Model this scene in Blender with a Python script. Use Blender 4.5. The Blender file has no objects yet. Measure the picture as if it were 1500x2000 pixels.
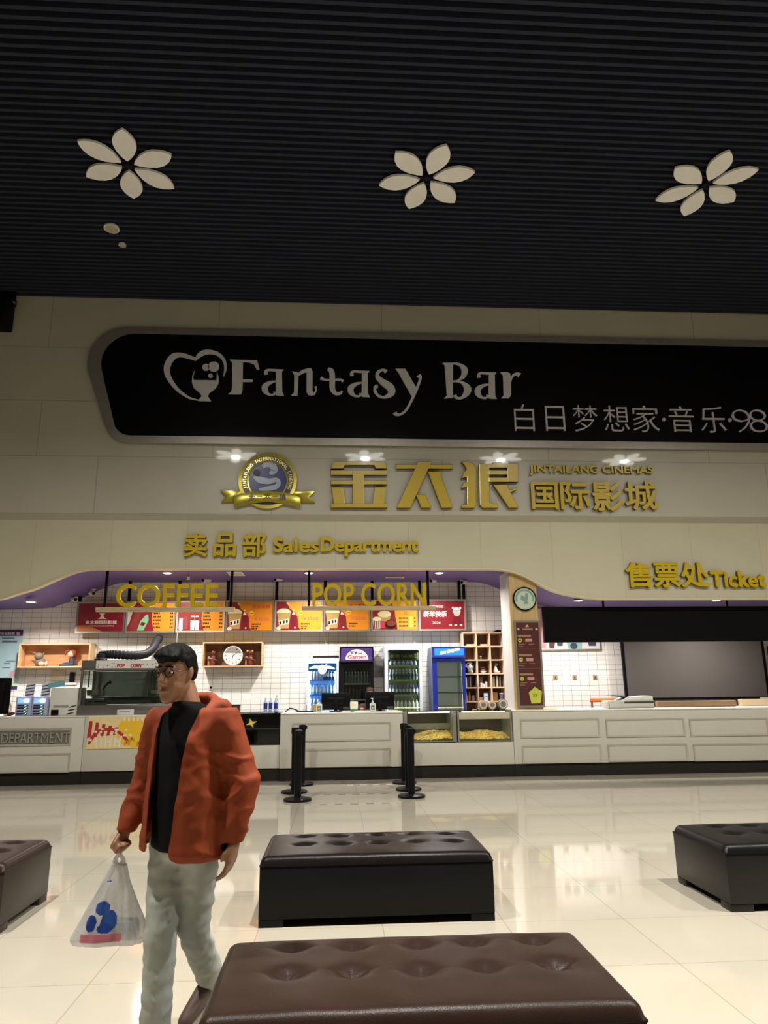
import bpy, bmesh, math, random
from mathutils import Vector, Matrix, noise
random.seed(4)
S = bpy.context.scene
COL = S.collection

# ------------------------------------------------------------------ camera
CAM_H = 1.5
FPX = 1400.0
AX_X = Vector((21560., -127., -1400.)).normalized()
AX_Y = Vector((-92.9, -345., -1400.))
AX_Y = (AX_Y - AX_X * AX_Y.dot(AX_X)).normalized()
AX_Z = AX_X.cross(AX_Y)
ROT = Matrix((AX_X, AX_Y, AX_Z))
cam_data = bpy.data.cameras.new('camera')
cam = bpy.data.objects.new('camera', cam_data)
COL.objects.link(cam)
cam.matrix_world = Matrix.Translation((0, 0, CAM_H)) @ ROT.to_4x4()
cam_data.sensor_fit = 'VERTICAL'
cam_data.sensor_height = 36.0
cam_data.lens = FPX / 2000 * 36.0
cam_data.clip_end = 100
S.camera = cam

# ------------------------------------------------------------------ light and exposure
LAMP_STRENGTH = 16.0      # glow of the lit flower petals
LAMP_POWER = 540.0        # light each lit flower lamp throws down
LAMP_SPREAD = 150
DOWN_POWER = 88.0         # downlights under the purple soffit
LAMP_COLOR = (1.0, .96, .885)
DOWN_COLOR = (1.0, 0.93, 0.88)
AMBIENT = 0.02
S.view_settings.view_transform = 'Standard'
S.view_settings.look = 'None'
S.view_settings.gamma = 1
S.view_settings.exposure = 0.0
S.view_settings.use_curve_mapping = False
world = bpy.data.worlds.new('hall_ambience')
S.world = world
world.use_nodes = True
world.node_tree.nodes['Background'].inputs[0].default_value = (1.0, 0.93, 0.8, 1)
world.node_tree.nodes['Background'].inputs[1].default_value = AMBIENT
S.cycles.max_bounces = 8
S.cycles.sample_clamp_indirect = 6.0
S.cycles.caustics_reflective = False
S.cycles.caustics_refractive = False


def ray(px, py):
    return ROT @ Vector((px - 750, 1000 - py, -FPX))


def P(px, py, Y):
    """Point of the plane at depth Y seen at a photo position: (x, z)."""
    r = ray(px, py)
    t = Y / r.y
    return r.x * t, CAM_H + r.z * t


def PX(px, py, Y): return P(px, py, Y)[0]
def PZ(px, py, Y): return P(px, py, Y)[1]


def G(px, py, z=0.0):
    r = ray(px, py)
    t = (z - CAM_H) / r.z
    return r.x * t, r.y * t


# ------------------------------------------------------------------ materials
def lin(h):
    if not isinstance(h, str):
        return tuple(h)
    h = h.lstrip('#')
    v = [int(h[i:i + 2], 16) / 255 for i in (0, 2, 4)]
    return tuple(c / 12.92 if c <= .04045 else ((c + .055) / 1.055) ** 2.4 for c in v)


MATS = {}


def M(name, color, rough=.5, metal=0., var=.06, scale=6., bump=0., bscale=60., emit=0., spec=.5, coat=0., trans=0., ecol=None):
    if name in MATS:
        return MATS[name]
    m = bpy.data.materials.new(name)
    m.use_nodes = True
    nt = m.node_tree
    b = nt.nodes['Principled BSDF']
    c = lin(color)
    if max(c) < .03 and not coat and spec == .5:
        spec = .14
    b.inputs['Roughness'].default_value = rough
    b.inputs['Metallic'].default_value = metal
    b.inputs['Specular IOR Level'].default_value = spec
    b.inputs['Coat Weight'].default_value = coat
    b.inputs['Coat Roughness'].default_value = .08
    tc = nt.nodes.new('ShaderNodeTexCoord')
    n = nt.nodes.new('ShaderNodeTexNoise')
    n.inputs['Scale'].default_value = scale
    n.inputs['Detail'].default_value = 3
    nt.links.new(tc.outputs['Object'], n.inputs['Vector'])
    mx = nt.nodes.new('ShaderNodeMix')
    mx.data_type = 'RGBA'
    mx.inputs[6].default_value = (*[max(0, x * (1 - var)) for x in c], 1)
    mx.inputs[7].default_value = (*[min(1, x * (1 + var)) for x in c], 1)
    nt.links.new(n.outputs['Fac'], mx.inputs[0])
    nt.links.new(mx.outputs[2], b.inputs['Base Color'])
    if bump:
        n2 = nt.nodes.new('ShaderNodeTexNoise')
        n2.inputs['Scale'].default_value = bscale
        n2.inputs['Detail'].default_value = 4
        nt.links.new(tc.outputs['Object'], n2.inputs['Vector'])
        bp = nt.nodes.new('ShaderNodeBump')
        bp.inputs['Strength'].default_value = bump
        bp.inputs['Distance'].default_value = .01
        nt.links.new(n2.outputs['Fac'], bp.inputs['Height'])
        nt.links.new(bp.outputs['Normal'], b.inputs['Normal'])
    if emit:
        b.inputs['Emission Color'].default_value = (*lin(ecol or color), 1)
        b.inputs['Emission Strength'].default_value = emit
    if trans:
        b.inputs['Transmission Weight'].default_value = trans
    MATS[name] = m
    return m


def glass_mat(name, tint='#ffffff', refl=.12, clear=1.0):
    """Thin clear pane: passes straight light, mirrors a little."""
    m = bpy.data.materials.new(name)
    m.use_nodes = True
    nt = m.node_tree
    nt.nodes.clear()
    o = nt.nodes.new('ShaderNodeOutputMaterial')
    t = nt.nodes.new('ShaderNodeBsdfTransparent')
    t.inputs[0].default_value = (*[c * clear for c in lin(tint)], 1)
    g = nt.nodes.new('ShaderNodeBsdfGlossy')
    g.inputs['Roughness'].default_value = .03
    f = nt.nodes.new('ShaderNodeFresnel')
    f.inputs[0].default_value = 1.45
    a = nt.nodes.new('ShaderNodeMath')
    a.operation = 'MULTIPLY_ADD'
    a.inputs[1].default_value = .8
    a.inputs[2].default_value = refl * .4
    nt.links.new(f.outputs[0], a.inputs[0])
    mx = nt.nodes.new('ShaderNodeMixShader')
    nt.links.new(a.outputs[0], mx.inputs[0])
    nt.links.new(t.outputs[0], mx.inputs[1])
    nt.links.new(g.outputs[0], mx.inputs[2])
    nt.links.new(mx.outputs[0], o.inputs[0])
    MATS[name] = m
    return m


def tile_mat(name, c1, c2, joint, w, h, mortar, plane='xz', off=(0, 0), rough=.2, spec=.5, bump=.2, coat=0., stagger=0., stain=0.):
    m = bpy.data.materials.new(name)
    m.use_nodes = True
    nt = m.node_tree
    b = nt.nodes['Principled BSDF']
    geo = nt.nodes.new('ShaderNodeNewGeometry')
    sep = nt.nodes.new('ShaderNodeSeparateXYZ')
    nt.links.new(geo.outputs['Position'], sep.inputs[0])
    cmb = nt.nodes.new('ShaderNodeCombineXYZ')
    for i, ax in enumerate(plane):
        ad = nt.nodes.new('ShaderNodeMath')
        ad.operation = 'ADD'
        ad.inputs[1].default_value = 100 * (w, h)[i] - off[i]
        nt.links.new(sep.outputs['xyz'.index(ax)], ad.inputs[0])
        nt.links.new(ad.outputs[0], cmb.inputs[i])
    br = nt.nodes.new('ShaderNodeTexBrick')
    br.offset = stagger
    br.inputs['Scale'].default_value = 1
    br.inputs['Brick Width'].default_value = w
    br.inputs['Row Height'].default_value = h
    br.inputs['Mortar Size'].default_value = mortar
    br.inputs['Mortar Smooth'].default_value = .1
    br.inputs['Color1'].default_value = (*lin(c1), 1)
    br.inputs['Color2'].default_value = (*lin(c2), 1)
    br.inputs['Mortar'].default_value = (*lin(joint), 1)
    nt.links.new(cmb.outputs[0], br.inputs['Vector'])
    col = br.outputs['Color']
    if stain:
        n = nt.nodes.new('ShaderNodeTexNoise')
        n.inputs['Scale'].default_value = 1.3
        n.inputs['Detail'].default_value = 5
        nt.links.new(geo.outputs['Position'], n.inputs['Vector'])
        rp = nt.nodes.new('ShaderNodeMapRange')
        rp.inputs[1].default_value, rp.inputs[2].default_value = .3, .7
        rp.inputs[3].default_value, rp.inputs[4].default_value = 1 - stain, 1.0
        nt.links.new(n.outputs['Fac'], rp.inputs[0])
        mu = nt.nodes.new('ShaderNodeMix')
        mu.data_type = 'RGBA'
        mu.blend_type = 'MULTIPLY'
        mu.inputs[0].default_value = 1
        nt.links.new(col, mu.inputs[6])
        nt.links.new(rp.outputs[0], mu.inputs[7])
        col = mu.outputs[2]
    nt.links.new(col, b.inputs['Base Color'])
    b.inputs['Roughness'].default_value = rough
    b.inputs['Specular IOR Level'].default_value = spec
    b.inputs['Coat Weight'].default_value = coat
    b.inputs['Coat Roughness'].default_value = .03
    if bump:
        bp = nt.nodes.new('ShaderNodeBump')
        bp.inputs['Strength'].default_value = bump
        bp.inputs['Distance'].default_value = .004
        bp.invert = True
        nt.links.new(br.outputs['Fac'], bp.inputs['Height'])
        nt.links.new(bp.outputs['Normal'], b.inputs['Normal'])
    MATS[name] = m
    return m


def wood_mat(name, c1, c2, axis='x', rough=.45, scale=14):
    m = bpy.data.materials.new(name)
    m.use_nodes = True
    nt = m.node_tree
    b = nt.nodes['Principled BSDF']
    tc = nt.nodes.new('ShaderNodeTexCoord')
    mp = nt.nodes.new('ShaderNodeMapping')
    mp.inputs['Scale'].default_value = {'x': (1, 8, 8), 'y': (8, 1, 8), 'z': (8, 8, 1)}[axis]
    nt.links.new(tc.outputs['Object'], mp.inputs[0])
    n = nt.nodes.new('ShaderNodeTexNoise')
    n.inputs['Scale'].default_value = scale / 6
    n.inputs['Detail'].default_value = 6
    nt.links.new(mp.outputs[0], n.inputs['Vector'])
    r = nt.nodes.new('ShaderNodeValToRGB')
    r.color_ramp.elements[0].position = .35
    r.color_ramp.elements[1].position = .68
    r.color_ramp.elements[0].color = (*lin(c1), 1)
    r.color_ramp.elements[1].color = (*lin(c2), 1)
    nt.links.new(n.outputs['Fac'], r.inputs[0])
    nt.links.new(r.outputs[0], b.inputs['Base Color'])
    b.inputs['Roughness'].default_value = rough
    MATS[name] = m
    return m


# ------------------------------------------------------------------ mesh building
class MB:
    def __init__(s, mat=None):
        s.bm = bmesh.new()
        s.mats = []
        s.cur = 0
        s.off = None
        if mat is not None:
            s.m(mat)

    def m(s, mat):
        if isinstance(mat, str):
            mat = MATS[mat]
        if mat not in s.mats:
            s.mats.append(mat)
        s.cur = s.mats.index(mat)
        return s

    def add(s, tb, keep=False):
        if not keep:
            for f in tb.faces:
                f.material_index = s.cur
        me = bpy.data.meshes.new('tmp')
        tb.to_mesh(me)
        tb.free()
        s.bm.from_mesh(me)
        bpy.data.meshes.remove(me)
        return s

    def box(s, x0, x1, y0, y1, z0, z1, bev=0., seg=2):
        tb = bmesh.new()
        bmesh.ops.create_cube(tb, size=1)
        for v in tb.verts:
            v.co = Vector((x0 + (v.co.x + .5) * (x1 - x0), y0 + (v.co.y + .5) * (y1 - y0), z0 + (v.co.z + .5) * (z1 - z0)))
        if bev:
            bmesh.ops.bevel(tb, geom=tb.edges[:], offset=bev, segments=seg, profile=.5, affect='EDGES')
        bmesh.ops.recalc_face_normals(tb, faces=tb.faces)
        return s.add(tb)

    def prism(s, pts, y0, y1, bev=0.):
        tb = bmesh.new()
        vs = [tb.verts.new((x, y0, z)) for x, z in pts]
        f = tb.faces.new(vs)
        r = bmesh.ops.extrude_face_region(tb, geom=[f])
        bmesh.ops.translate(tb, vec=(0, y1 - y0, 0), verts=[g for g in r['geom'] if isinstance(g, bmesh.types.BMVert)])
        bmesh.ops.recalc_face_normals(tb, faces=tb.faces)
        if bev:
            ed = [e for e in tb.edges if all(abs(v.co.y - y0) < 1e-6 for v in e.verts)]
            bmesh.ops.bevel(tb, geom=ed, offset=bev, segments=2, profile=.5, affect='EDGES')
        return s.add(tb)

    def ring(s, outer, inner, y0, y1, dy=0.):
        """Band between two outlines of equal length, front at y0 (inner edge at y0+dy), back at y1."""
        tb = bmesh.new()
        n = len(outer)
        A = [tb.verts.new((x, y0, z)) for x, z in outer]
        B = [tb.verts.new((x, y0 + dy, z)) for x, z in inner]
        A2 = [tb.verts.new((x, y1, z)) for x, z in outer]
        B2 = [tb.verts.new((x, y1, z)) for x, z in inner]
        for i in range(n):
            j = (i + 1) % n
            tb.faces.new((A[i], A[j], B[j], B[i]))
            tb.faces.new((A2[i], B2[i], B2[j], A2[j]))
            tb.faces.new((A[i], A2[i], A2[j], A[j]))
            tb.faces.new((B[i], B[j], B2[j], B2[i]))
        bmesh.ops.recalc_face_normals(tb, faces=tb.faces)
        return s.add(tb)

    def flat(s, pts, y):
        tb = bmesh.new()
        f = tb.faces.new([tb.verts.new((x, y, z)) for x, z in pts])
        f.normal_update()
        if f.normal.y > 0:
            f.normal_flip()
        return s.add(tb)

    def rect(s, x0, x1, z0, z1, y):
        return s.flat([(x0, z0), (x1, z0), (x1, z1), (x0, z1)], y)

    def disc(s, cx, cz, rx, rz, y, n=24, a0=0., a1=math.tau):
        full = abs(a1 - a0 - math.tau) < 1e-6
        k = n if full else n + 1
        return s.flat([(cx + rx * math.cos(a0 + (a1 - a0) * i / n), cz + rz * math.sin(a0 + (a1 - a0) * i / n)) for i in range(k)], y)

    def cyl(s, p0, p1, r0, r1=None, n=16):
        r1 = r0 if r1 is None else r1
        p0, p1 = Vector(p0), Vector(p1)
        d = p1 - p0
        q = d.to_track_quat('Z', 'Y').to_matrix()
        tb = bmesh.new()
        a = [tb.verts.new(p0 + q @ Vector((r0 * math.cos(math.tau * i / n), r0 * math.sin(math.tau * i / n), 0))) for i in range(n)]
        b = [tb.verts.new(p1 + q @ Vector((r1 * math.cos(math.tau * i / n), r1 * math.sin(math.tau * i / n), 0))) for i in range(n)]
        for i in range(n):
            j = (i + 1) % n
            tb.faces.new((a[i], a[j], b[j], b[i]))
        tb.faces.new(a[::-1])
        tb.faces.new(b)
        bmesh.ops.recalc_face_normals(tb, faces=tb.faces)
        return s.add(tb)

    def lathe(s, prof, c=(0, 0, 0), n=20, axis='z'):
        tb = bmesh.new()
        c = Vector(c)
        rings = []
        for r, z in prof:
            row = []
            for i in range(n):
                a = math.tau * i / n
                p = (r * math.cos(a), r * math.sin(a), z)
                if axis == 'y':
                    p = (p[0], z, p[1])
                row.append(tb.verts.new(c + Vector(p)))
            rings.append(row)
        for A, B in zip(rings, rings[1:]):
            for i in range(n):
                j = (i + 1) % n
                tb.faces.new((A[i], A[j], B[j], B[i]))
        tb.faces.new(rings[0][::-1])
        tb.faces.new(rings[-1])
        bmesh.ops.recalc_face_normals(tb, faces=tb.faces)
        return s.add(tb)

    def ell(s, c, r, n=16, rot=None):
        tb = bmesh.new()
        bmesh.ops.create_uvsphere(tb, u_segments=n, v_segments=max(6, n * 2 // 3), radius=1)
        c = Vector(c)
        r = Vector(r) if not isinstance(r, (int, float)) else Vector((r, r, r))
        for v in tb.verts:
            p = Vector((v.co.x * r.x, v.co.y * r.y, v.co.z * r.z))
            v.co = c + (rot @ p if rot else p)
        return s.add(tb)

    def hull(s, els):
        """Convex hull of ellipsoids (centre, radii[, rotation])."""
        tb = bmesh.new()
        for e in els:
            t2 = bmesh.new()
            bmesh.ops.create_uvsphere(t2, u_segments=14, v_segments=9, radius=1)
            r = e[1] if not isinstance(e[1], (int, float)) else (e[1],) * 3
            for v in t2.verts:
                p = Vector((v.co.x * r[0], v.co.y * r[1], v.co.z * r[2]))
                if len(e) > 2 and e[2]:
                    p = e[2] @ p
                tb.verts.new(Vector(e[0]) + p)
            t2.free()
        res = bmesh.ops.convex_hull(tb, input=tb.verts)
        bmesh.ops.delete(tb, geom=[v for v in tb.verts if not v.link_faces], context='VERTS')
        bmesh.ops.recalc_face_normals(tb, faces=tb.faces)
        return s.add(tb)

    def tube(s, pts, rad, n=10, cap=True):
        tb = bmesh.new()
        pts = [Vector(p) for p in pts]
        rad = rad if isinstance(rad, (list, tuple)) else [rad] * len(pts)
        rings = []
        up = None
        for i, p in enumerate(pts):
            d = (pts[min(i + 1, len(pts) - 1)] - pts[max(i - 1, 0)]).normalized()
            if up is None:
                up = Vector((0, 0, 1)) if abs(d.z) < .9 else Vector((1, 0, 0))
            a = d.cross(up).normalized()
            up = a.cross(d).normalized()
            rings.append([tb.verts.new(p + (a * math.cos(math.tau * k / n) + up * math.sin(math.tau * k / n)) * rad[i]) for k in range(n)])
        for A, B in zip(rings, rings[1:]):
            for i in range(n):
                j = (i + 1) % n
                tb.faces.new((A[i], A[j], B[j], B[i]))
        if cap:
            tb.faces.new(rings[0][::-1])
            tb.faces.new(rings[-1])
        bmesh.ops.recalc_face_normals(tb, faces=tb.faces)
        return s.add(tb)

    def text(s, body, x0, x1, z0, z1, y, depth=.002, bold=0., side=None, res=3, rot=0., shear=0., fit='box'):
        """Lettering of the built-in typeface, fitted into a box, facing -Y, back face at y."""
        if bold > .012:
            # heavier weight: the thin face repeated around a small circle
            w = bold * (z1 - z0)
            for k in range(8):
                a = math.tau * k / 8
                s.text(body, x0 + w + w * math.cos(a), x1 - w + w * math.cos(a), z0 + w + w * math.sin(a), z1 - w + w * math.sin(a), y - k * 3e-4, depth, 0., side, res, rot, shear, fit)
            return s
        me, bb = glyph_mesh(body, bold, shear, res)
        if me is None:
            return s
        bx0, bx1, bz0, bz1 = bb
        sx = (x1 - x0) / max(bx1 - bx0, 1e-6)
        sz = (z1 - z0) / max(bz1 - bz0, 1e-6)
        if fit == 'h':
            sx = sz
        tb = bmesh.new()
        tb.from_mesh(me)
        face, sd = s.cur, None
        if side is not None:
            s.m(side)
            sd = s.cur
            s.cur = face
        ca, sa = math.cos(rot), math.sin(rot)
        cx, cz = (x0 + x1) / 2, (z0 + z1) / 2
        for v in tb.verts:
            X = x0 + (v.co.x - bx0) * sx
            Zc = z0 + (v.co.y - bz0) * sz
            yy = y - depth * (1 if v.co.z > 0 else 0)
            if rot:
                dx, dz = X - cx, Zc - cz
                X, Zc = cx + dx * ca - dz * sa, cz + dx * sa + dz * ca
            v.co = Vector((X, yy, Zc))
        for f in tb.faces:
            f.normal_update()
            f.material_index = face if (sd is None or abs(f.normal.y) > .8) else sd
        return s.add(tb, keep=True)


GL = {}


def glyph_mesh(body, bold, shear, res):
    k = (body, bold, shear, res)
    if k not in GL:
        c = bpy.data.curves.new('lettering', 'FONT')
        c.body = body
        c.size = 1
        c.extrude = .05
        c.offset = bold
        c.shear = shear
        c.resolution_u = res
        o = bpy.data.objects.new('lettering', c)
        COL.objects.link(o)
        dg = bpy.context.evaluated_depsgraph_get()
        me = bpy.data.meshes.new_from_object(o.evaluated_get(dg))
        bpy.data.objects.remove(o)
        bpy.data.curves.remove(c)
        if not len(me.vertices):
            GL[k] = (None, None)
        else:
            xs = [v.co.x for v in me.vertices]
            zs = [v.co.y for v in me.vertices]
            GL[k] = (me, (min(xs), max(xs), min(zs), max(zs)))
    return GL[k]


OFF = {}


def inner_light(parent, loc, size, energy, aim, color=(1, 1, 1)):
    """Small area lamp belonging to a lit appliance."""
    ld = bpy.data.lights.new('inner_glow_fill', 'AREA')
    ld.shape = 'RECTANGLE'
    ld.size, ld.size_y = size
    ld.energy = energy
    ld.color = color
    o = bpy.data.objects.new('inner_glow_fill', ld)
    COL.objects.link(o)
    o.parent = parent
    o.location = Vector(loc) - OFF[parent.name]
    o.rotation_euler = Vector(aim).to_track_quat('-Z', 'Y').to_euler()
    return o


def finish(name, mb, parent, off, sharp=.6):
    bm = mb.bm
    bmesh.ops.translate(bm, vec=-Vector(off), verts=bm.verts)
    for f in bm.faces:
        f.smooth = True
    for e in bm.edges:
        if len(e.link_faces) == 2:
            e.smooth = e.calc_face_angle(0) < sharp
    me = bpy.data.meshes.new(name)
    bm.to_mesh(me)
    bm.free()
    for m in mb.mats:
        me.materials.append(m)
    o = bpy.data.objects.new(name, me)
    COL.objects.link(o)
    if parent is not None:
        o.parent = parent
    else:
        o.location = off
    OFF[o.name] = Vector(off)
    return o


def part(name, mb, parent, label=None, kind=None, sharp=.6):
    """A child mesh; the builder's coordinates are the world's (or the prototype's)."""
    o = finish(name, mb, parent, OFF[parent.name], sharp)
    if label:
        o['label'] = label
    if kind:
        o['kind'] = kind
    return o


def thing(name, label, cat, loc=(0, 0, 0), group=None):
    o = bpy.data.objects.new(name, None)
    COL.objects.link(o)
    o.empty_display_size = .1
    o.location = loc
    o['label'] = label
    o['category'] = cat
    if group:
        o['group'] = group
    OFF[o.name] = Vector(loc)
    return o


def solo(name, mb, label, cat, group=None, kind=None, sharp=.6):
    xs = [v.co for v in mb.bm.verts]
    off = Vector(((min(v.x for v in xs) + max(v.x for v in xs)) / 2, (min(v.y for v in xs) + max(v.y for v in xs)) / 2, min(v.z for v in xs)))
    o = finish(name, mb, None, off, sharp)
    o['label'] = label
    o['category'] = cat
    if group:
        o['group'] = group
    if kind:
        o['kind'] = kind
    return o


def struct(name, mb, parent=None):
    o = finish(name, mb, parent, OFF[parent.name] if parent else (0, 0, 0))
    if not parent:
        o['kind'] = 'structure'
    return o


def dup(o, loc, rotz=None, label=None, group=None, parent=None):
    c = o.copy()
    COL.objects.link(c)
    if parent is None:
        c.location = loc
        if rotz is not None:
            c.rotation_euler = (0, 0, rotz)
        if label:
            c['label'] = label
        if group:
            c['group'] = group
    else:
        c.parent = parent
    OFF[c.name] = Vector(loc) if loc is not None else OFF[parent.name]
    for ch in list(o.children):
        dup(ch, None, parent=c)
    return c


def crom(pts, k=8, closed=False):
    """Catmull-Rom through points (tuples of any length)."""
    n = len(pts)
    out = []
    rng = range(n if closed else n - 1)
    for i in rng:
        p = [pts[(i + j) % n] if closed else pts[min(max(i + j, 0), n - 1)] for j in (-1, 0, 1, 2)]
        for t in range(k):
            u = t / k
            out.append(tuple(.5 * (2 * b + (c - a) * u + (2 * a - 5 * b + 4 * c - d) * u * u + (3 * b - a - 3 * c + d) * u ** 3) for a, b, c, d in zip(*p)))
    if not closed:
        out.append(tuple(pts[-1]))
    return out
# ------------------------------------------------------------------ material palette
M('slat', '#2e323f', .75, var=.1, scale=3, spec=.1)
M('void', '#0a0a0d', .95)
tile_mat('upper_panel', '#bdb8a6', '#bab5a3', '#948f80', 3.2, 1.09, .006, 'xz', (-4.42, 5.72), .3, .4, .05, .45, .35, .06)
tile_mat('fascia_panel', '#c6c0a6', '#c3bda3', '#b2ac93', 1.35, 6.0, .005, 'xz', (-5.43, 2.0), .45, .3, .05, 0, 0, .05)
tile_mat('floor_tile', '#b0a999', '#b3ac9c', '#979081', .8, .8, .0034, 'xy', (1.908, .35), .05, .5, .02, 0, 0, .05)
tile_mat('wall_tile', '#ece9e4', '#e6e3de', '#76726c', .197, .1045, .003, 'xz', (.03, 1.1), .18, .5, .25, 0, 0, 0)
M('purple', '#6a568e', .6, var=.05)
M('hall_wall', '#6b6558', .6)
M('hall_dark', '#2a2723', .7)
M('fascia_edge', '#d6cba8', .35, .2)
M('trim_stone', '#a59f8c', .45)
M('black_panel', '#0b0809', .35, spec=.1)
M('steel', '#a8a298', .36, .65, var=.12, scale=9)
M('sign_white', '#c9c7c8', .5)
M('gold', '#c2a608', .3, .0, var=.03, spec=.4, coat=.12)
M('gold_side', '#6f6014', .3, .6)
M('gold_dim', '#9c8d14', .4, .0, var=.04)
M('gold_trim', '#d2c472', .25, .8)
M('lamp_off', '#f4f1ec', .55)
M('lamp_rim', '#1a1a1c', .6)
M('lamp_lit', '#fff4dc', .5, emit=LAMP_STRENGTH, ecol=LAMP_COLOR)
M('white_fitting', '#d9d6cf', .45)
M('bulb', '#ffffff', .5, emit=9, ecol=(1, .96, .9))
M('black_metal', '#121214', .4, .3)
M('black_plastic', '#09090b', .4)
M('black_matte', '#0a0a0b', .7)
M('counter_white', '#bdb9ac', .4, var=.04, scale=2)
M('counter_mold', '#a8a395', .4)
M('counter_top', '#d6d2c8', .25)
M('plinth', '#25231f', .4)
wood_mat('bar_wood', '#a8956b', '#c4b086', 'x')
wood_mat('pale_wood', '#c79f72', '#dbb78a', 'x')
wood_mat('shelf_wood', '#d7b795', '#e6c8a6', 'z')
wood_mat('pillar_wood', '#b29560', '#c9ac76', 'z')
wood_mat('brown_back', '#6b4a33', '#7d583c', 'z')

# ------------------------------------------------------------------ the setting
YW, YF, YC, YB = 12.95, 13.0, 12.85, 15.3
CZ = 8.93
XL, XR, YN = -9.5, 11.5, -8.0

mb = MB('floor_tile'); mb.box(XL, XR, YN, YC + .4, -.12, 0); struct('floor', mb)
mb = MB('hall_dark'); mb.box(XL, XR, YC + .4, YB, -.12, .2); struct('floor_platform', mb)

mb = MB('void'); mb.box(XL, XR, YN, YF, CZ + .16, CZ + .3)
mb.m('slat')
y = YN + .04
while y < YW - .03:
    mb.box(XL, XR, y, y + .05, CZ, CZ + .1)
    y += .126
struct('ceiling', mb)

mb = MB('hall_wall'); mb.box(XL - .2, XL, YN, YB, -.1, CZ + .3); struct('wall_left', mb)
mb = MB('hall_wall'); mb.box(XR, XR + .2, YN, YB, -.1, CZ + .3); struct('wall_right', mb)
mb = MB('hall_wall'); mb.box(XL, XR, YN - .2, YN, -.1, CZ + .3); struct('wall_rear', mb)
mb = MB('wall_tile'); mb.box(XL, XR, YB, YB + .2, 0, 4.6); struct('wall_back', mb)

Z_LEDGE = PZ(750, 1007, YW)
Z_LEDGE2 = PZ(750, 1019, YF)
mb = MB('upper_panel'); mb.box(XL, XR, YW, YW + .3, Z_LEDGE, CZ + .3); struct('wall_upper', mb)
mb = MB('trim_stone')
tb = bmesh.new()
sec = [(YW, Z_LEDGE), (YF + .001, Z_LEDGE2), (YF + .2, Z_LEDGE2), (YF + .2, Z_LEDGE)]
va = [tb.verts.new((XL, a, b)) for a, b in sec]
vb = [tb.verts.new((XR, a, b)) for a, b in sec]
tb.faces.new(va); tb.faces.new(vb[::-1])
for i in range(4):
    tb.faces.new((va[i], vb[i], vb[(i + 1) % 4], va[(i + 1) % 4]))
bmesh.ops.recalc_face_normals(tb, faces=tb.faces)
mb.add(tb); struct('trim_1', mb)

# wavy lower edge of the fascia, read along the opening
wave_px = [(0, 1170), (33, 1160), (67, 1150), (100, 1136), (133, 1122), (157, 1115), (185, 1112)]
wave_px2 = [(940, 1112), (975, 1113), (1000, 1118), (1020, 1125), (1050, 1140), (1083, 1155), (1117, 1163.5), (1150, 1169), (1180, 1171)]
wa = [P(x, y, YF) for x, y in wave_px]
wb = [P(x, y, YF) for x, y in wave_px2]
zl, zt, zr = wa[0][1] - .04, wa[-1][1], wb[-1][1]
wa = [(wa[0][0] - 1.0, zl), (wa[0][0] - .45, zl + .010)] + wa
WAVE = [(XL, zl)] + crom(wa, 4) + crom(wb, 4) + [(XR, zr)]
mb = MB('fascia_panel')
mb.prism(WAVE + [(XR, Z_LEDGE2), (XL, Z_LEDGE2)], YF, YF + .12); struct('wall_fascia', mb)
mb = MB('fascia_edge')
tb = bmesh.new()
rows = [[tb.verts.new((x, yy, z + dz)) for x, z in WAVE] for yy, dz in ((YF - .012, .022), (YF - .012, -.006), (YF + .13, -.006))]
for A, B in zip(rows, rows[1:]):
    for i in range(len(A) - 1):
        tb.faces.new((A[i], A[i + 1], B[i + 1], B[i]))
mb.add(tb); struct('trim_2', mb)
mb = MB('purple')
top = [(x, z + .1) for x, z in WAVE]
mb.prism(top + [(XR, 4.4), (XL, 4.4)], YF + .14, YB - .01); struct('ceiling_soffit', mb)
Z_SOF = zt + .1


def hprism(mb, pts, z0, z1):
    tb = bmesh.new()
    f = tb.faces.new([tb.verts.new((x, y, z0)) for x, y in pts])
    r = bmesh.ops.extrude_face_region(tb, geom=[f])
    bmesh.ops.translate(tb, vec=(0, 0, z1 - z0), verts=[g for g in r['geom'] if isinstance(g, bmesh.types.BMVert)])
    bmesh.ops.recalc_face_normals(tb, faces=tb.faces)
    mb.add(tb)


# ------------------------------------------------------------------ flower lamps
def flower(loc, rot, mat, label, group):
    t = thing('flower_lamp', label, 'ceiling lamp', loc, group)
    L = Vector(loc)
    h = MB('lamp_rim')
    h.cyl(L + Vector((0, 0, .0)), L + Vector((0, 0, .08)), .05, n=10)
    for k in range(6):
        a = rot + k * math.pi / 3
        h.cyl(L + Vector((0, 0, .05)), L + Vector((math.cos(a) * .5, math.sin(a) * .5, .05)), .012, n=6)
    part('hub', h, t)
    half = [(.10, 0), (.17, .062), (.28, .125), (.40, .158), (.50, .155), (.60, .115), (.67, .06), (.72, 0)]
    out = half + [(r, -w) for r, w in half[-2:0:-1]]
    for k in range(6):
        a = rot + k * math.pi / 3
        ca, sa = math.cos(a), math.sin(a)
        w = [(L.x + r * ca - v * sa, L.y + r * sa + v * ca) for r, v in out]
        m = MB(mat)
        hprism(m, w, L.z, L.z + .035)
        part('petal', m, t)
    if mat == 'lamp_lit':
        ld = bpy.data.lights.new('flower_light', 'AREA'); ld.shape = 'DISK'; ld.size = .24; ld.energy = LAMP_POWER; ld.color = LAMP_COLOR; ld.spread = math.radians(LAMP_SPREAD)
        lo = bpy.data.objects.new('flower_light', ld); COL.objects.link(lo); lo.parent = t; lo.location = (0, 0, -.03)
    return t


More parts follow.
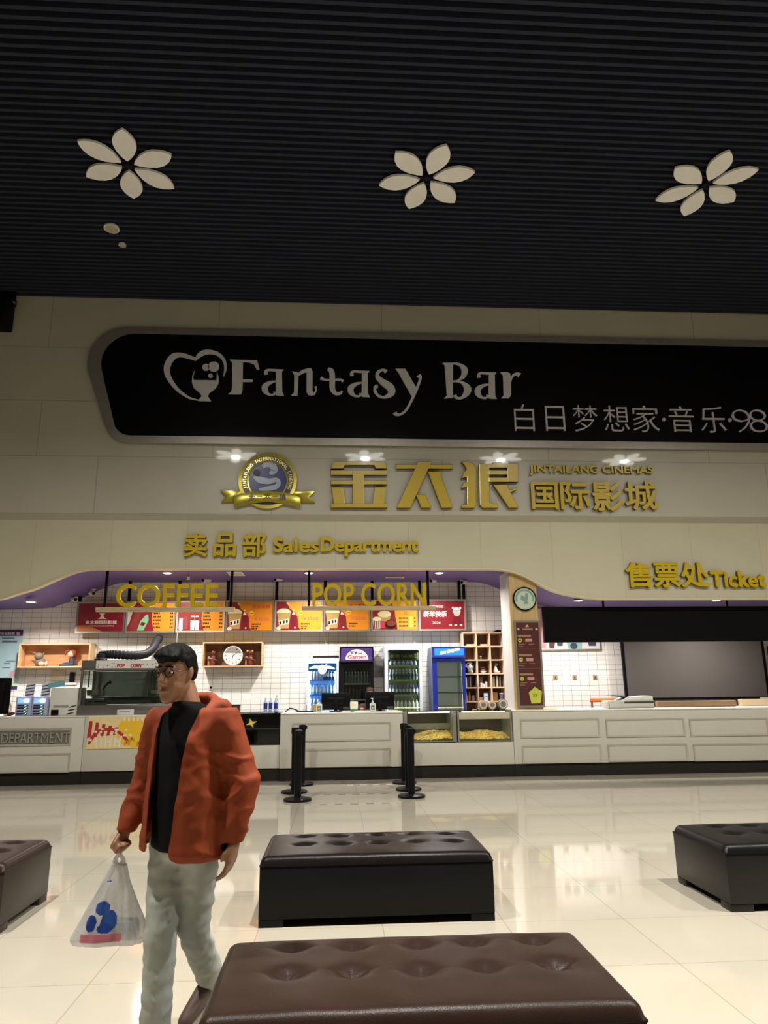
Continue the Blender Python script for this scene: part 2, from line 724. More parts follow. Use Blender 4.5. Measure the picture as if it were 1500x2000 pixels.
FL_Z = CZ - .086
spots = [((250, 325), (342, 370), 'unlit white flower ceiling lamp above the two small round ceiling fittings'),
         ((833, 350), (928, 337), 'unlit white flower ceiling lamp above the B of the bar sign'),
         ((1378, 363), (1478, 333), 'unlit white flower ceiling lamp above the Chinese line of the bar sign')]
for c, tip, lab in spots:
    x, y = G(*c, FL_Z)
    tx, ty = G(*tip, FL_Z)
    flower((x, y, FL_Z), math.atan2(ty - y, tx - x), 'lamp_off', lab, 'unlit flower lamps')
k = 0
for yy in (3.5,):
    for xx in (-3.3, .9, 5.4, 9.6):
        flower((xx, yy, FL_Z), .35 + .3 * k, 'lamp_lit', 'lit flower ceiling lamp shining further back in the hall, outside the frame', 'lit flower lamps')
        k += 1

for (px, py, r, lab, cat, nm) in ((218, 446, .125, 'larger round ceiling speaker, the upper of two round fittings', 'speaker', 'ceiling_speaker'),
                                  (239, 478.5, .062, 'small round smoke detector below the round ceiling speaker', 'detector', 'smoke_detector')):
    x, y = G(px, py, CZ - .02)
    t = thing(nm, lab, cat, (x, y, CZ - .03))
    m = MB('white_fitting'); m.lathe([(r * .98, .03), (r, .01), (r, -.002), (r * .84, -.006)], (x, y, CZ - .03), 28); part('rim', m, t)
    m = MB(M('grille_tan', '#b5a98f', .6)); m.lathe([(r * .83, .0), (r * .83, -.007), (r * .3, -.009)], (x, y, CZ - .03), 28); part('grille', m, t)

# black speaker hanging in the far corner
t = thing('corner_loudspeaker', 'black loudspeaker hanging at the top of the cream wall, left corner', 'speaker', (PX(5, 610, 12.8), 12.75, PZ(5, 640, 12.8)))
x1 = PX(22, 610, 12.75); zb = PZ(10, 643, 12.75); zt_ = PZ(10, 588, 12.75)
m = MB('black_matte'); m.box(x1 - .55, x1, 12.55, 12.9, zb, zt_, .03); part('cabinet', m, t)
m = MB('black_plastic'); m.box(x1 - .5, x1 - .04, 12.53, 12.549, zb + .04, zt_ - .05, .005); part('grille', m, t)
m = MB('black_metal'); m.box(x1 - .3, x1 + .06, 12.7, 12.76, zt_, CZ, .01); m.tube(crom([(x1 - .02, 12.72, zt_ + .12), (x1 + .08, 12.72, zt_ - .02), (x1 + .06, 12.72, zt_ - .15), (x1 - .005, 12.72, zt_ - .2)], 5), .012, 6); part('bracket', m, t)

# ------------------------------------------------------------------ the bar sign
YS = 12.9


def zpt(scale, ox, oy, Y):
    return lambda x, y: P(ox + x / scale, oy + y / scale, Y)


def outline_px(pts, Y, k=1):
    pts = crom(pts, k, True) if k > 1 else pts
    return [P(x, y, Y) for x, y in pts]


def rounded(poly, rad, n=6):
    """Polygon with its corners replaced by arcs of the given radii."""
    out = []
    N = len(poly)
    for i in range(N):
        p, a, b = Vector(poly[i]), Vector(poly[i - 1]), Vector(poly[(i + 1) % N])
        u, v = (a - p).normalized(), (b - p).normalized()
        r = rad[i]
        if r <= 0:
            out.append(tuple(p))
            out += [tuple(p)] * 0
            continue
        ang = u.angle(v)
        tl = r / math.tan(ang / 2)
        p0, p1 = p + u * tl, p + v * tl
        c = p + (u + v).normalized() * (r / math.sin(ang / 2))
        a0 = math.atan2((p0 - c).y, (p0 - c).x)
        a1 = math.atan2((p1 - c).y, (p1 - c).x)
        d = (a1 - a0 + math.pi) % math.tau - math.pi
        out += [(c.x + r * math.cos(a0 + d * j / n), c.y + r * math.sin(a0 + d * j / n)) for j in range(n + 1)]
    return out


o_tl, o_bl = P(158, 634, YS), P(218, 868, YS)
zTop, zBot = P(700, 650.5, YS)[1], P(700, 871, YS)[1]
i_tl = P(184, 655, YS); i_bl = P(232, 852, YS)
zTi, zBi = P(700, 661, YS)[1], P(700, 857, YS)[1]
XE = 10.2
dx = .07
outer = rounded([(o_tl[0] - .12, zTop), (XE, zTop), (XE, zBot), (o_bl[0] - .02, zBot)], [.72, .2, .2, .45], 8)
inner = rounded([(i_tl[0] - .02, zTi), (XE - .15, zTi), (XE - .15, zBi), (i_bl[0] - .03, zBi)], [.60, .12, .12, .32], 8)
bar = thing('bar_sign', 'long black bar sign with a steel frame and grey-white lettering', 'sign', (3.0, YS, zBot))
m = MB('black_panel'); m.prism(inner, YS + .0, YS + .045); part('panel', m, bar)
m = MB('steel'); m.ring(outer, inner, YS - .03, YS + .045, -.002); part('frame', m, bar, 'brushed steel frame')
YL = YS - .002
TH = .03


def ribbon(mb, pts, y0, y1, k=6):
    """Stroke of changing width along a smooth line; points are (x, z, width)."""
    c = crom(pts, k)
    L, R = [], []
    for i, (x, z, w) in enumerate(c):
        a, b = c[max(i - 1, 0)], c[min(i + 1, len(c) - 1)]
        d = Vector((b[0] - a[0], b[1] - a[1]))
        if d.length < 1e-9:
            d = Vector((1, 0))
        d.normalize()
        L.append((x - d.y * w / 2, z + d.x * w / 2))
        R.append((x + d.y * w / 2, z - d.x * w / 2))
    tb = bmesh.new()
    rows = []
    for yy in (y0, y1):
        rows.append(([tb.verts.new((x, yy, z)) for x, z in L], [tb.verts.new((x, yy, z)) for x, z in R]))
    (La, Ra), (Lb, Rb) = rows
    for i in range(len(c) - 1):
        tb.faces.new((La[i], La[i + 1], Ra[i + 1], Ra[i]))
        tb.faces.new((Lb[i], Rb[i], Rb[i + 1], Lb[i + 1]))
        tb.faces.new((La[i], Lb[i], Lb[i + 1], La[i + 1]))
        tb.faces.new((Ra[i], Ra[i + 1], Rb[i + 1], Rb[i]))
    tb.faces.new((La[0], Ra[0], Rb[0], Lb[0]))
    tb.faces.new((La[-1], Lb[-1], Rb[-1], Ra[-1]))
    bmesh.ops.recalc_face_normals(tb, faces=tb.faces)
    mb.add(tb)


def strokes(name, root, conv, scale_m, polys=(), ribs=(), discs=(), mat='sign_white', y=YL, th=TH, shift=(0, 0), label=None):
    m = MB(mat)
    e = 0.
    for pl in polys:
        m.prism([conv(x + shift[0], yy + shift[1]) for x, yy in pl], y - th - e, y)
        e += .0015
    for rb in ribs:
        ribbon(m, [(*conv(a + shift[0], b + shift[1]), w * scale_m) for a, b, w in rb], y - th - e, y)
        e += .0015
    for a, b, r in discs:
        cx, cz = conv(a + shift[0], b + shift[1])
        m.prism([(cx + r * scale_m * math.cos(q * math.tau / 20), cz + r * scale_m * math.sin(q * math.tau / 20)) for q in range(20)], y - th, y)
    return part(name, m, root, label)


c1 = zpt(3.947, 300, 660, YS)
c2 = zpt(3.947, 660, 680, YS)
su = (c1(1000, 300)[0] - c1(0, 300)[0]) / 1000
strokes('logo', bar, c1, su,
        [[(318, 255), (300, 300), (298, 350), (312, 390), (360, 430), (372, 455), (345, 488), (445, 490), (420, 455), (428, 430), (480, 390), (503, 350), (503, 310), (490, 260), (487, 332), (312, 330), (306, 305)]],
        [[(345, 482, 5), (270, 462, 16), (180, 395, 28), (115, 300, 40), (108, 220, 48), (150, 150, 46), (210, 135, 34), (290, 155, 26), (328, 172, 18)],
         [(322, 172, 14), (370, 125, 38), (430, 112, 34), (500, 130, 28), (545, 180, 24), (555, 240, 18), (540, 300, 3)]],
        [(405, 230, 28), (465, 225, 42), (440, 295, 17)], label='heart and goblet mark')
strokes('letter', bar, c1, su, [[(585, 172), (800, 178), (817, 246), (797, 248), (775, 207), (735, 191), (690, 188), (688, 325), (765, 325), (765, 341), (688, 342), (686, 405), (680, 427), (672, 438), (578, 436), (600, 420), (606, 395), (608, 200), (603, 188)]])
A_P = [[(880, 243), (1003, 248), (990, 264), (993, 425), (1006, 448), (950, 446), (942, 440), (945, 262), (890, 256)]]
A_R = [[(900, 249, 12), (868, 258, 20), (868, 284, 30)], [(950, 338, 8), (905, 346, 22), (862, 375, 44), (862, 410, 44), (892, 439, 16), (928, 440, 14), (934, 420, 22)]]
strokes('letter', bar, c1, su, A_P, A_R)
strokes('letter', bar, c1, su, [[(1068, 263), (1110, 270), (1118, 285), (1112, 425), (1108, 447), (1062, 447), (1083, 425), (1085, 290)],
                                [(1180, 240), (1215, 238), (1226, 265), (1225, 410), (1235, 428), (1248, 405), (1240, 380), (1256, 376), (1262, 400), (1245, 440), (1215, 446), (1190, 440), (1180, 420)]],
        [[(1108, 292, 12), (1155, 262, 26), (1205, 250, 24)]])
strokes('letter', bar, c1, su, [], [[(1345, 242, 26), (1372, 262, 40), (1378, 320, 44), (1378, 390, 42), (1400, 428, 30), (1438, 430, 20), (1452, 412, 14)], [(1288, 312, 26), (1320, 325, 14), (1380, 326, 14), (1440, 325, 16), (1460, 340, 22)]])
strokes('letter', bar, c1, su, A_P, A_R, shift=(660.5, 11))
strokes('letter', bar, c2, su, [], [[(372, 186, 34), (345, 170, 16), (310, 190, 26), (305, 225, 34), (345, 265, 52), (400, 305, 64), (412, 348, 52), (365, 380, 22), (315, 372, 18), (286, 335, 22), (288, 302, 24), (308, 296, 22)]])
strokes('letter', bar, c2, su, [[(443, 163), (518, 163), (608, 318), (572, 382), (500, 255), (465, 190)]], [[(620, 212, 38), (634, 240, 22), (606, 318, 22), (570, 400, 20), (525, 480, 18), (480, 514, 16), (448, 512, 26), (438, 500, 34)]])
strokes('letter', bar, c2, su, [[(805, 118), (885, 118), (885, 385), (818, 390), (838, 370), (822, 135)]], [[(876, 122, 10), (930, 128, 18), (972, 165, 50), (968, 212, 42), (930, 250, 14), (880, 262, 10)], [(880, 258, 10), (950, 266, 18), (995, 310, 56), (990, 350, 50), (950, 387, 18), (912, 385, 18), (900, 366, 30)]])
strokes('letter', bar, c1, su, A_P, A_R, shift=(1638, 24))
strokes('letter', bar, c2, su, [[(1250, 190), (1300, 188), (1325, 200), (1332, 240), (1332, 365), (1318, 388), (1258, 388), (1275, 368), (1270, 215)]], [[(1328, 265, 10), (1345, 218, 18), (1378, 203, 26), (1400, 214, 40)]])
c5 = zpt(2.941, 990, 780, YS)


def zbox(conv, x0, x1, y0, y1):
    a, b = conv(x0, y1), conv(x1, y0)
    return a[0], b[0], a[1], b[1]


for ch, x0, x1, y0, y1 in (('白', 45, 150, 32, 182), ('日', 225, 325, 42, 182), ('梦', 385, 512, 38, 186), ('想', 562, 690, 40, 184), ('家', 728, 862, 40, 188), ('音', 938, 1062, 44, 188), ('乐', 1118, 1242, 46, 192), ('9', 1300, 1388, 62, 190), ('8', 1397, 1482, 62, 190)):
    m = MB('sign_white'); m.text(ch, *zbox(c5, x0, x1, y0, y1), YL, TH, -.028 if ch in '98' else -.012); part('letter', m, bar)
for a, b in ((900, 118), (1278, 121)):
    strokes('dot', bar, c5, su * 3.947 / 2.941, discs=[(a, b, 11)])

# ------------------------------------------------------------------ gold lettering on the wall
YG = YW - .012
DG = .075


def gold_letters(root, items, Y, bold, conv, depth=DG, mat='gold', side='gold_side'):
    for ch, x0, x1, y0, y1 in items:
        m = MB(mat); m.text(ch, *zbox(conv, x0, x1, y0, y1), Y, depth, bold, side=side); part('letter', m, root)


def words_px(root, word, x0, x1, y0, y1, Y, bold, conv, depth=DG, mat='gold', side='gold_side', rng=None):
    """One child per letter, spaced as in the set word."""
    me, bb = glyph_mesh(word, 0., 0., 3)
    X0, X1, Z0, Z1 = zbox(conv, x0, x1, y0, y1)
    s = (X1 - X0) / (bb[1] - bb[0])
    sz = (Z1 - Z0) / (bb[3] - bb[2])
    for i, ch in enumerate(word):
        if ch == ' ':
            continue
        _, b2 = glyph_mesh(word[:i + 1], 0., 0., 3)
        _, b1 = glyph_mesh(ch, 0., 0., 3)
        xr = X0 + (b2[1] - bb[0]) * s
        if i and b1[1] - b1[0] > b2[1] - b2[0]:
            xr = X0 + (b1[1] - bb[0]) * s
        m = MB(mat)
        w_ = bold * (Z1 - Z0) * .7
        m.text(ch, xr - (b1[1] - b1[0]) * s - w_, xr + w_, Z0 + (b1[2] - bb[2]) * sz, Z0 + (b1[3] - bb[2]) * sz, Y, depth, bold, side=side)
        part('letter', m, root)


c4 = zpt(3.75, 630, 890, YW)
t = thing('cinema_name_sign', 'three huge gold characters beside the round badge', 'sign', (*[P(820, 995, YW)[0]], YW, P(820, 995, YW)[1]))


def big(polys):
    m = MB('gold')
    for i, pl in enumerate(polys):
        m.prism([c4(x, y) for x, y in pl], YG - .09 - .0012 * i, YG, .008)
    m.m('gold_side'); side_ = m.cur
    m.m('gold_trim'); trim_ = m.cur
    m.bm.normal_update()
    for f in m.bm.faces:
        a = abs(f.normal.y)
        if a < .12:
            f.material_index = side_
        elif a < .97:
            f.material_index = trim_
    return m


def rc(x0, y0, x1, y1): return [(x0, y0), (x1, y0), (x1, y1), (x0, y1)]


part('letter', big([[(80, 52), (455, 52), (470, 105), (388, 105), (375, 80), (165, 80), (150, 105), (60, 105)], rc(60, 117, 470, 150), rc(60, 190, 470, 220), rc(218, 117, 303, 375), [(65, 240), (150, 240), (165, 365), (80, 365)], [(380, 240), (462, 240), (448, 365), (362, 365)], rc(60, 360, 470, 390)]), t, sharp=.25)
part('letter', big([rc(535, 75, 948, 105), [(695, 55), (795, 55), (640, 390), (540, 390)], [(765, 125), (850, 125), (945, 390), (865, 390)], [(680, 295), (750, 295), (790, 390), (718, 390)]]), t, sharp=.25)
part('letter', big([[(1010, 55), (1085, 60), (1118, 95), (1118, 375), (1105, 390), (1012, 390), (1012, 370), (1050, 365), (1050, 240), (1010, 245), (1030, 205), (1050, 200), (1050, 165), (1008, 175), (1030, 135), (1048, 110), (1030, 75)],
                    [(1140, 70), (1215, 70), (1215, 350), (1235, 362), (1278, 362), (1278, 390), (1165, 390), (1145, 370)], rc(1210, 70, 1424, 98), rc(1210, 118, 1350, 148), rc(1210, 170, 1424, 202), rc(1345, 70, 1424, 202), rc(1240, 58, 1300, 75),
                    [(1240, 222), (1340, 222), (1425, 390), (1355, 390)], [(1350, 270), (1415, 235), (1415, 258), (1372, 275)]]), t, sharp=.25)
cw = zpt(2.941, 990, 780, YW)
t = thing('latin_name_sign', 'small raised gold latin cinema name at the upper right', 'sign', (P(1150, 932, YW)[0], YW, P(1150, 932, YW)[1]))
words_px(t, 'JINTAILANG CINEMAS', 128, 828, 388, 440, YG, .05, cw, .05, 'gold')
t = thing('cinema_type_sign', 'four gold characters under the small latin cinema name', 'sign', (P(1150, 998, YW)[0], YW, P(1150, 998, YW)[1]))
gold_letters(t, [('国', 138, 282, 482, 636), ('际', 305, 462, 482, 638), ('影', 490, 650, 480, 648), ('城', 675, 845, 476, 640)], YG, .022, cw)
c6 = zpt(3.0, 340, 1030, YF)
t = thing('sales_sign', 'gold Chinese and English sales department lettering on the cream fascia', 'sign', (P(590, 1085, YF)[0], YF, P(590, 1085, YF)[1]))
gold_letters(t, [('卖', 58, 203, 38, 176), ('品', 232, 370, 36, 176), ('部', 400, 545, 36, 178)], YF - .004, .026, c6)
words_px(t, 'Sales', 583, 845, 62, 151, YF - .004, .06, c6)
words_px(t, 'Department', 862, 1425, 62, 176, YF - .004, .06, c6)
c7 = zpt(3.0, 1000, 1080, YF)
t = thing('ticket_sign', 'gold Chinese and English ticket lettering on the fascia above the black screen', 'sign', (P(1350, 1150, YF)[0], YF, P(1350, 1150, YF)[1]))
gold_letters(t, [('售', 665, 800, 58, 205), ('票', 828, 965, 60, 205), ('处', 985, 1135, 58, 205)], YF - .004, .026, c7)
words_px(t, 'Ticket', 1160, 1462, 108, 204, YF - .004, .06, c7)

# round badge
c3 = zpt(6.818, 420, 870, YW)
bu = (c3(1000, 480)[0] - c3(0, 480)[0]) / 1000
M('badge_black', '#3a3230', .3, coat=.5); M('badge_blue', '#23276e', .25, coat=.6, var=.35, scale=4); M('badge_grey', '#8d94a0', .3, .2); M('badge_gold', '#b7a83e', .25, .5, coat=.4)
M('ribbon_tan', '#a5794a', .35, .2); M('badge_dark', '#3d3448', .4)
t = thing('round_badge', 'round blue and gold cinema badge with a gold ribbon', 'sign', (*[c3(705, 860)[0]], YW, c3(705, 860)[1]))
cx, cz = c3(705, 480)


def circ(r, n=48): return [(cx + r * bu * math.cos(math.tau * i / n), cz + r * bu * math.sin(math.tau * i / n)) for i in range(n)]


m = MB('badge_gold'); m.ring(circ(390), circ(345), YG - .06, YG, .01); m.ring(circ(272), circ(254), YG - .058, YG, .005); part('rim', m, t)
m = MB('badge_black'); m.ring(circ(346), circ(271), YG - .046, YG)
m.m('gold_trim')
txt = 'JINTAILANG INTERNATIONAL CINEMAS'
for i, ch in enumerate(txt):
    if ch == ' ':
        continue
    a = math.radians(200 - 220 * i / (len(txt) - 1))
    r = 308 * bu
    x, z = cx + r * math.cos(a), cz + r * math.sin(a)
    w = 17 * bu if ch != 'I' else 6 * bu
    m.text(ch, x - w, x + w, z - 24 * bu, z + 24 * bu, YG - .046, .006, .02, rot=a - math.pi / 2)
part('lettering_ring', m, t)
m = MB('badge_blue'); m.prism(circ(256), YG - .04, YG)
m.m('badge_grey')
for rb in ([(520, 430, 30), (600, 470, 90), (720, 490, 80), (820, 470, 60), (850, 520, 60), (800, 570, 70), (680, 590, 60), (590, 600, 30)], [(640, 300, 50), (700, 260, 90), (770, 280, 90), (790, 350, 90), (730, 390, 40)]):
    ribbon(m, [(*c3(a, b), w * bu) for a, b, w in rb], YG - .052, YG - .04)
m.m('badge_dark')
q = c3(560, 375); m.prism([(q[0] + 48 * bu * math.cos(math.tau * i / 20), q[1] + 48 * bu * math.sin(math.tau * i / 20)) for i in range(20)], YG - .055, YG - .04)
part('globe', m, t)
m = MB('badge_gold'); m.prism([c3(*p) for p in [(250, 700), (350, 662), (500, 634), (705, 624), (900, 637), (1050, 667), (1145, 712), (1140, 840), (920, 790), (705, 767), (480, 787), (262, 838)]], YG - .085, YG - .062, .004)
m.m('badge_black')
for ch, x0, x1, y0, y1 in (('金', 450, 545, 668, 748), ('太', 655, 748, 655, 728), ('狼', 860, 952, 668, 748), ('一', 565, 635, 690, 700), ('一', 770, 840, 690, 700)):
    m.text(ch, *zbox(c3, x0, x1, y0, y1), YG - .0855, .006, .02)
part('ribbon', m, t)
for tl in ([(70, 610), (350, 612), (350, 680), (250, 716), (250, 760), (80, 765), (150, 690)], [(1050, 620), (1335, 622), (1262, 690), (1335, 770), (1145, 765), (1145, 720), (1050, 680)]):
    m = MB('badge_gold'); m.prism([c3(*p) for p in tl], YG - .05, YG - .01, .004)
    part('ribbon_tail', m, t)
# ------------------------------------------------------------------ the counter
ZT = 1.075            # underside of the worktop
ZW = 1.10             # worktop
ZP = PZ(750, 1497, YC)
YD = 13.85            # back of the counter


def mold(root, x0, x1, y0, y1, conv=None, w=.028, Y=None):
    """A raised rectangular moulding read from photo corners."""
    Y = YC if Y is None else Y
    a, b = P(x0, y1, Y), P(x1, y0, Y)
    X0, X1, Z0, Z1 = a[0], b[0], a[1], b[1]
    m = MB('counter_mold')
    m.ring([(X0, Z0), (X1, Z0), (X1, Z1), (X0, Z1)], [(X0 + w, Z0 + w), (X1 - w, Z0 + w), (X1 - w, Z1 - w), (X0 + w, Z1 - w)], Y - .018, Y + .005, .01)
    return part('panel_molding', m, root)


def counter_unit(label, x0, x1, z1, front=None, group=None):
    F = YC if front is None else front
    t = thing('counter_unit', label, 'counter', ((x0 + x1) / 2, F, 0), group)
    m = MB('counter_white'); m.box(x0, x1, F, YD, ZP, z1, .004); part('body', m, t)
    m = MB('plinth'); m.box(x0, x1, F + .03, YD, 0, ZP - .002); part('plinth', m, t)
    return t


xa, xb, xc, xd, xe = (PX(x, 1440, YC) for x in (163, 459, 547, 787, 1003))
G_ = .003
u1 = counter_unit('white panelled counter with SALES DEPARTMENT relief lettering, left end', XL + .6, xa - G_, ZT)
mold(u1, -140, 141, 1421, 1460); mold(u1, -140, 138, 1471, 1513)
m = MB(M('plaque_grey', '#77726a', .45, .3, var=.2, scale=20))
a, b = P(-130, 1457, YC), P(138, 1426, YC)
m.box(a[0], b[0], YC - .006, YC + .01, a[1], b[1]); pq = part('plaque', m, u1)
cz3 = zpt(3.0, 0, 1080, YC)
me, bb = glyph_mesh('SALES DEPARTMENT', 0, 0, 3)
zz0, zz1 = P(60, 1451, YC)[1], P(60, 1431, YC)[1]
xw0, xw1 = PX(0, 1440, YC), PX(137, 1440, YC)
full = (xw1 - xw0) * 1.42
m = MB(M('letter_steel', '#b4aea4', .35, .5)); m.text('SALES DEPARTMENT', xw1 - full, xw1, zz0, zz1, YC - .006, .03, -.006); part('lettering', m, u1)

u2 = counter_unit('plain white counter carrying the popcorn picture panel, behind the walking person', xa + G_, xb - G_, ZT)
u3 = counter_unit('white counter base under the dark glass case with the yellow star', xb + G_, xc - G_, PZ(500, 1456, YC))
FC = YC - .05
u4 = counter_unit('white panelled counter under the two monitors, behind the queue posts', xc + G_, xd - G_, ZT, FC)
for y0, y1 in ((1410, 1448.5), (1461, 1499)):
    mold(u4, 570, 763, y0, y1, Y=FC)
u5 = counter_unit('white counter base under the two popcorn warmers', xd + G_, xe - G_, PZ(900, 1450.5, YC))
u6 = counter_unit('long white panelled ticket counter under the black screen', xe + G_, XR - .6, ZT)
for q in ((1017.5, 1169, 1403, 1441.5), (1021, 1173, 1454, 1491.5), (1185, 1335, 1402.5, 1440), (1189, 1341, 1452, 1488), (1348.5, 1498, 1402, 1438.5), (1356.5, 1505, 1451, 1487), (1512, 1662, 1401, 1437), (1520, 1668, 1450, 1486)):
    mold(u6, *q)

for x0, x1, lab in ((XL + .6, xb - G_, 'pale counter worktop left of the star case, holding the popcorn machine'),
                    (xc + G_, xd - G_, 'pale counter worktop under the two black monitors'),
                    (xe + G_, XR - .6, 'pale counter worktop of the ticket desk, holding the printer')):
    F = FC if x0 > xb and x0 < xd else YC
    m = MB('counter_top'); m.box(x0, x1, F - .012, YD + .05, ZT + .001, ZW, .006)
    solo('worktop', m, lab, 'worktop')

# popcorn picture panel on the counter front
M('pp_cream', '#d9c58e', .4, var=.15, scale=30); M('pp_red', '#a62a2c', .4); M('pp_yellow', '#e0b426', .4); M('pp_white', '#dcd3c0', .4); M('pp_orange', '#c98a2a', .4)
xs0, xs1 = PX(171, 1430, YC), PX(395, 1430, YC)
zs0, zs1 = P(171, 1463, YC)[1], P(171, 1400, YC)[1]
m = MB('pp_cream'); m.box(xs0, xs1, YC - .012, YC - .001, zs0, zs1)
zc = zpt(3.0, 0, 1080, YC)
m.m('pp_red')
for i in range(5):
    m.flat([zc(525 + i * 38, 985 + i * 9), zc(545 + i * 38, 985 + i * 9), zc(535 + i * 36, 1080 - i * 4), zc(510 + i * 38, 1085 - i * 4)], YC - .0135)
ribbon(m, [(*zc(520, 1120), .04), (*zc(560, 1060), .06), (*zc(610, 1035), .05), (*zc(680, 1040), .05), (*zc(730, 1080), .05), (*zc(755, 1110), .03)], YC - .0148, YC - .012)
m.m('pp_yellow'); m.disc(*zc(770, 1045), .24, .24, YC - .0130); m.flat([zc(720, 1000), zc(1150, 990), zc(1150, 1135), zc(770, 1140)], YC - .0128)
m.m('pp_white')
for i in range(6):
    m.flat([zc(560 + i * 28, 1085), zc(572 + i * 28, 1085), zc(572 + i * 26, 1140), zc(562 + i * 26, 1140)], YC - .014)
for i in range(8):
    m.flat([zc(725 + i * 26, 962), zc(738 + i * 26, 962), zc(738 + i * 26, 985), zc(725 + i * 26, 985)], YC - .0145)
rr = random.Random(3)
for i in range(26):
    p = zc(rr.uniform(530, 770), rr.uniform(1030, 1110))
    m.disc(*p, .022, .018, YC - .0152 - i * 1e-5, 9)
m.m('pp_orange')
for a, b in ((730, 1105), (760, 1085), (800, 1110), (880, 1100), (960, 1090)):
    ribbon(m, [(*zc(a, b + 25), .02), (*zc(a + 12, b), .05), (*zc(a + 30, b + 20), .02)], YC - .0155, YC - .014)
solo('popcorn_picture', m, 'popcorn picture panel with red stripes on the counter front', 'picture')


# ------------------------------------------------------------------ glass cases let into the counter
M('case_grey', '#8c8a80', .35, .4); M('case_dark', '#1d1c18', .6); M('case_back', '#4a463c', .5); M('case_paper', '#b5ad95', .6)
glass_mat('pane', '#dfe6e2', .1)
glass_mat('pane_dark', '#8f948f', .1)
M('popcorn', '#e6bd68', .8, var=.3, scale=40, bump=.6, bscale=60)


def popcorn_heap(x0, x1, y0, y1, z0, hl, hr, name_label):
    tb = bmesh.new()
    nx, ny = 44, 14
    g = []
    for j in range(ny + 1):
        row = []
        for i in range(nx + 1):
            u, v = i / nx, j / ny
            h = (hl + (hr - hl) * u + .02 * math.sin(u * 9 + v * 3) + .03 * v) * (.3 + .7 * min(1, v / .5))
            x, y = x0 + (x1 - x0) * u, y0 + (y1 - y0) * v
            n = noise.noise(Vector((x * 22, y * 22, 0))) * .018 + noise.noise(Vector((x * 50, y * 50, 3))) * .012
            row.append(tb.verts.new((x, y, z0 + max(.012, h + n))))
        g.append(row)
    for j in range(ny):
        for i in range(nx):
            tb.faces.new((g[j][i], g[j][i + 1], g[j + 1][i + 1], g[j + 1][i]))
    low = [tb.verts.new((v.co.x, v.co.y, z0)) for v in g[0]]
    for i in range(nx):
        tb.faces.new((low[i], low[i + 1], g[0][i + 1], g[0][i]))
    m = MB('popcorn'); m.add(tb)
    r2 = random.Random(int(x0 * 100))
    for i in range(260):
        u, v = r2.random(), r2.random() ** 1.4 * .8
        h = (hl + (hr - hl) * u + .02 * math.sin(u * 9 + v * 3) + .03 * v) * (.3 + .7 * min(1, v / .5))
        m.ell((x0 + .02 + (x1 - x0 - .04) * u, y0 + .02 + (y1 - y0 - .04) * v, z0 + h), (r2.uniform(.012, .02), r2.uniform(.012, .02), r2.uniform(.009, .016)), 7)
    o = solo('popcorn_heap', m, name_label, 'popcorn', kind='stuff')


def glass_case(px0, px1, py0, py1, label, name, side=.03, dark=False):
    x0, x1 = PX(px0, py1, YC), PX(px1, py1, YC)
    z0 = PZ((px0 + px1) / 2, py1, YC) + .003
    t = thing(name, label, 'display case', ((x0 + x1) / 2, YC, z0))
    y0, y1 = YC + .01, YD - .25
    m = MB('case_grey' if not dark else 'case_dark')
    m.box(x0, x0 + side, y0, y1, z0, ZW, .004); m.box(x1 - side, x1, y0, y1, z0, ZW, .004)
    m.box(x0 + side, x1 - side, y0, y1, z0, z0 + .015); part('frame', m, t)
    m = MB('case_dark' if dark else 'case_back'); m.box(x0 + side, x1 - side, y1 - .02, y1, z0 + .016, ZW - .02); part('back_panel', m, t)
    m = MB('pane_dark' if dark else 'pane'); m.box(x0 + side + .002, x1 - side - .002, y0 + .012, y0 + .018, z0 + .017, ZW - .02); part('front_glass', m, t)
    m = MB('pane'); m.box(x0, x1, y0, y1, ZW + .002, ZW + .012); part('top_glass', m, t)
    return t, x0, x1, y0, y1, z0


M('warm_fill_glow', '#ffd9a0', .5, emit=9, ecol=(1, .8, .5))  # glow of the strip added to brighten the popcorn


def warm_fill(t, x0, x1, y0, y1):
    inner_light(t, ((x0 + x1) / 2, y0 + .1, ZW - .035), (x1 - x0 - .25, .05), 2.4, (0, .15, -1), (1, .85, .6))  # added warm fill that lifts the popcorn heap
    m = MB('warm_fill_glow'); m.box(x0 + .1, x1 - .1, y0 + .09, y0 + .12, ZW - .03, ZW - .012); part('warm_fill_strip', m, t)


t, x0, x1, y0, y1, z0 = glass_case(460, 546, 1394, 1455.5, 'dark glass display case with a yellow star on it, left of the panelled counter', 'display_case', .012, True)
m = MB('case_paper'); m.box(x0 + .08, x1 - .05, y0 + .2, y1 - .05, PZ(500, 1428, YC), PZ(500, 1428, YC) + .012); part('shelf', m, t)
M('star_yellow', '#d8c22a', .5); M('star_black', '#0c0c0c', .5)
m = MB('star_black'); cxs, czs = P(491, 1412.5, YC)
m.box(cxs - .1, cxs + .09, y0 + .006, y0 + .0115, czs - .08, czs + .08); m.m('star_yellow')
m.prism([(cxs + (.1 if k % 2 == 0 else .035) * math.cos(math.radians(20 + 45 * k)), czs + (.085 if k % 2 == 0 else .03) * math.sin(math.radians(20 + 45 * k))) for k in range(8)], y0 + .001, y0 + .006)
part('star_sticker', m, t, 'yellow star on a black patch')

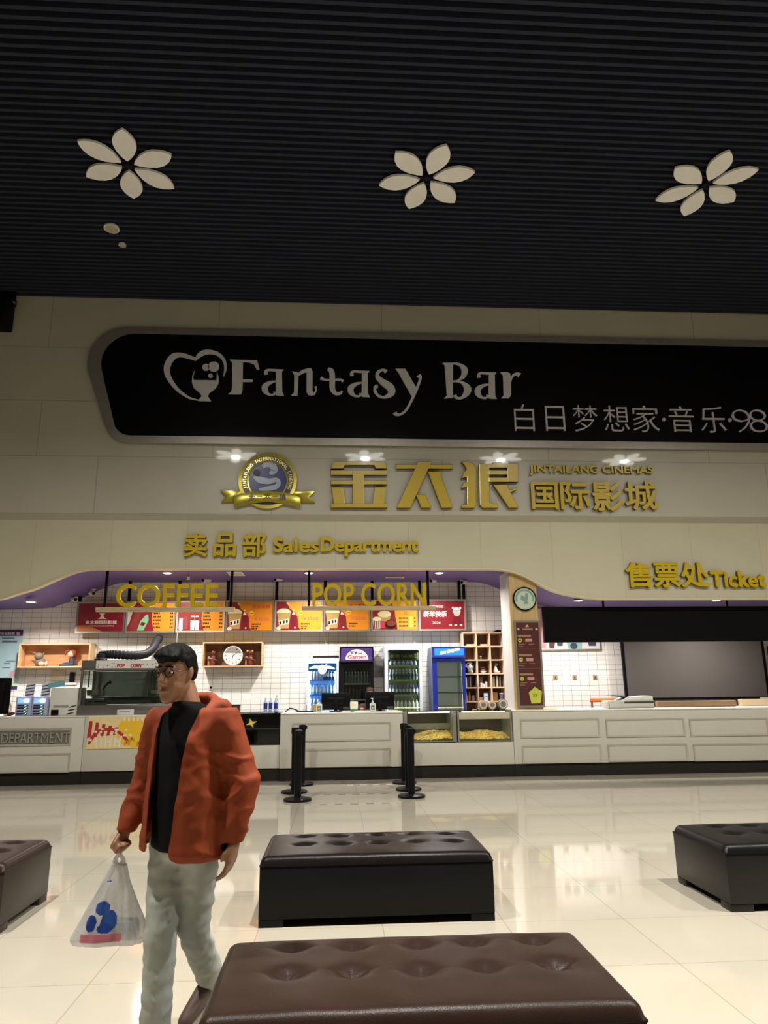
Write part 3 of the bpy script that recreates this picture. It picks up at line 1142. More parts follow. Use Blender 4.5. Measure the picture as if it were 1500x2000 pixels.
t, x0, x1, y0, y1, z0 = glass_case(788, 893, 1392, 1450, 'grey popcorn warmer case with a low popcorn heap, beside the panelled counter', 'popcorn_warmer', .07)
popcorn_heap(x0 + .075, x1 - .075, y0 + .03, y1 - .03, z0 + .018, .05, .13, 'golden popcorn heap rising to the right inside the narrower warmer')
warm_fill(t, x0, x1, y0, y1)
m = MB('case_grey'); m.box(x0 + .0705, x1 - .0705, y0 + .25, y0 + .262, z0 + .2, z0 + .3); part('baffle', m, t)
t, x0, x1, y0, y1, z0 = glass_case(895, 1002, 1391, 1449.5, 'wider popcorn warmer case with a pale top band, beside the ticket counter', 'popcorn_warmer', .03)
popcorn_heap(x0 + .035, x1 - .035, y0 + .03, y1 - .03, z0 + .018, .10, .10, 'golden popcorn heap dipping in the middle inside the wider warmer')
m = MB('case_paper'); m.box(x0 + .031, x1 - .031, y0 + .002, y0 + .011, ZW - .14, ZW - .022, .003); part('top_band', m, t)
warm_fill(t, x0, x1, y0, y1)

# ------------------------------------------------------------------ pillar with clock badge and menu
YPL = 13.1
px0, px1 = PX(1007, 1390, YPL), PX(1062, 1390, YPL)
t = thing('pillar_panel', 'pale wooden pillar standing on the counter between bar and ticket desk', 'pillar', ((px0 + px1) / 2, YPL, ZW + .002))
m = MB('pillar_wood'); m.box(px0, px1, YPL, YPL + .04, ZW + .002, 3.62); part('wood_face', m, t)
m = MB('white_fitting'); m.box(px0, px1, YPL + .041, YPL + .75, ZW + .002, 3.62); part('white_body', m, t)
t = thing('round_emblem_sign', 'round black-rimmed pale green emblem on the wooden pillar', 'sign', (P(1024.8, 1192, YPL)[0], YPL, P(1024.8, 1192, YPL)[1]))
ex, ez = P(1024.8, 1169.5, YPL - .03)
er = (PX(1048, 1169, YPL - .03) - PX(1002, 1169, YPL - .03)) / 2
m = MB('black_plastic'); m.lathe([(er, 0), (er, -.035), (er * .96, -.042), (er * .9, -.042), (er * .9, -.02), (er * .5, -.02)], (ex, YPL - .002, ez), 40, 'y'); part('rim', m, t)
M('emblem_green', '#c0ccb0', .4); M('emblem_teal', '#7b9a93', .4)
m = MB('emblem_green'); m.lathe([(er * .895, -.02), (er * .895, -.027), (er * .2, -.027)], (ex, YPL - .002, ez), 36, 'y')
m.m('emblem_teal')
ycl = YPL - .032
ribbon(m, [(ex + er * .72 * math.cos(a), ez + er * .72 * math.sin(a), er * .16) for a in [math.radians(q) for q in range(200, -21, -20)]], ycl, ycl + .003, 2)
for pl in ([(-.3, .3), (-.1, .25), (.0, .1), (.1, .5), (.3, .45), (.3, .0), (.2, -.2), (.35, -.4), (-.1, -.45), (-.05, -.2), (-.35, -.05)],):
    m.prism([(ex + a * er, ez + b * er) for a, b in pl], ycl - .002, ycl + .003)
part('face', m, t)
M('menu_brown', '#4f2320', .35, coat=.3); M('menu_line', '#9a7a52', .5); M('menu_text', '#b39a7c', .5); M('menu_badge', '#b9c043', .5); M('menu_gold', '#d3a75a', .5); M('menu_pink', '#b98a86', .5); M('menu_red', '#7a1f25', .4)
M('alu', '#9c968a', .35, .7)
YM = YPL - .002
bx0, bx1 = PX(1003, 1215, YM), PX(1054, 1215, YM)
bz0, bz1 = P(1035, 1382, YM)[1], P(1030, 1212.5, YM)[1]
t = thing('pillar_menu_board', 'tall narrow dark brown menu board on the wooden pillar', 'menu board', ((bx0 + bx1) / 2, YM, bz0))
fw = .035
m = MB('alu'); m.ring([(bx0, bz0), (bx1, bz0), (bx1, bz1), (bx0, bz1)], [(bx0 + fw, bz0 + fw), (bx1 - fw, bz0 + fw), (bx1 - fw, bz1 - fw), (bx0 + fw, bz1 - fw)], YM - .03, YM, .006); part('frame', m, t)
m = MB('menu_brown'); m.box(bx0 + fw, bx1 - fw, YM - .018, YM - .001, bz0 + fw, bz1 - fw)
W_, H_ = bx1 - bx0, bz1 - bz0


def uv(u, v): return bx0 + u * W_, bz1 - v * H_


yy = YM - .0195
m.m('menu_gold'); m.flat([uv(.42, .075), uv(.58, .075), uv(.52, .055), uv(.55, .04), uv(.46, .055)], yy)
for u in (.16, .85):
    m.disc(*uv(u, .1), .022, .022, yy)
m.m('menu_text'); m.rect(*[uv(.32, .1)[0], uv(.70, .1)[0]], uv(0, .102)[1], uv(0, .094)[1], yy)
for v in (.175, .40, .62):
    m.m('menu_line'); m.rect(uv(.12, 0)[0], uv(.62, 0)[0], uv(0, v + .015)[1], uv(0, v - .008)[1], yy)
    m.m('menu_badge'); m.disc(*uv(.2, v + .055), .036, .036, yy)
    m.m('menu_brown'); m.rect(uv(.15, 0)[0], uv(.25, 0)[0], uv(0, v + .06)[1], uv(0, v + .05)[1], yy - .0005)
    m.m('menu_pink'); m.rect(uv(.40, 0)[0], uv(.66, 0)[0], uv(0, v + .072)[1], uv(0, v + .036)[1], yy)
    m.m('menu_line')
    for a, b, c in ((.12, .38, .10), (.52, .72, .10), (.12, .3, .125)):
        m.rect(uv(a, 0)[0], uv(b, 0)[0], uv(0, v + c + .004)[1], uv(0, v + c - .003)[1], yy)
m.m('menu_line')
for v in (.325, .555):
    m.rect(uv(.1, 0)[0], uv(.95, 0)[0], uv(0, v + .001)[1], uv(0, v - .001)[1], yy)
m.m('menu_badge'); m.flat([uv(.42, .83), uv(.58, .79), uv(.66, .765), uv(.74, .785), uv(.92, .82), uv(.84, .95), uv(.5, .955)], yy)
m.m('menu_red'); m.flat([uv(.88, .80), uv(.95, .80), uv(.98, .86), uv(.97, .95), uv(.86, .95), uv(.9, .86)], yy + .0003)
m.m('menu_brown'); m.text('25', uv(.56, 0)[0], uv(.72, 0)[0], uv(0, .875)[1], uv(0, .845)[1], yy - .0002, .001, .02)
part('menu_panel', m, t)


# ------------------------------------------------------------------ hanging bar signs COFFEE and POP CORN
YH = 13.35


def hang_sign(word, bx, by, rods, lx, ly, label):
    x0, x1 = PX(bx[0], by[1], YH), PX(bx[1], by[1], YH)
    z0, z1 = PZ(bx[0], by[1], YH), PZ(bx[0], by[0], YH)
    t = thing('hanging_sign', label, 'sign', ((x0 + x1) / 2, YH, z0))
    m = MB('bar_wood'); m.box(x0, x1, YH - .04, YH + .06, z0, z1, .006); part('bar', m, t)
    for r in rods:
        xr = PX(r, 1185, YH + .01)
        m = MB('black_metal'); m.box(xr - .022, xr + .022, YH - .01, YH + .034, z1, Z_SOF - .003, .002); part('rod', m, t)
    me, bb = glyph_mesh(word, 0., 0, 3)
    X0, X1 = PX(lx[0], 1160, YH), PX(lx[1], 1160, YH)
    Z0, Z1 = z1 + .001, PZ(lx[0], ly, YH)
    s = (X1 - X0) / (bb[1] - bb[0])
    for i, ch in enumerate(word):
        if ch == ' ':
            continue
        _, b2 = glyph_mesh(word[:i + 1], 0., 0, 3)
        _, b1 = glyph_mesh(ch, 0., 0, 3)
        xr = X0 + (b2[1] - bb[0]) * s
        m = MB('gold'); m.text(ch, xr - (b1[1] - b1[0]) * s - .008, xr + .008, Z0, Z1, YH + .035, .055, .02, side='gold_trim'); part('letter', m, t)


hang_sign('COFFEE', (187, 458), (1186.5, 1195), (204.5, 451), (228, 426), 1141, 'gold COFFEE letters on a hanging wooden bar')
hang_sign('POP CORN', (590, 851), (1184, 1192), (603, 836.5), (611, 831), 1139, 'gold POP CORN letters on a hanging wooden bar')

# ------------------------------------------------------------------ soffit fittings
for px, lab in ((327, 'lit round downlight above the COFFEE letters'), (603, 'lit round downlight by the rod left of the POP CORN letters'), (858, 'lit round downlight right of the POP CORN letters'),
                (60, 'lit downlight hidden in the low soffit at the left end'), (1130, 'lit downlight hidden above the left end of the black screen'), (1400, 'lit downlight hidden above the black screen')):
    x, y = G(px, 1118, Z_SOF)
    if px in (60, 1130, 1400):
        x, y, z = PX(px, 1180, 13.9), 13.9, zr + .1
    else:
        z = Z_SOF
    L = Vector((x, y, z - .02))
    t = thing('downlight', lab, 'downlight', L, 'soffit downlights')
    m = MB('white_fitting'); m.lathe([(.1, .016), (.1, .004), (.085, -.002), (.075, .004)], L, 24); part('trim_ring', m, t)
    m = MB('bulb'); m.lathe([(.072, .006), (.072, .001), (.02, -.004)], L, 20); part('lens', m, t)
    ld = bpy.data.lights.new('downlight_lamp', 'AREA'); ld.shape = 'DISK'; ld.size = .14; ld.energy = DOWN_POWER; ld.color = DOWN_COLOR; ld.spread = math.radians(150)
    lo = bpy.data.objects.new('downlight_lamp', ld); COL.objects.link(lo); lo.parent = t; lo.location = (0, 0, -.012)


def ceil_at(px, py):
    return G(px, py, Z_SOF)


for (p, w, d, lab) in (((461, 1120), .30, .5, 'square white ceiling panel by the right rod of the COFFEE sign'), ((771, 1127), .38, .16, 'slim white air vent in the purple soffit above the POP CORN letters')):
    x, y = ceil_at(*p)
    t = thing('soffit_panel' if d > .3 else 'air_vent', lab, 'ceiling fitting', (x, y, Z_SOF - .015))
    m = MB('white_fitting'); m.box(x - w / 2, x + w / 2, y - d / 2, y + d / 2, Z_SOF - .015, Z_SOF - .002, .003); part('plate', m, t)
    m = MB('case_paper')
    for k in range(3):
        m.box(x - w * .4, x + w * .4, y - d * .3 + k * d * .25, y - d * .2 + k * d * .25, Z_SOF - .019, Z_SOF - .0155)
    part('slot', m, t)
x, y = ceil_at(369, 1116)
t = thing('sprinkler', 'small sprinkler head hanging from the purple soffit by the COFFEE letters', 'sprinkler', (x, y, Z_SOF - .16))
m = MB('alu'); m.cyl((x, y, Z_SOF - .1), (x, y, Z_SOF - .002), .012, n=8); part('pipe', m, t)
m = MB('white_fitting'); m.lathe([(.012, .06), (.03, .05), (.02, .02), (.035, .0)], (x, y, Z_SOF - .16), 12); part('head', m, t)

YCM = 14.9
for (px, py, d, lab) in ((146, 1171, -1, 'white security camera under the wavy soffit, left end of the menu boards'), (181, 1159, -1, 'white security camera above the first menu board'), (403, 1134, 1, 'white security camera above the E of the COFFEE letters'),
                         (543, 1132, 1, 'white security camera between the COFFEE and POP CORN signs'), (845, 1135, 1, 'white security camera just right of the POP CORN letters'), (905, 1138, 1, 'white security camera above the right end of the menu boards')):
    x, z = P(px, py, YCM)
    t = thing('security_camera', lab, 'camera', (x, YCM, z))
    ztop = [zz for xx, zz in WAVE if xx <= x][-1] + .1
    m = MB('white_fitting'); m.cyl((x, YCM + .03, z + .03), (x, YCM + .03, max(ztop - .004, z + .05)), .016, n=8); m.lathe([(.05, .02), (.05, .0)], (x, YCM + .03, max(ztop - .024, z + .04)), 14); part('mount', m, t)
    m = MB('white_fitting'); m.cyl((x + d * .06, YCM + .06, z + .02), (x - d * .05, YCM - .1, z - .01), .045, n=14); part('housing', m, t)
    m = MB('black_plastic'); m.cyl((x - d * .0502, YCM - .1003, z - .01), (x - d * .055, YCM - .107, z - .012), .034, n=12); part('lens', m, t)
# ------------------------------------------------------------------ menu boards on the back wall
M('board_red', '#801c28', .3, coat=.4, var=.1); M('board_red_deep', '#6e1522', .3, coat=.3); M('board_orange', '#d5821f', .3, coat=.4, var=.08); M('board_amber', '#e09a2c', .3, coat=.3)
M('board_tan', '#b5662f', .4); M('print_white', '#e3d6cc', .5); M('print_cream', '#d8cf9c', .5, var=.15, scale=60); M('print_black', '#2c1a12', .5); M('print_pinkred', '#b8323a', .5); M('print_yellow', '#e6c23a', .5)
M('fig_skin2', '#d9a98f', .6); M('print_bucket', '#a98a4c', .5); M('print_green', '#6fae7e', .5); M('print_bottle', '#7a2b26', .5); M('print_blue', '#8ea7cf', .5); M('print_pale', '#b9a8a0', .5); M('print_price', '#c4604c', .5)
YMB = 15.08
bounds = [152, 248, 346, 441.5, 536.5, 631.5, 723.5, 816.5, 909]
tops = [1176, 1175, 1174, 1173.5, 1172.5, 1172, 1171.5, 1171, 1170]
bots = [1237, 1236.5, 1235.5, 1235, 1234, 1233.5, 1233, 1232.5, 1231.5]
labels = ['dark red menu board with the cinema logo, first of the row', 'menu board with cola and green soda bottles and an orange price list', 'menu board with four drink bottles and an orange price list',
          'orange menu board with popcorn bucket priced 45.00', 'orange menu board with popcorn bucket priced 35.00', 'orange menu board with popcorn bucket priced 20.00',
          'orange menu board with three popcorn tubs and yellow price dots', 'red New Year menu board at the right end of the row']


def bars(m, uvf, mat, rows, y):
    m.m(mat)
    for u0, u1, v0, v1 in rows:
        n = max(1, int((u1 - u0) / .028))
        for i in range(n):
            a = u0 + (u1 - u0) * i / n
            b = u0 + (u1 - u0) * (i + .72) / n
            m.flat([uvf(a, v1), uvf(b, v1), uvf(b, v0), uvf(a, v0)], y)


for k in range(8):
    xl, xr = PX(bounds[k] + .7, tops[k], YMB), PX(bounds[k + 1] - .7, tops[k], YMB)
    z0, z1 = PZ(bounds[k] + 46, (bots[k] + bots[k + 1]) / 2, YMB), PZ(bounds[k] + 46, (tops[k] + tops[k + 1]) / 2, YMB)
    t = thing('menu_board', labels[k], 'menu board', ((xl + xr) / 2, YMB, z0), 'menu boards under the soffit')
    fw = .034
    m = MB('alu'); m.ring([(xl, z0), (xr, z0), (xr, z1), (xl, z1)], [(xl + fw, z0 + fw), (xr - fw, z0 + fw), (xr - fw, z1 - fw), (xl + fw, z1 - fw)], YMB - .035, YMB + .03, .008); part('frame', m, t)
    m = MB('black_metal')
    for dx_ in ((.03,) if k < 7 else (.03, (xr - xl) - .12, (xr - xl) - .02)):
        ztop = [zz for xx, zz in WAVE if xx <= xl + dx_][-1] + .098
        if ztop > z1 + .02:
            m.box(xl + dx_ - .03, xl + dx_ + .03, YMB - .01, YMB + .028, z1 + .001, ztop, .002)
    if len(m.bm.verts):
        part('hanger_post', m, t)
    else:
        m.bm.free()
    a0, a1, c0, c1_ = xl + fw, xr - fw, z0 + fw, z1 - fw
    U = lambda u, v: (a0 + u * (a1 - a0), c1_ - v * (c1_ - c0))
    yb, yf = YMB - .022, YMB - .0235
    m = MB('board_red' if k in (0, 7) else ('board_amber' if k in (4, 6) else 'board_orange'))
    m.box(a0, a1, yb, YMB + .02, c0, c1_)
    F = lambda pts, e=0: m.flat([U(*p) for p in pts], yf - e * .0006)
    if k == 0:
        m.m('board_tan'); F([(0, 1), (0, .78), (.15, .77), (.3, .82), (.45, .93), (.55, 1)])
        m.m('print_cream'); F([(.46, .36), (.6, .36), (.55, .42), (.57, .50), (.63, .56), (.43, .56), (.49, .5), (.5, .42)])
        m.m('print_white'); m.text('金太狼国际影城', *U(.17, .74), *U(.88, .61)[:0], *[], ) if False else None
        A, B = U(.17, .74), U(.86, .61); m.text('金太狼国际影城', A[0], B[0], A[1], B[1], yf + .001, .001, .02)
        A, B = U(.24, .84), U(.80, .78); m.text('JINTAILANG CINEMAS', A[0], B[0], A[1], B[1], yf + .001, .001, 0)
    elif k in (1, 2):
        m.m('board_red'); F([(0, 0), (.5, 0), (.53, .3), (.52, .6), (.58, 1), (0, 1)])
        if k == 1:
            m.m('print_pale'); F([(0, .3), (.12, .2), (.05, .7), (0, .85)], 1)
            m.m('print_bottle'); F([(.2, .22), (.3, .25), (.27, .5), (.2, .95), (.04, .93), (.1, .6)], 2)
            m.m('print_green'); F([(.4, .42), (.44, .42), (.46, .62), (.36, .98), (.22, .98), (.28, .65)], 2)
            m.m('board_red_deep'); F([(.31, .68), (.4, .72), (.36, .82), (.28, .78)], 3)
            m.m('print_cream'); F([(.27, .18), (.33, .2), (.31, .3), (.25, .28)], 3)
        else:
            m.m('print_blue'); F([(.03, .55), (.11, .55), (.12, .95), (.09, 1), (.04, 1), (.02, .9)], 2)
            m.m('print_bottle'); F([(.15, .5), (.2, .5), (.23, .75), (.22, .95), (.14, .95), (.13, .7)], 2)
            m.m('print_white')
            for u in (.29, .39):
                F([(u, .47), (u + .07, .47), (u + .085, .68), (u + .08, .98), (u, .98), (u - .01, .68)], 2)
            m.m('board_red_deep')
            for u in (.29, .39):
                F([(u + .0, .52), (u + .07, .52), (u + .08, .64), (u - .008, .64)], 3)
        rows = [(.62, .60 + .05 * q, .36 + .12 * i, .42 + .12 * i) for i, q in enumerate((3, 5, 4, 6, 3))]
        bars(m, U, 'print_black', [(.56, .70 + .02 * (i % 3), .34 + .125 * i, .40 + .125 * i) for i in range(5)] + [(.92, .99, .34 + .125 * i, .40 + .125 * i) for i in range(5)], yf - .001)
        bars(m, U, 'print_pinkred', [(.68, .78, .12, .22)], yf - .001)
    elif k in (3, 4, 5):
        m.m('board_red'); F([(0, 0), (.22, 0), (.3, .25), (.42, .38), (.48, .55), (.5, .9), (.55, 1), (0, 1)])
        m.m('board_red_deep'); F([(.34, .42), (.44, .48), (.46, .98), (.36, .98), (.3, .6)], 1)
        m.m('print_bucket'); F([(.02, .42), (.32, .42), (.28, .95), (.07, .95)], 2)
        m.m('print_white'); F([(.06, .68), (.28, .60), (.27, .78), (.08, .84)], 3); F([(.38, .34), (.43, .46), (.35, .46)], 3)
        m.m('print_black'); F([(.07, .70), (.12, .685), (.12, .80), (.08, .82)], 4); F([(.16, .67), (.19, .66), (.19, .77), (.16, .785)], 4); F([(.22, .65), (.26, .64), (.26, .75), (.22, .765)], 4)
        m.m('print_cream'); A = U(.17, .41); m.disc(A[0], A[1], .15, .10, yf - .0024, 18, 0, math.pi)
        for u, v, r in ((.06, .94, .045), (.42, .92, .02), (.24, .05, .02), (.27, .10, .018), (.38, .3, .018)):
            A = U(u, v); m.disc(*A, r, r * .9, yf - .003, 12)
        m.m('print_yellow'); A = U(.54, .40); m.disc(*A, .045, .045, yf - .001, 18)
        m.m('print_pinkred'); A, B = U(.505, .43), U(.575, .375); m.text('特惠', A[0], B[0], A[1], B[1], yf - .001, .001, .02)
        A, B = U(.55, .23), U(.95, .09); m.text({3: '家庭套餐', 4: '双人套餐', 5: '单人套餐'}[k], A[0], B[0], A[1], B[1], yf, .001, 0)
        m.m('print_price'); A, B = U(.60, .66), U(.93, .54); m.text({3: '￥45.00', 4: '￥35.00', 5: '￥20.00'}[k], A[0], B[0], A[1], B[1], yf, .001, .01)
        bars(m, U, 'print_black', [(.55, .75, .76, .81), (.55, .70, .85, .89), (.55, .68, .92, .97)][:3 if k != 5 else 2], yf - .001)
    elif k == 6:
        m.m('board_red'); F([(0, 0), (.42, 0), (.5, .3), (.52, .6), (.55, .8), (.56, 1), (0, 1)])
        m.m('print_bucket'); F([(.12, .46), (.42, .46), (.38, .72), (.18, .72)], 1)
        m.m('print_cream'); A = U(.27, .46); m.disc(A[0], A[1], .14, .07, yf - .0012, 18)
        m.m('print_pale'); F([(.0, .64), (.2, .64), (.17, .98), (.03, .98)], 2)
        m.m('board_red_deep')
        for u in (.03, .08, .13):
            F([(u, .66), (u + .02, .66), (u + .02, .97), (u + .005, .97)], 3)
        m.m('print_cream'); A = U(.1, .63); m.disc(A[0], A[1], .09, .045, yf - .0022, 16)
        m.m('print_pinkred'); F([(.17, .7), (.29, .7), (.28, .95), (.18, .95)], 3)
        m.m('print_black'); A = U(.41, .82); m.disc(A[0], A[1], .12, .10, yf - .0022, 18)
        m.m('print_bottle'); A = U(.42, .78); m.disc(A[0], A[1], .10, .06, yf - .0026, 18)
        m.m('print_pinkred'); A, B = U(.70, .49), U(.80, .38); m.text('花', A[0], B[0], A[1], B[1], yf, .001, .01)
        bars(m, U, 'print_black', [(.60, .80, .58 + .135 * i, .63 + .135 * i) for i in range(3)] + [(.94, .99, .58 + .135 * i, .63 + .135 * i) for i in range(3)], yf - .001)
        m.m('print_yellow')
        for i in range(3):
            A = U(.87, .6 + .135 * i); m.disc(*A, .045, .04, yf - .001, 16)
    else:
        m.m('print_white')
        A, B = U(.36, .25), U(.53, .155); m.text('祝您', A[0], B[0], A[1], B[1], yf, .001, .015)
        A, B = U(.06, .58), U(.60, .36); m.text('新年快乐', A[0], B[0], A[1], B[1], yf, .001, .035, shear=.15)
        A, B = U(.27, .82), U(.45, .73); m.text('2026', A[0], B[0], A[1], B[1], yf, .001, .0)
        A = U(.83, .36); m.disc(A[0], A[1], .085, .075, yf - .0006, 18)
        for u in (.745, .915):
            A = U(u, .25); m.disc(A[0], A[1], .025, .025, yf - .0008, 12)
        m.m('board_red_deep'); F([(.75, .58), (.91, .58), (.96, .82), (.70, .82)], 1)
        m.m('fig_skin2'); A = U(.83, .46); m.disc(A[0], A[1], .065, .055, yf - .0012, 18)
        m.m('print_blue'); F([(.74, .33), (.92, .33), (.92, .37), (.74, .37)], 3)
        m.m('print_cream')
        for u in (.68, .8, .92):
            A = U(u, .86); m.disc(A[0], A[1], .03, .02, yf - .001, 12)
    part('menu_panel', m, t)

# small white cords under the boards
for px in (346, 636, 808):
    x = PX(px, 1240, YB - .02); za, zb = PZ(px, 1254, YB - .02), PZ(px, 1234, YB - .02)
    m = MB('white_fitting'); m.box(x - .012, x + .012, YB - .02, YB - .003, za, zb, .003)
    solo('cable_cover', m, {346: 'short white cable cover below the third menu board', 636: 'short white cable cover below the POP CORN boards, left one', 808: 'short white cable cover below the three-tub menu board'}[px], 'cable cover')

# ------------------------------------------------------------------ black screen over the ticket desk
YK = 13.3
x0, x1 = PX(1064, 1250, YK), XR - .9
z0, z1 = PZ(1064, 1254.5, YK), PZ(1250, 1184.5, YK)
t = thing('led_banner', 'long unlit black display banner hanging over the ticket counter', 'display', ((x0 + x1) / 2, YK, z0))
M('led_black', '#050506', .8)
m = MB('led_black'); m.box(x0 + .015, x1 - .015, YK - .006, YK + .002, z0 + .015, z1 - .015); part('screen', m, t)
m = MB('black_matte'); m.box(x0, x1, YK + .0025, YK + .1, z0, z1, .008); part('case', m, t)
for px in (1178, 1420):
    xr = PX(px, 1180, YK + .05)
    m = MB('black_metal'); m.cyl((xr, YK + .05, z1), (xr, YK + .05, zr + .097), .02, n=8); part('rod', m, t)

# items behind / below the banner
M('poster_pink', '#d99aa0', .4, var=.3, scale=3); M('poster_brown', '#5a3430', .4); M('poster_teal', '#86b3aa', .4); M('poster_white', '#d9d5d2', .4); M('poster_navy', '#3b4256', .4)
YPB = YB - .03
x0, x1 = PX(1040, 1270, YPB), PX(1175, 1270, YPB)
z0, z1 = PZ(1120, 1270.5, YPB), PZ(1100, 1186, YPB)
t = thing('drinks_poster', 'framed drinks poster half hidden behind the black display banner', 'poster', ((x0 + x1) / 2, YPB, z0))
m = MB('alu'); m.ring([(x0, z0), (x1, z0), (x1, z1), (x0, z1)], [(x0 + .03, z0 + .03), (x1 - .03, z0 + .03), (x1 - .03, z1 - .03), (x0 + .03, z1 - .03)], YPB - .01, YB - .004, .005); part('frame', m, t)
m = MB('poster_white'); m.box(x0 + .03, x1 - .03, YPB - .002, YB - .006, z0 + .03, z1 - .03)
zq = zpt(3.0, 1000, 1080, YPB)
m.m('poster_pink'); m.flat([zq(165, 330), zq(190, 330), zq(200, 560), zq(165, 560)], YPB - .003)
m.m('poster_brown'); m.flat([zq(212, 500), zq(255, 500), zq(248, 560), zq(220, 560)], YPB - .003)
m.m('poster_navy'); m.flat([zq(260, 500), zq(300, 500), zq(296, 545), zq(266, 545)], YPB - .003)
m.m('poster_teal'); m.flat([zq(315, 500), zq(410, 500), zq(410, 562), zq(330, 562)], YPB - .003)
m.m('poster_navy'); m.disc(*zq(362, 545), .08, .07, YPB - .0036); m.flat([zq(440, 500), zq(495, 500), zq(490, 545), zq(450, 545)], YPB - .003)
part('picture', m, t)
M('socket_tan', '#a08a60', .4)
for i, px in enumerate((1084.5, 1122, 1162)):
    x, z = P(px, 1323, YB)
    t = thing('wall_socket', ['first', 'second', 'third'][i] + ' from the pillar of three tan wall sockets on the white tiles', 'socket', (x, YB, z - .05), 'tan wall sockets')
    m = MB('socket_tan'); m.box(x - .045, x + .045, YB - .014, YB - .002, z - .05, z + .05, .004); part('plate', m, t)
    m = MB('poster_brown'); m.box(x - .012, x + .012, YB - .016, YB - .0145, z - .02, z + .02); part('outlet', m, t)
x, z = P(412, 1343, YB)
t = thing('wall_switch', 'small white switch with a dark key under the clock shelf', 'switch', (x, YB, z - .05))
m = MB('white_fitting'); m.box(x - .05, x + .05, YB - .012, YB - .002, z - .05, z + .05, .004); part('plate', m, t)
m = MB('black_plastic'); m.box(x - .022, x + .022, YB - .016, YB - .0125, z - .022, z + .022); part('key', m, t)

YG2 = 15.12
M('panel_grey', '#5c5753', .4, var=.04, spec=.25)
a, b, c, d = P(1212, 1250, YG2), P(1222, 1368, YG2), P(1497, 1367, YG2), P(1490, 1250, YG2)
x0, x1, z0, z1 = a[0], d[0], b[1], 2.55
t = thing('grey_display_board', 'large glossy grey board in a black frame behind the ticket desk', 'board', ((x0 + x1) / 2, YG2, z0))
m = MB('panel_grey'); m.box(x0 + .055, x1 - .055, YG2 + .006, YG2 + .04, z0 + .05, z1 - .05); part('panel', m, t)
m = MB('black_plastic'); m.ring([(x0, z0), (x1, z0), (x1, z1), (x0, z1)], [(x0 + .055, z0 + .045), (x1 - .055, z0 + .045), (x1 - .055, z1 - .05), (x0 + .055, z1 - .05)], YG2 - .01, YG2 + .045, .004); part('frame', m, t)
m = MB('white_fitting'); m.box(x1 - .24, x1 - .05, YG2 - .014, YG2 - .0105, z0 + .006, z0 + .034); part('tag', m, t)
x, z = P(1504, 1310, YB - .01)
m = MB('board_red_deep'); m.box(x, x + .5, YB - .02, YB - .004, PZ(1500, 1335, YB), PZ(1500, 1262, YB)); m.m('print_price'); m.rect(x + .02, x + .4, PZ(1500, 1285, YB), PZ(1500, 1278, YB), YB - .0206)
solo('red_notice', m, 'dark red notice on the tiles right of the grey board, at the frame edge', 'notice')
M('tube_brown', '#7a6142', .7, var=.2); M('tube_pale', '#b9a285', .6)
YT = 13.6
m = MB('tube_brown'); m.box(PX(1285, 1380, YT), PX(1440, 1380, YT), YT, YT + .12, ZW + .001, ZW + .11, .02)
solo('cardboard_roll', m, 'long brown cardboard package lying on the ticket counter behind the printer', 'package')
m = MB('tube_pale'); m.box(PX(1442, 1375, YT + .2), PX(1640, 1375, YT + .2), YT + .06, YT + .2, ZW + .001, ZW + .13, .005)
solo('pale_board', m, 'pale wooden board lying at the right end of the ticket counter', 'board')

# printer on the ticket counter
YQ = 13.2
M('printer_grey', '#a9aaa0', .4); M('printer_dark', '#262a33', .35); M('printer_white', '#cdcdbf', .35)
x0, x1 = PX(1192, 1384, YQ), PX(1279, 1384, YQ)
zb, zm, zt1 = ZW + .002, PZ(1230, 1368, YQ), PZ(1260, 1358.5, YQ)
t = thing('printer', 'grey flatbed printer with an open dark feed tray on the ticket counter', 'printer', ((x0 + x1) / 2, YQ, zb))
m = MB('printer_grey'); m.box(x0, x1, YQ, YQ + .42, zb, zm, .015); part('body', m, t)
m = MB('printer_dark'); m.box(x0 + .27, x1 - .008, YQ - .012, YQ - .0005, zb + .09, zm - .02, .004); part('control_panel', m, t)
m = MB('printer_white'); m.prism([(x0 + .22, zm + .001), (x1 - .01, zm + .001), (x1 - .01, zt1 - .01), (x1 - .06, zt1), (x0 + .5, zt1 - .02), (x0 + .34, zm + .05)], YQ + .02, YQ + .38); part('scanner_lid', m, t)
m = MB('printer_dark'); m.prism([(x0 + .05, zt1 + .005), (x0 + .08, zt1 + .015), (x0 + .44, zm + .055), (x0 + .36, zm + .05)], YQ + .05, YQ + .3); part('feed_tray', m, t)
m = MB('printer_grey'); m.box(x0 - .03, x0 - .001, YQ + .03, YQ + .3, zb, zb + .12, .01); part('paper_tray', m, t)

# orange wooden chair seen over the counter
wood_mat('chair_orange', '#a35423', '#c16a2f', 'x')
xch, ych = PX(1175, 1375, 14.3), 14.3
t = thing('wooden_chair', 'orange wooden chair back showing over the ticket counter beside the printer', 'chair', (xch, ych, .2))
for sx in (-.21, .21):
    m = MB('chair_orange'); m.tube([(xch + sx, ych + .02, .2), (xch + sx, ych, .7), (xch + sx, ych - .06, 1.19)], .02, 8); part('back_leg', m, t)
    m = MB('chair_orange'); m.cyl((xch + sx, ych + .42, .2), (xch + sx, ych + .42, .64), .019, n=8); part('front_leg', m, t)
m = MB('chair_orange'); m.box(xch - .23, xch + .23, ych + .025, ych + .45, .641, .675, .01); part('seat', m, t)
m = MB('chair_orange'); m.box(xch - .25, xch + .25, ych - .09, ych - .045, 1.191, 1.27, .012); part('top_rail', m, t)
m = MB('chair_orange'); m.box(xch - .2, xch + .2, ych - .055, ych - .02, 1.0, 1.06, .008); part('back_slat', m, t)
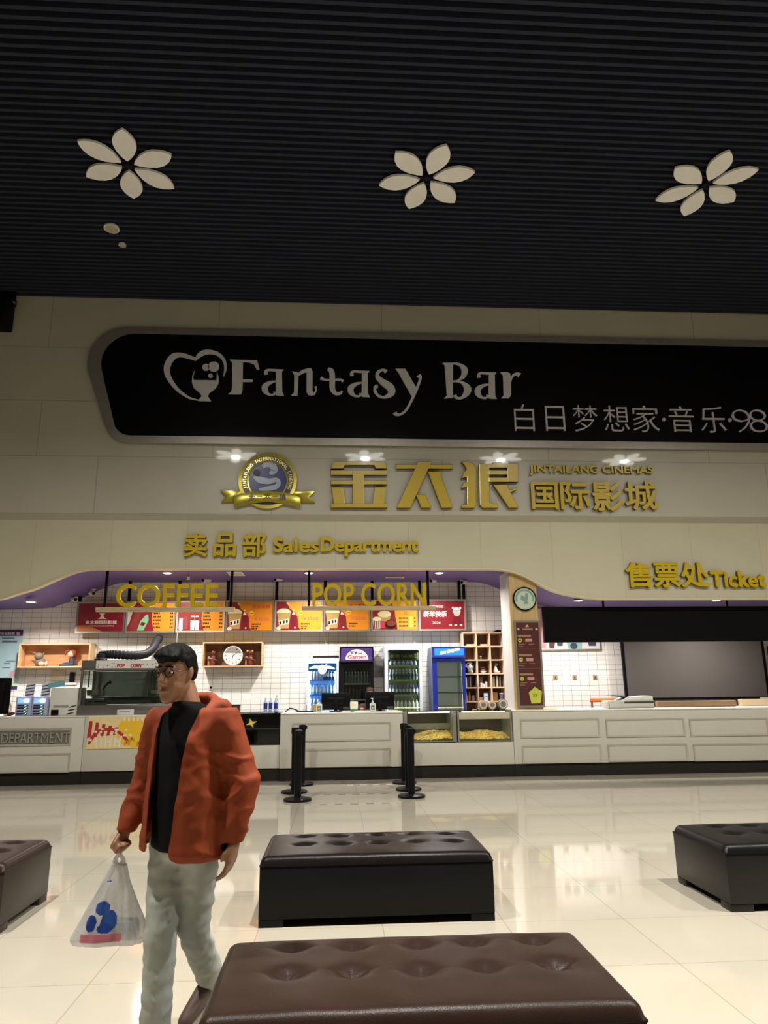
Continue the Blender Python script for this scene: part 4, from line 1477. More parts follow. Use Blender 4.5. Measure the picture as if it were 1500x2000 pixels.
m = MB(M('ticket_yellow', '#d8cfa0', .6)); xx = PX(1070, 1381, 13.2); m.box(xx - .1, xx + .14, 13.1, 13.25, ZW + .001, ZW + .014, .003); m.box(xx - .02, xx + .2, 13.15, 13.3, ZW + .0145, ZW + .022, .003)
solo('ticket_pad', m, 'small pad of pale yellow tickets on the counter right of the pillar', 'paper pad')

# ------------------------------------------------------------------ shelves on the back wall


def wall_box(name, label, x0, x1, z0, z1, depth, th=.03, back='shelf_wood', front='pale_wood'):
    yb, yf = YB - .003, YB - .003 - depth
    t = thing(name, label, 'shelf', ((x0 + x1) / 2, YB, z0))
    m = MB(back); m.box(x0 + th, x1 - th, yb - .012, yb, z0 + th, z1 - th); part('back_panel', m, t)
    m = MB(front); m.box(x0, x1, yf, yb, z0, z0 + th, .003); part('bottom_board', m, t)
    m = MB(front); m.box(x0, x1, yf, yb, z1 - th, z1, .003); part('top_board', m, t)
    for a in (x0, x1 - th):
        m = MB(front); m.box(a, a + th, yf, yb, z0 + th + .0005, z1 - th - .0005, .003); part('side_board', m, t)
    return yf, yb


YSH = 15.0
# left shelf
x0, x1 = PX(33, 1303, YSH), PX(174, 1300, YSH); z0, z1 = PZ(100, 1304, YSH), PZ(100, 1256.5, YSH)
wood_mat('left_back', '#b58256', '#c9966a', 'x')
yf, yb = wall_box('display_shelf', 'open wooden wall shelf holding two small figures, beside the blue poster', x0, x1, z0, z1, .3, .028, 'left_back')
zs = z0 + .0285
M('fig_grey', '#6f6255', .7, var=.3, scale=20); M('fig_red', '#8b3524', .6); M('fig_skin', '#d9b08c', .6); M('fig_navy', '#27304a', .6); M('fig_pale', '#b59a82', .7)
xg = PX(78, 1296, 15.12)
t = thing('grey_figurine', 'small grey horned figurine on the left wall shelf', 'figurine', (xg, 15.12, zs))
m = MB('fig_grey'); m.ell((xg, 15.12, zs + .09), (.11, .08, .09), 14); m.ell((xg - .02, 15.08, zs + .2), (.085, .07, .075), 14); part('body', m, t)
m = MB('fig_grey')
for s_ in (-1, 1):
    m.cyl((xg + s_ * .06, 15.08, zs + .24), (xg + s_ * .13 - .04, 15.06, zs + .29), .022, .004, 8)
part('horns', m, t)
m = MB('fig_pale'); m.ell((xg + .05, 15.06, zs + .05), (.06, .05, .05), 10); m.ell((xg + .13, 15.1, zs + .055), (.04, .05, .055), 10); part('belly', m, t)
xg = PX(139, 1296, 15.16)
D_ = .05
t = thing('red_haired_doll', 'small seated doll with red hair and dark blue clothes on the left wall shelf', 'doll', (xg, 15.12 + D_, zs))
m = MB('fig_navy'); m.hull([((xg, 15.17, zs + .05), (.06, .05, .05)), ((xg, 15.17, zs + .15), (.045, .04, .03))]); m.tube([(xg, 15.13, zs + .041), (xg - .1, 15.10, zs + .04), (xg - .2, 15.09, zs + .023)], [.04, .032, .022], 8); m.tube([(xg + .04, 15.13, zs + .041), (xg - .04, 15.08, zs + .034), (xg - .15, 15.06, zs + .03)], [.04, .032, .025], 8); part('clothes', m, t)
m = MB('fig_skin'); m.ell((xg - .015, 15.15, zs + .245), (.07, .065, .07), 14); part('head', m, t)
m = MB('fig_red'); m.ell((xg + .02, 15.175, zs + .265), (.085, .075, .075), 14); m.ell((xg - .07, 15.11, zs + .3), (.04, .03, .022), 10); m.ell((xg - .11, 15.11, zs + .26), (.018, .02, .05), 8); part('hair', m, t)

# clock shelf
x0, x1 = PX(394, 1303, YSH), PX(512, 1300, YSH); z0, z1 = PZ(450, 1302.5, YSH), PZ(450, 1254, YSH)
yf, yb = wall_box('display_shelf', 'open wooden wall shelf holding a round clock and two reddish ornaments', x0, x1, z0, z1, .3, .024, 'brown_back')
zs = z0 + .0245
xk, yk = PX(455, 1280, 15.03), 15.03
rk = (PX(474, 1280, 15.03) - PX(436, 1280, 15.03)) / 2
zk = zs + rk + .001
M('clock_white', '#dcdad6', .4); M('clock_grey', '#8c867c', .4)
t = thing('table_clock', 'round white clock with a grey upper face, on the wall shelf', 'clock', (xk, yk, zs))
m = MB('clock_white'); m.lathe([(rk * .9, .05), (rk, .04), (rk, -.01), (rk * .94, -.016), (rk * .9, -.004), (rk * .5, -.003)], (xk, yk, zk), 40, 'y'); part('case', m, t)
m = MB('clock_white'); m.disc(xk, zk, rk * .89, rk * .89, yk - .006, 40)
m.m('clock_grey'); m.flat([(xk + rk * .88 * math.cos(math.radians(q)), zk + rk * .88 * math.sin(math.radians(q))) for q in range(16, 165, 6)], yk - .0068)
m.m('fig_navy')
for h in range(1, 13):
    a = math.radians(90 - 30 * h); s_ = rk * .075
    cxk, czk = xk + rk * .74 * math.cos(a), zk + rk * .74 * math.sin(a)
    m.text(str(h), cxk - s_, cxk + s_, czk - s_ * 1.1, czk + s_ * 1.1, yk - .0069, .001)
part('dial', m, t)
m = MB('black_plastic')
for ang, ln in ((38, .72), (-97, .5)):
    a = math.radians(ang); d = Vector((math.cos(a), 0, math.sin(a))) * rk * ln; n_ = Vector((-math.sin(a), 0, math.cos(a))) * rk * .03
    c_ = Vector((xk, yk - .01, zk))
    m.flat([((c_ + n_).x, (c_ + n_).z), ((c_ - n_).x, (c_ - n_).z), ((c_ + d).x, (c_ + d).z)], yk - .0095 - (.001 if ln > .6 else 0))
part('hands', m, t)
M('orn_red', '#5f1f17', .5, var=.3, scale=15); M('orn_gold', '#b98b3f', .35, .6); M('orn_tan', '#a8795a', .6)
for px, sgn, lab in ((415, 1, 'reddish winged ornament left of the round clock'), (488, -1, 'reddish spiky ornament with gold eyes right of the round clock')):
    xo = PX(px, 1290, 15.15); yo = 15.16
    t = thing('red_ornament', lab, 'ornament', (xo, yo, zs))
    m = MB('orn_tan'); m.box(xo - .1, xo - .06, yo - .02, yo + .02, zs, zs + .16, .008); m.ell((xo - .08, yo, zs + .17), (.035, .03, .025), 10); part('stand', m, t)
    m = MB('orn_red'); m.hull([((xo, yo, zs + .04), (.07, .05, .04)), ((xo + .01, yo, zs + .18), (.05, .04, .05))]); m.ell((xo + .015, yo - .01, zs + .26), (.055, .05, .06), 12); part('body', m, t)
    m = MB('orn_red')
    for a, ln in (((60, .06), (85, .08), (115, .065)) if sgn > 0 else ((70, .06), (92, .085), (120, .06))):
        a = math.radians(a); m.cyl((xo + .015, yo, zs + .29), (xo + .015 + ln * math.cos(a), yo, zs + .28 + ln * math.sin(a)), .022, .003, 7)
    for s_ in (-1, 1):
        m.cyl((xo, yo - .02, zs + .14), (xo + s_ * .13, yo - .04, zs + .12 - .02 * s_), .035, .006, 8)
    part('spikes', m, t)
    if sgn < 0:
        m = MB('orn_gold')
        for dx_, dz in ((-.05, .29), (.05, .29), (.03, .15)):
            m.ell((xo + dx_, yo - .055, zs + dz), (.024, .012, .02), 10)
        part('gold_eyes', m, t)

# light blue poster at the left
YPO = YB - .004
x0, x1 = XL + 2.2, PX(44, 1250, YPO)
z0, z1 = PZ(30, 1346, YPO), PZ(40, 1230, YPO)
x0 = x1 - .85
M('poster_blue', '#a9c8cd', .5, var=.08); M('poster_purple', '#3b2a66', .5); M('poster_pinky', '#c79aa2', .5, var=.2); M('poster_lgreen', '#b9d1b0', .5)
m = MB('poster_blue'); m.box(x0, x1, YPO - .01, YPO, z0, z1)
zp = zpt(7.5, 0, 1220, YPO - .01)
ye = YPO - .0108
m.m('poster_purple'); m.rect(x0, x1, PZ(40, 1242, YPO), z1, ye); m.rect(x0, x1, z0, PZ(30, 1340, YPO), ye)
m.m('print_white'); m.text('校园学生证购票', zp(-120, 0)[0], zp(232, 0)[0], zp(0, 150)[1], zp(0, 108)[1], ye, .001, .02)
m.m('poster_pinky'); m.disc(*zp(265, 130), .04, .035, ye - .0004); m.flat([zp(150, 690), zp(245, 650), zp(255, 740), zp(190, 770), zp(130, 750)], ye)
m.m('poster_lgreen'); m.rect(x0, x1, PZ(30, 1340, YPO), PZ(30, 1325, YPO), ye)
um = lambda u, v: zp(u, v)
bars(m, lambda u, v: zp(u * 300, v), 'poster_purple', [(.1, .72, 190, 210), (.1, .85, 232, 262), (.3, .75, 528, 540), (.2, .5, 560, 580), (.1, .5, 625, 638)], ye - .0004)
solo('blue_poster', m, 'pale blue poster with a dark purple heading on the tiles at the left end', 'poster')
# ------------------------------------------------------------------ drinks fridges along the back wall
PLAT = .2
M('fr_white', '#cfd6e2', .35); M('fr_black', '#131316', .35); M('fr_blue', '#16268a', .35, coat=.3); M('fr_bluegrey', '#6f7f95', .5); M('fr_inner', '#a9a99f', .5); M('fr_inner_dark', '#6a6e6c', .5)
M('fr_inner_cyan', '#9fc9ea', .5); M('fr_lime', '#a8c25a', .4); M('fr_purple', '#4b3478', .3, coat=.4, emit=.25); M('fr_header_blue', '#2277d6', .35, emit=.35)
M('lime_text', '#93a640', .5, emit=.1); M('led', '#dff2ff', .5, emit=45, ecol=(.75, .9, 1)); M('led_soft', '#f2f2e8', .5, emit=9, ecol=(1, .98, .9)); M('gant_red', '#b81f35', .5); M('gant_white', '#e9e2ea', .5, emit=.2)
M('deco_blue', '#2f7fd6', .4, emit=.35); M('deco_white', '#f2f6fa', .4, emit=.7); M('rubber', '#5a5d60', .6)


def fridge(label, xl, xr, ytop, Yf, body, door, inner, zg0, zg1, gx0, gx1, shelves, shelf_mat, rad=0.):
    x0, x1 = PX(xl, 1320, Yf), PX(xr, 1320, Yf)
    zt_ = PZ((xl + xr) / 2, ytop, Yf)
    yb = YB - .03
    t = thing('drinks_fridge', label, 'fridge', ((x0 + x1) / 2, (Yf + yb) / 2, PLAT))
    a, b = PX(gx0, 1320, Yf), PX(gx1, 1320, Yf)
    c, d = PZ((xl + xr) / 2, zg1, Yf) if zg1 else PLAT + .35, PZ((xl + xr) / 2, zg0, Yf)
    m = MB(body)
    yi = Yf + .06
    m.box(x0, a, yi, yb, PLAT + .06, zt_, .004); m.box(b, x1, yi, yb, PLAT + .06, zt_, .004)
    m.box(a, b, yi, yb, d, zt_, .003); m.box(a, b, yi, yb, PLAT + .06, c, .003); m.box(a, b, yb - .03, yb, c, d)
    part('cabinet', m, t)
    m = MB(inner); m.box(a + .001, b - .001, yb - .036, yb - .031, c + .001, d - .001)
    m.box(a + .0005, a + .006, yi, yb - .037, c + .001, d - .001); m.box(b - .006, b - .0005, yi, yb - .037, c + .001, d - .001); m.box(a + .007, b - .007, yi, yb - .037, c + .0005, c + .006)
    part('liner', m, t)
    m = MB(door)
    zd = PZ((xl + xr) / 2, ytop + 1, Yf)
    if rad:
        o_ = rounded([(x0, PLAT + .1), (x1, PLAT + .1), (x1, zd), (x0, zd)], [.02, .02, rad, rad], 6)
        i_ = rounded([(a, c), (b, c), (b, d), (a, d)], [.02, .02, rad * .7, rad * .7], 6)
    else:
        o_ = [(x0, PLAT + .1), (x1, PLAT + .1), (x1, d + .06), (x0, d + .06)]
        i_ = [(a, c), (b, c), (b, d), (a, d)]
    m.ring(o_, i_, Yf, yi - .004, .006)
    dr = part('door', m, t)
    m = MB('pane'); m.box(a + .002, b - .002, Yf + .02, Yf + .026, c + .002, d - .002); part('glass', m, dr)
    m = MB('rubber'); m.box(x1 - .03, x1 - .012, Yf - .03, Yf - .004, PLAT + .8, PLAT + 1.05, .004) if rad == 0 else m.box(x0 + .012, x0 + .026, Yf - .02, Yf - .003, PLAT + .8, PLAT + 1.0, .004)
    part('handle', m, dr)
    m = MB('rubber'); m.box(x0 + .04, x1 - .04, Yf + .08, yb - .05, PLAT + .001, PLAT + .058); part('foot', m, t)
    zs = []
    for sy in shelves:
        z = PZ((xl + xr) / 2, sy, Yf + .08)
        m = MB(shelf_mat); m.box(a + .008, b - .008, yi + .012, yb - .04, z - .016, z, .002); m.box(a + .008, b - .008, yi + .004, yi + .0115, z - .022, z + (.012 if shelf_mat == 'fr_lime' else .002)); part('shelf', m, t)
        zs.append(z)
    return t, x0, x1, zt_, a, b, c, d, zs, yi, yb


BOT = {}


def bottle_proto(key, h, r, mats, lab, cat='bottle'):
    """Body, label band and cap of one drink; mats = body, band, cap."""
    m = MB(mats[0]); m.lathe([(r * .85, 0), (r, .01), (r, h * .28), (r * .97, h * .285)], (0, 0, 0), 12)
    m.m(mats[1]); m.lathe([(r * 1.0, h * .285), (r * 1.01, h * .29), (r * 1.01, h * .58), (r, h * .585)], (0, 0, 0), 12)
    m.m(mats[0]); m.lathe([(r, h * .585), (r * .95, h * .66), (r * .55, h * .80), (r * .4, h * .86), (r * .4, h * .9)], (0, 0, 0), 12)
    m.m(mats[2]); m.lathe([(r * .46, h * .895), (r * .46, h * .985), (r * .4, h)], (0, 0, 0), 10)
    BOT[key] = m


def row(key, name, n, x0, x1, y, z, label, group, h, r, mats, depth2=False):
    bottle_proto(key, h, r, mats, label)
    first = None
    for i in range(n):
        x = x0 + (x1 - x0) * (i + .5) / n
        if first is None:
            first = finish(name, BOT[key], None, (0, 0, 0))
            first.location = (x, y, z + .001)
            first['label'] = label; first['category'] = 'bottle'; first['group'] = group
        else:
            dup(first, (x, y, z + .001))


M('b_clear', '#b9c4c4', .2, spec=.7); M('b_clear_dark', '#5e6a6c', .2, spec=.7); M('b_blue', '#2b3d7e', .25); M('b_white', '#d5d3cd', .3); M('b_red', '#b3273a', .3); M('b_pink', '#dca7b4', .3); M('b_skyblue', '#7fb4e6', .3)
M('b_navy', '#1e2850', .3); M('b_green', '#77864f', .3); M('b_capred', '#a23a3a', .4); M('b_capdark', '#3c2c30', .4); M('b_lilac', '#8288b8', .3)

# brightly lit white fridge
YFA = 14.68
t, x0, x1, zt_, a, b, c, d, zs, yi, yb = fridge('bright white drinks fridge with a lit blue interior, the shortest of the four', 597.5, 661.5, 1285, YFA, 'fr_white', 'fr_white', 'fr_inner_cyan', 1295, None, 601.5, 657.5, (1328, 1356.5, 1383), 'deco_blue', .05)
for x_, s_ in ((a + .034, 1), (b - .034, -1)):
    inner_light(t, (x_, yi + .03, (c + d) / 2), (.02, d - c - .1), 9, (s_ * .6, 1, 0), (.7, .88, 1))
m = MB('led'); m.box(a + .012, a + .03, yi + .0, yi + .02, c + .02, d - .02); m.box(b - .03, b - .012, yi + .0, yi + .02, c + .02, d - .02); part('light_strip', m, t)
m = MB('deco_blue'); za, zb_ = PZ(630, 1311, YFA), d - .004
m.box(a + .004, b - .004, YFA + .0265, YFA + .0285, za, zb_)
m.m('deco_white'); cx, cz = P(629.5, 1307.5, YFA)
m.disc(cx, cz, .085, .09, YFA + .0192, 24); m.flat([(cx + .02, cz + .05), (cx + .10, cz + .13), (cx + .085, cz + .03)], YFA + .0191)
ribbon(m, [(cx - .26, cz + .02, .02), (cx - .15, cz + .05, .05), (cx, cz + .04, .05), (cx + .15, cz + .04, .05), (cx + .25, cz + .01, .02)], YFA + .0195, YFA + .0199)
part('door_decoration', m, t)
row('fa1', 'drink_bottle', 4, a + .03, (a + b) / 2, yi + .06, zs[0], 'pinkish bottle on the upper shelf left half of the bright white fridge', 'pink bottles of the white fridge', .2, .03, ('b_pink', 'b_white', 'b_pink'))
row('fa2', 'drink_bottle', 4, (a + b) / 2 + .01, b - .025, yi + .06, zs[0], 'dark red-capped bottle, upper shelf right half of the bright white fridge', 'red capped bottles of the white fridge', .22, .031, ('b_navy', 'b_white', 'b_red'))
row('fa3', 'drink_bottle', 8, a + .02, b - .02, yi + .06, zs[1], 'pale blue bottle on the middle shelf of the bright white fridge', 'blue bottles of the white fridge', .2, .03, ('b_skyblue', 'b_white', 'b_blue'))
row('fa4', 'drink_bottle', 7, a + .02, b - .02, yi + .06, zs[2], 'sky blue bottle on the lowest visible shelf of the bright white fridge', 'low bottles of the white fridge', .2, .03, ('b_white', 'b_skyblue', 'b_blue'))
m = MB('fig_navy' if False else 'tube_brown'); m.mats[:] = []; m.m('plinth')
m.box(PX(611, 1283, 14.95), PX(662, 1283, 14.95), 14.8, 15.2, zt_ + .003, PZ(636, 1280.5, 14.8), .01)
solo('dark_box', m, 'flat dark box lying on top of the bright white fridge', 'box')

# black fridge with purple sign
YFB = 14.66
t, x0, x1, zt_, a, b, c, d, zs, yi, yb = fridge('black drinks fridge with a purple curved sign and a white half disc', 663, 730, 1262.5, YFB, 'fr_black', 'fr_black', 'fr_inner_dark', 1301, None, 671, 723.5, (1335, 1366), 'fr_inner', 0)
zh0, zh1 = PZ(696, 1293, YFB - .03), PZ(696, 1263.5, YFB - .03)
m = MB('fr_black'); m.ring(rounded([(x0, zh0), (x1, zh0), (x1, zh1), (x0, zh1)], [.03, .03, .07, .07], 5), rounded([(x0 + .025, zh0 + .03), (x1 - .025, zh0 + .03), (x1 - .025, zh1 - .02), (x0 + .025, zh1 - .02)], [.02, .02, .05, .05], 5), YFB - .04, YFB + .055, .008); part('sign_frame', m, t)
m = MB('fr_purple'); m.box(x0 + .026, x1 - .026, YFB - .03, YFB + .05, zh0 + .031, zh1 - .021)
ys_ = YFB - .0312
zz = zpt(8.82, 590, 1250, YFB - .031)
m.m('gant_white'); c_ = zz(945, 335); rx = zz(1140, 335)[0] - c_[0]; rz_ = zz(945, 160)[1] - c_[1]
m.disc(c_[0], c_[1], rx, rz_, ys_, 24, 0, math.pi)
m.m('black_plastic'); m.text('百岁山', *zbox(zz, 828, 1025, 192, 245), ys_ - .0002, .001, .02)
m.m('gant_red'); m.text('Ganten', *zbox(zz, 785, 1105, 255, 325), ys_ - .0003, .001, .03)
part('sign_panel', m, t, 'purple sign panel with a white half disc')
row('fb1', 'drink_bottle', 8, a + .02, b - .02, yi + .07, zs[0], 'dim clear water bottle on the upper shelf of the black fridge', 'water bottles of the black fridge', .23, .03, ('b_clear_dark', 'b_clear_dark', 'b_clear'))
row('fb2', 'drink_bottle', 7, a + .02, b - .02, yi + .07, zs[1], 'dark bottle with red cap on the lower shelf of the black fridge', 'red capped bottles of the black fridge', .23, .03, ('b_capdark', 'b_capdark', 'b_capred'))

def fridge_fill(t, a, b, c, d, yi, e=5.5, col=(1, .98, .92)):  # unseen fill lights added to brighten a dark fridge interior
    for x_, s_ in ((a + .012, 1), (b - .012, -1)):
        inner_light(t, (x_, yi + .016, (c + d) / 2), (.02, d - c - .1), e, (s_ * .6, 1, 0), col)
    return
    m = MB('led_soft'); m.box(a + .008, a + .018, yi + .0, yi + .012, c + .05, d - .03); m.box(b - .018, b - .008, yi + .0, yi + .012, c + .05, d - .03); part('light_strip', m, t)


# pale fridge with green lettering
YFC = 14.68
t, x0, x1, zt_, a, b, c, d, zs, yi, yb = fridge('pale blue-white drinks fridge with green lettering and lime shelf edges', 751.5, 824.5, 1259.5, YFC, 'fr_white', 'fr_white', 'fr_inner_dark', 1269, 1388, 758, 819.5, (1300, 1328.5, 1357.5, 1386), 'fr_lime', .06)
fridge_fill(t, a, b, c, d, yi)
m = MB('case_dark'); m.box(a + .007, b - .007, yi + .03, yi + .036, PZ(788, 1288, YFC), d - .01)
zz = zpt(8.333, 740, 1250, YFC + .09)
m.m('lime_text'); m.text('奈雪', *zbox(zz, 195, 335, 235, 295), yi + .0298, .002, .0); m.text('NAIXUE', *zbox(zz, 370, 612, 235, 292), yi + .0298, .002, .0)
part('lettering_panel', m, t, 'dark panel with green lettering')
row('fc1', 'drink_can', 7, a + .03, b - .03, yi + .06, zs[0], 'lilac can on the top lime shelf of the pale fridge', 'cans of the pale fridge', .10, .035, ('b_lilac', 'b_lilac', 'b_lilac'))
row('fc2', 'drink_bottle', 9, a + .02, b - .02, yi + .06, zs[1], 'clear bottle with dark label on the second lime shelf of the pale fridge', 'clear bottles of the pale fridge', .21, .028, ('b_clear_dark', 'b_navy', 'b_clear'))
row('fc3', 'drink_bottle', 9, a + .02, b - .02, yi + .06, zs[2], 'dark blue bottle on the third lime shelf of the pale fridge', 'blue bottles of the pale fridge', .2, .028, ('b_navy', 'b_clear', 'b_navy'))
row('fc4', 'drink_bottle', 8, a + .02, b - .02, yi + .06, zs[3], 'white labelled bottle on the bottom shelf of the pale fridge', 'white bottles of the pale fridge', .19, .031, ('b_white', 'b_white', 'b_green'))

# blue empty fridge
YFD = 14.62
t, x0, x1, zt_, a, b, c, d, zs, yi, yb = fridge('empty royal blue drinks fridge with a bright blue header sign', 844.5, 909.5, 1263, YFD, 'fr_blue', 'fr_blue', 'fr_inner', 1292.5, None, 854, 904, (1321, 1352, 1380), 'rubber', 0)
fridge_fill(t, a, b, c, d, yi)
for ch in t.children:
    if ch.name.startswith('cabinet'):
        ch.data.materials[0] = MATS['fr_bluegrey']; ch['label'] = 'grey-blue cabinet sides'
zh0, zh1 = PZ(878, 1284, YFD - .03), PZ(878, 1263, YFD - .03)
m = MB('fr_blue'); m.ring([(x0, zh0), (x1, zh0), (x1, zh1), (x0, zh1)], [(x0 + .05, zh0 + .04), (x1 - .025, zh0 + .04), (x1 - .025, zh1 - .03), (x0 + .05, zh1 - .03)], YFD - .04, YFD + .055, .006); part('sign_frame', m, t)
m = MB('fr_header_blue'); m.box(x0 + .051, x1 - .026, YFD - .03, YFD + .05, zh0 + .041, zh1 - .031)
zz = zpt(8.333, 740, 1250, YFD - .031)
m.m('deco_white')
m.text('随时', *zbox(zz, 990, 1100, 180, 235), YFD - .0312, .001, .02, shear=.3, rot=.1); m.text('脉动', *zbox(zz, 1105, 1225, 150, 210), YFD - .0312, .001, .03, shear=.3, rot=.1); m.text('回来', *zbox(zz, 1225, 1315, 125, 180), YFD - .0312, .001, .02, shear=.3, rot=.1)
part('sign_panel', m, t, 'bright blue sign panel with white writing')

# ------------------------------------------------------------------ cubby shelf
YV = 14.95
zv = zpt(11.108, 890, 1220, YV)
x0, x1 = zv(200, 1000)[0] - .02, zv(1060, 1000)[0]
tops_px = [165, 460, 752, 1050, 1355, 1660]
zr_ = [zv(600, v)[1] for v in tops_px]
step = (zr_[0] - zr_[-1]) / 5
rowsz = [zr_[0] - i * step for i in range(7)]
t = thing('cubby_shelf', 'tall pale wooden cubby shelf beside the blue fridge', 'shelf', ((x0 + x1) / 2, YB, PLAT))
yb = YB - .004
m = MB('brown_back'); m.box(x0 + .02, x1 - .02, yb - .01, yb, PLAT + .04, rowsz[0] - .02); part('back_panel', m, t)
cols = [x0, x0 + (x1 - x0) / 3, x0 + 2 * (x1 - x0) / 3, x1]
for i, x in enumerate(cols):
    m = MB('shelf_wood'); m.box(x - .014, x + .014, YV, yb - .011, PLAT + .001, rowsz[0] - .0265, .002); part('upright', m, t)
for i in range(7):
    for k in range(3):
        if i == 0:
            continue
        m = MB('shelf_wood'); m.box(cols[k] + .0145, cols[k + 1] - .0145, YV + .001, yb - .011, rowsz[i] - .026, rowsz[i], .002); part('shelf_board', m, t)
m = MB('shelf_wood'); m.box(x0 - .014, x1 + .014, YV, yb - .011, rowsz[0] - .026, rowsz[0], .002); part('top_board', m, t)


def cell(k, i):
    return cols[k] + .016, cols[k + 1] - .016, rowsz[i + 1] + .001


M('paper', '#d9c9b0', .7); M('plush_white', '#dfe0e4', .8); M('plush_black', '#151518', .8); M('cer_white', '#dcdad8', .3); M('cer_brown', '#6b4c38', .4); M('bk_dark', '#2b2a2c', .6); M('bk_grey', '#8b8584', .6); M('bk_cream', '#cdbba2', .6); M('bk_red', '#7d4037', .6)
M('bk_orange', '#c07a34', .6); M('cup_purple', '#7a6788', .5); M('box_tan', '#a98a4b', .6); M('box_blue', '#b9cbe0', .6); M('box_pink', '#b98f86', .6)
yb_ = YB - .04
for k, lab in ((0, 'pale paper stack lying in the top left cubby'), (1, 'pale paper stack lying in the top middle cubby')):
    a, b, z = cell(k, 0); m = MB('paper'); m.box(a + .08, b - .01, 15.05, 15.24, z, z + .04, .004); solo('paper_stack', m, lab, 'paper')
a, b, z = cell(1, 1); m = MB('cer_white'); m.ell((a + .08, 15.06, z + .06), (.022, .022, .018), 10); m.m('cer_brown'); m.lathe([(.03, 0), (.035, .01), (.02, .042)], (a + .08, 15.06, z), 12); solo('trinket', m, 'tiny dark trinket with a pale top in the middle cubby of the second row', 'trinket')
a, b, z = cell(0, 2)
xc_, zc_ = (a + b) / 2, z + .127
t = thing('panda_plush', 'round black and white panda plush in the left cubby', 'plush toy', (xc_, 15.06, z))
m = MB('plush_white'); m.ell((xc_, 15.07, zc_ + .02), (.09, .078, .085), 18); m.ell((xc_ + .02, 15.08, zc_ - .06), (.065, .06, .06), 12); m.ell((xc_ + .03, 15.0, zc_ - .095), (.03, .03, .028), 10); part('body', m, t)
for nm_, p, r in (('eye_patch', (-.04, -.062, .045), (.024, .018, .024)), ('eye_patch', (.042, -.062, .05), (.024, .018, .022)), ('ear', (-.062, .0, .076), (.024, .022, .023)), ('ear', (.058, .0, .078), (.024, .022, .023)), ('paw', (-.065, -.03, -.05), (.032, .035, .05)), ('paw', (.07, -.02, -.07), (.022, .03, .045))):
    m = MB('plush_black'); m.ell((xc_ + p[0], 15.07 + p[1], zc_ + p[2]), r, 12); part(nm_, m, t)
a, b, z = cell(1, 2); xc_ = (a + b) / 2
m = MB('cer_white'); m.lathe([(.03, 0), (.06, .03), (.062, .05), (.05, .05)], (xc_, 15.05, z), 16); m.m('bk_red'); m.lathe([(.05, .052), (.04, .085), (.02, .09)], (xc_, 15.05, z), 14); m.m('cer_brown'); m.lathe([(.02, .09), (.055, .105), (.06, .115), (.015, .13)], (xc_ - .01, 15.05, z), 14)
solo('ceramic_pot', m, 'small white and brown pot in the middle cubby beside the panda plush', 'pot')
a, b, z = cell(2, 2); xc_ = (a + b) / 2 - .02
t = thing('cat_figurine', 'white seated animal figurine in the right cubby', 'figurine', (xc_, 15.05, z))
m = MB('cer_white'); m.hull([((xc_, 15.05, z + .04), (.05, .045, .04)), ((xc_ - .005, 15.05, z + .13), (.02, .02, .02))]); m.tube([(xc_ + .03, 15.05, z + .026), (xc_ + .07, 15.04, z + .026), (xc_ + .09, 15.04, z + .04)], [.025, .022, .014], 8); part('body', m, t)
m = MB('cer_brown'); m.ell((xc_ + .015, 15.045, z + .175), (.04, .035, .032), 12)
for s_ in (-1, 1):
    m.cyl((xc_ + .015 + s_ * .025, 15.045, z + .195), (xc_ + .015 + s_ * .035, 15.045, z + .225), .014, .002, 7)
part('head', m, t)


def books(k, i, specs, labs):
    a, b, z = cell(k, i)
    x = a + .012
    for (w, h, mt), lab in zip(specs, labs):
        m = MB(mt); m.box(x, x + w, 15.02, 15.2, z, z + h, .002); m.m('paper'); m.box(x + .003, x + w - .003, 15.03, 15.203, z + .003, z + h - .004)
        solo('book', m, lab, 'book', 'books in the cubby shelf')
        x += w + .004


books(0, 3, [(.04, .20, 'bk_cream'), (.022, .22, 'bk_dark'), (.022, .21, 'bk_dark'), (.03, .22, 'bk_grey'), (.03, .2, 'bk_dark')],
      ['thick cream upright book, first in the left cubby under the panda', 'thin black upright book next to the thick cream one', 'shorter thin black upright book in the left cubby under the panda', 'grey upright book in the left cubby under the panda', 'thick black upright book, last in the left cubby under the panda'])
books(2, 3, [(.03, .2, 'bk_grey'), (.016, .21, 'bk_cream'), (.03, .18, 'bk_dark'), (.036, .22, 'bk_cream'), (.02, .2, 'bk_dark'), (.03, .2, 'bk_grey')],
      ['grey upright book, first in the right cubby under the white figurine', 'thin cream upright book in the right cubby under the white figurine', 'short black upright book in the right cubby under the white figurine', 'thick cream upright book in the right cubby under the white figurine', 'thin black upright book beside the thick cream one in the right cubby', 'grey upright book, last in the right cubby under the white figurine'])
a, b, z = cell(1, 3)
m = MB('bk_grey'); m.box(a + .01, a + .12, 15.14, 15.2, z, z + .2, .003); solo('folder', m, 'grey folder standing behind the white cups in the middle cubby', 'folder')
for i, (dx_, h) in enumerate(((.07, .085), (.125, .07), (.175, .11))):
    m = MB('cer_white'); m.lathe([(.02, 0), (.026, h), (.022, h), (.017, .01)], (a + dx_, 15.04, z), 14)
    solo('paper_cup', m, ['first white cup in the middle cubby of the book row', 'shortest white cup, in the middle of the book row', 'tallest white cup in the middle cubby of the book row'][i], 'cup')
a, b, z = cell(0, 4)
m = MB('bk_orange'); m.prism([(a + .005, z), (a + .06, z), (a + .03, z + .2), (a + .002, z + .21)], 15.02, 15.2); solo('orange_book', m, 'orange book leaning in the left cubby of the lower row', 'book')
m = MB('bk_grey'); m.lathe([(.024, 0), (.026, .1), (.01, .15), (.01, .19)], (a + .105, 15.08, z), 12); solo('slim_bottle', m, 'slim grey bottle beside the leaning orange book', 'bottle')
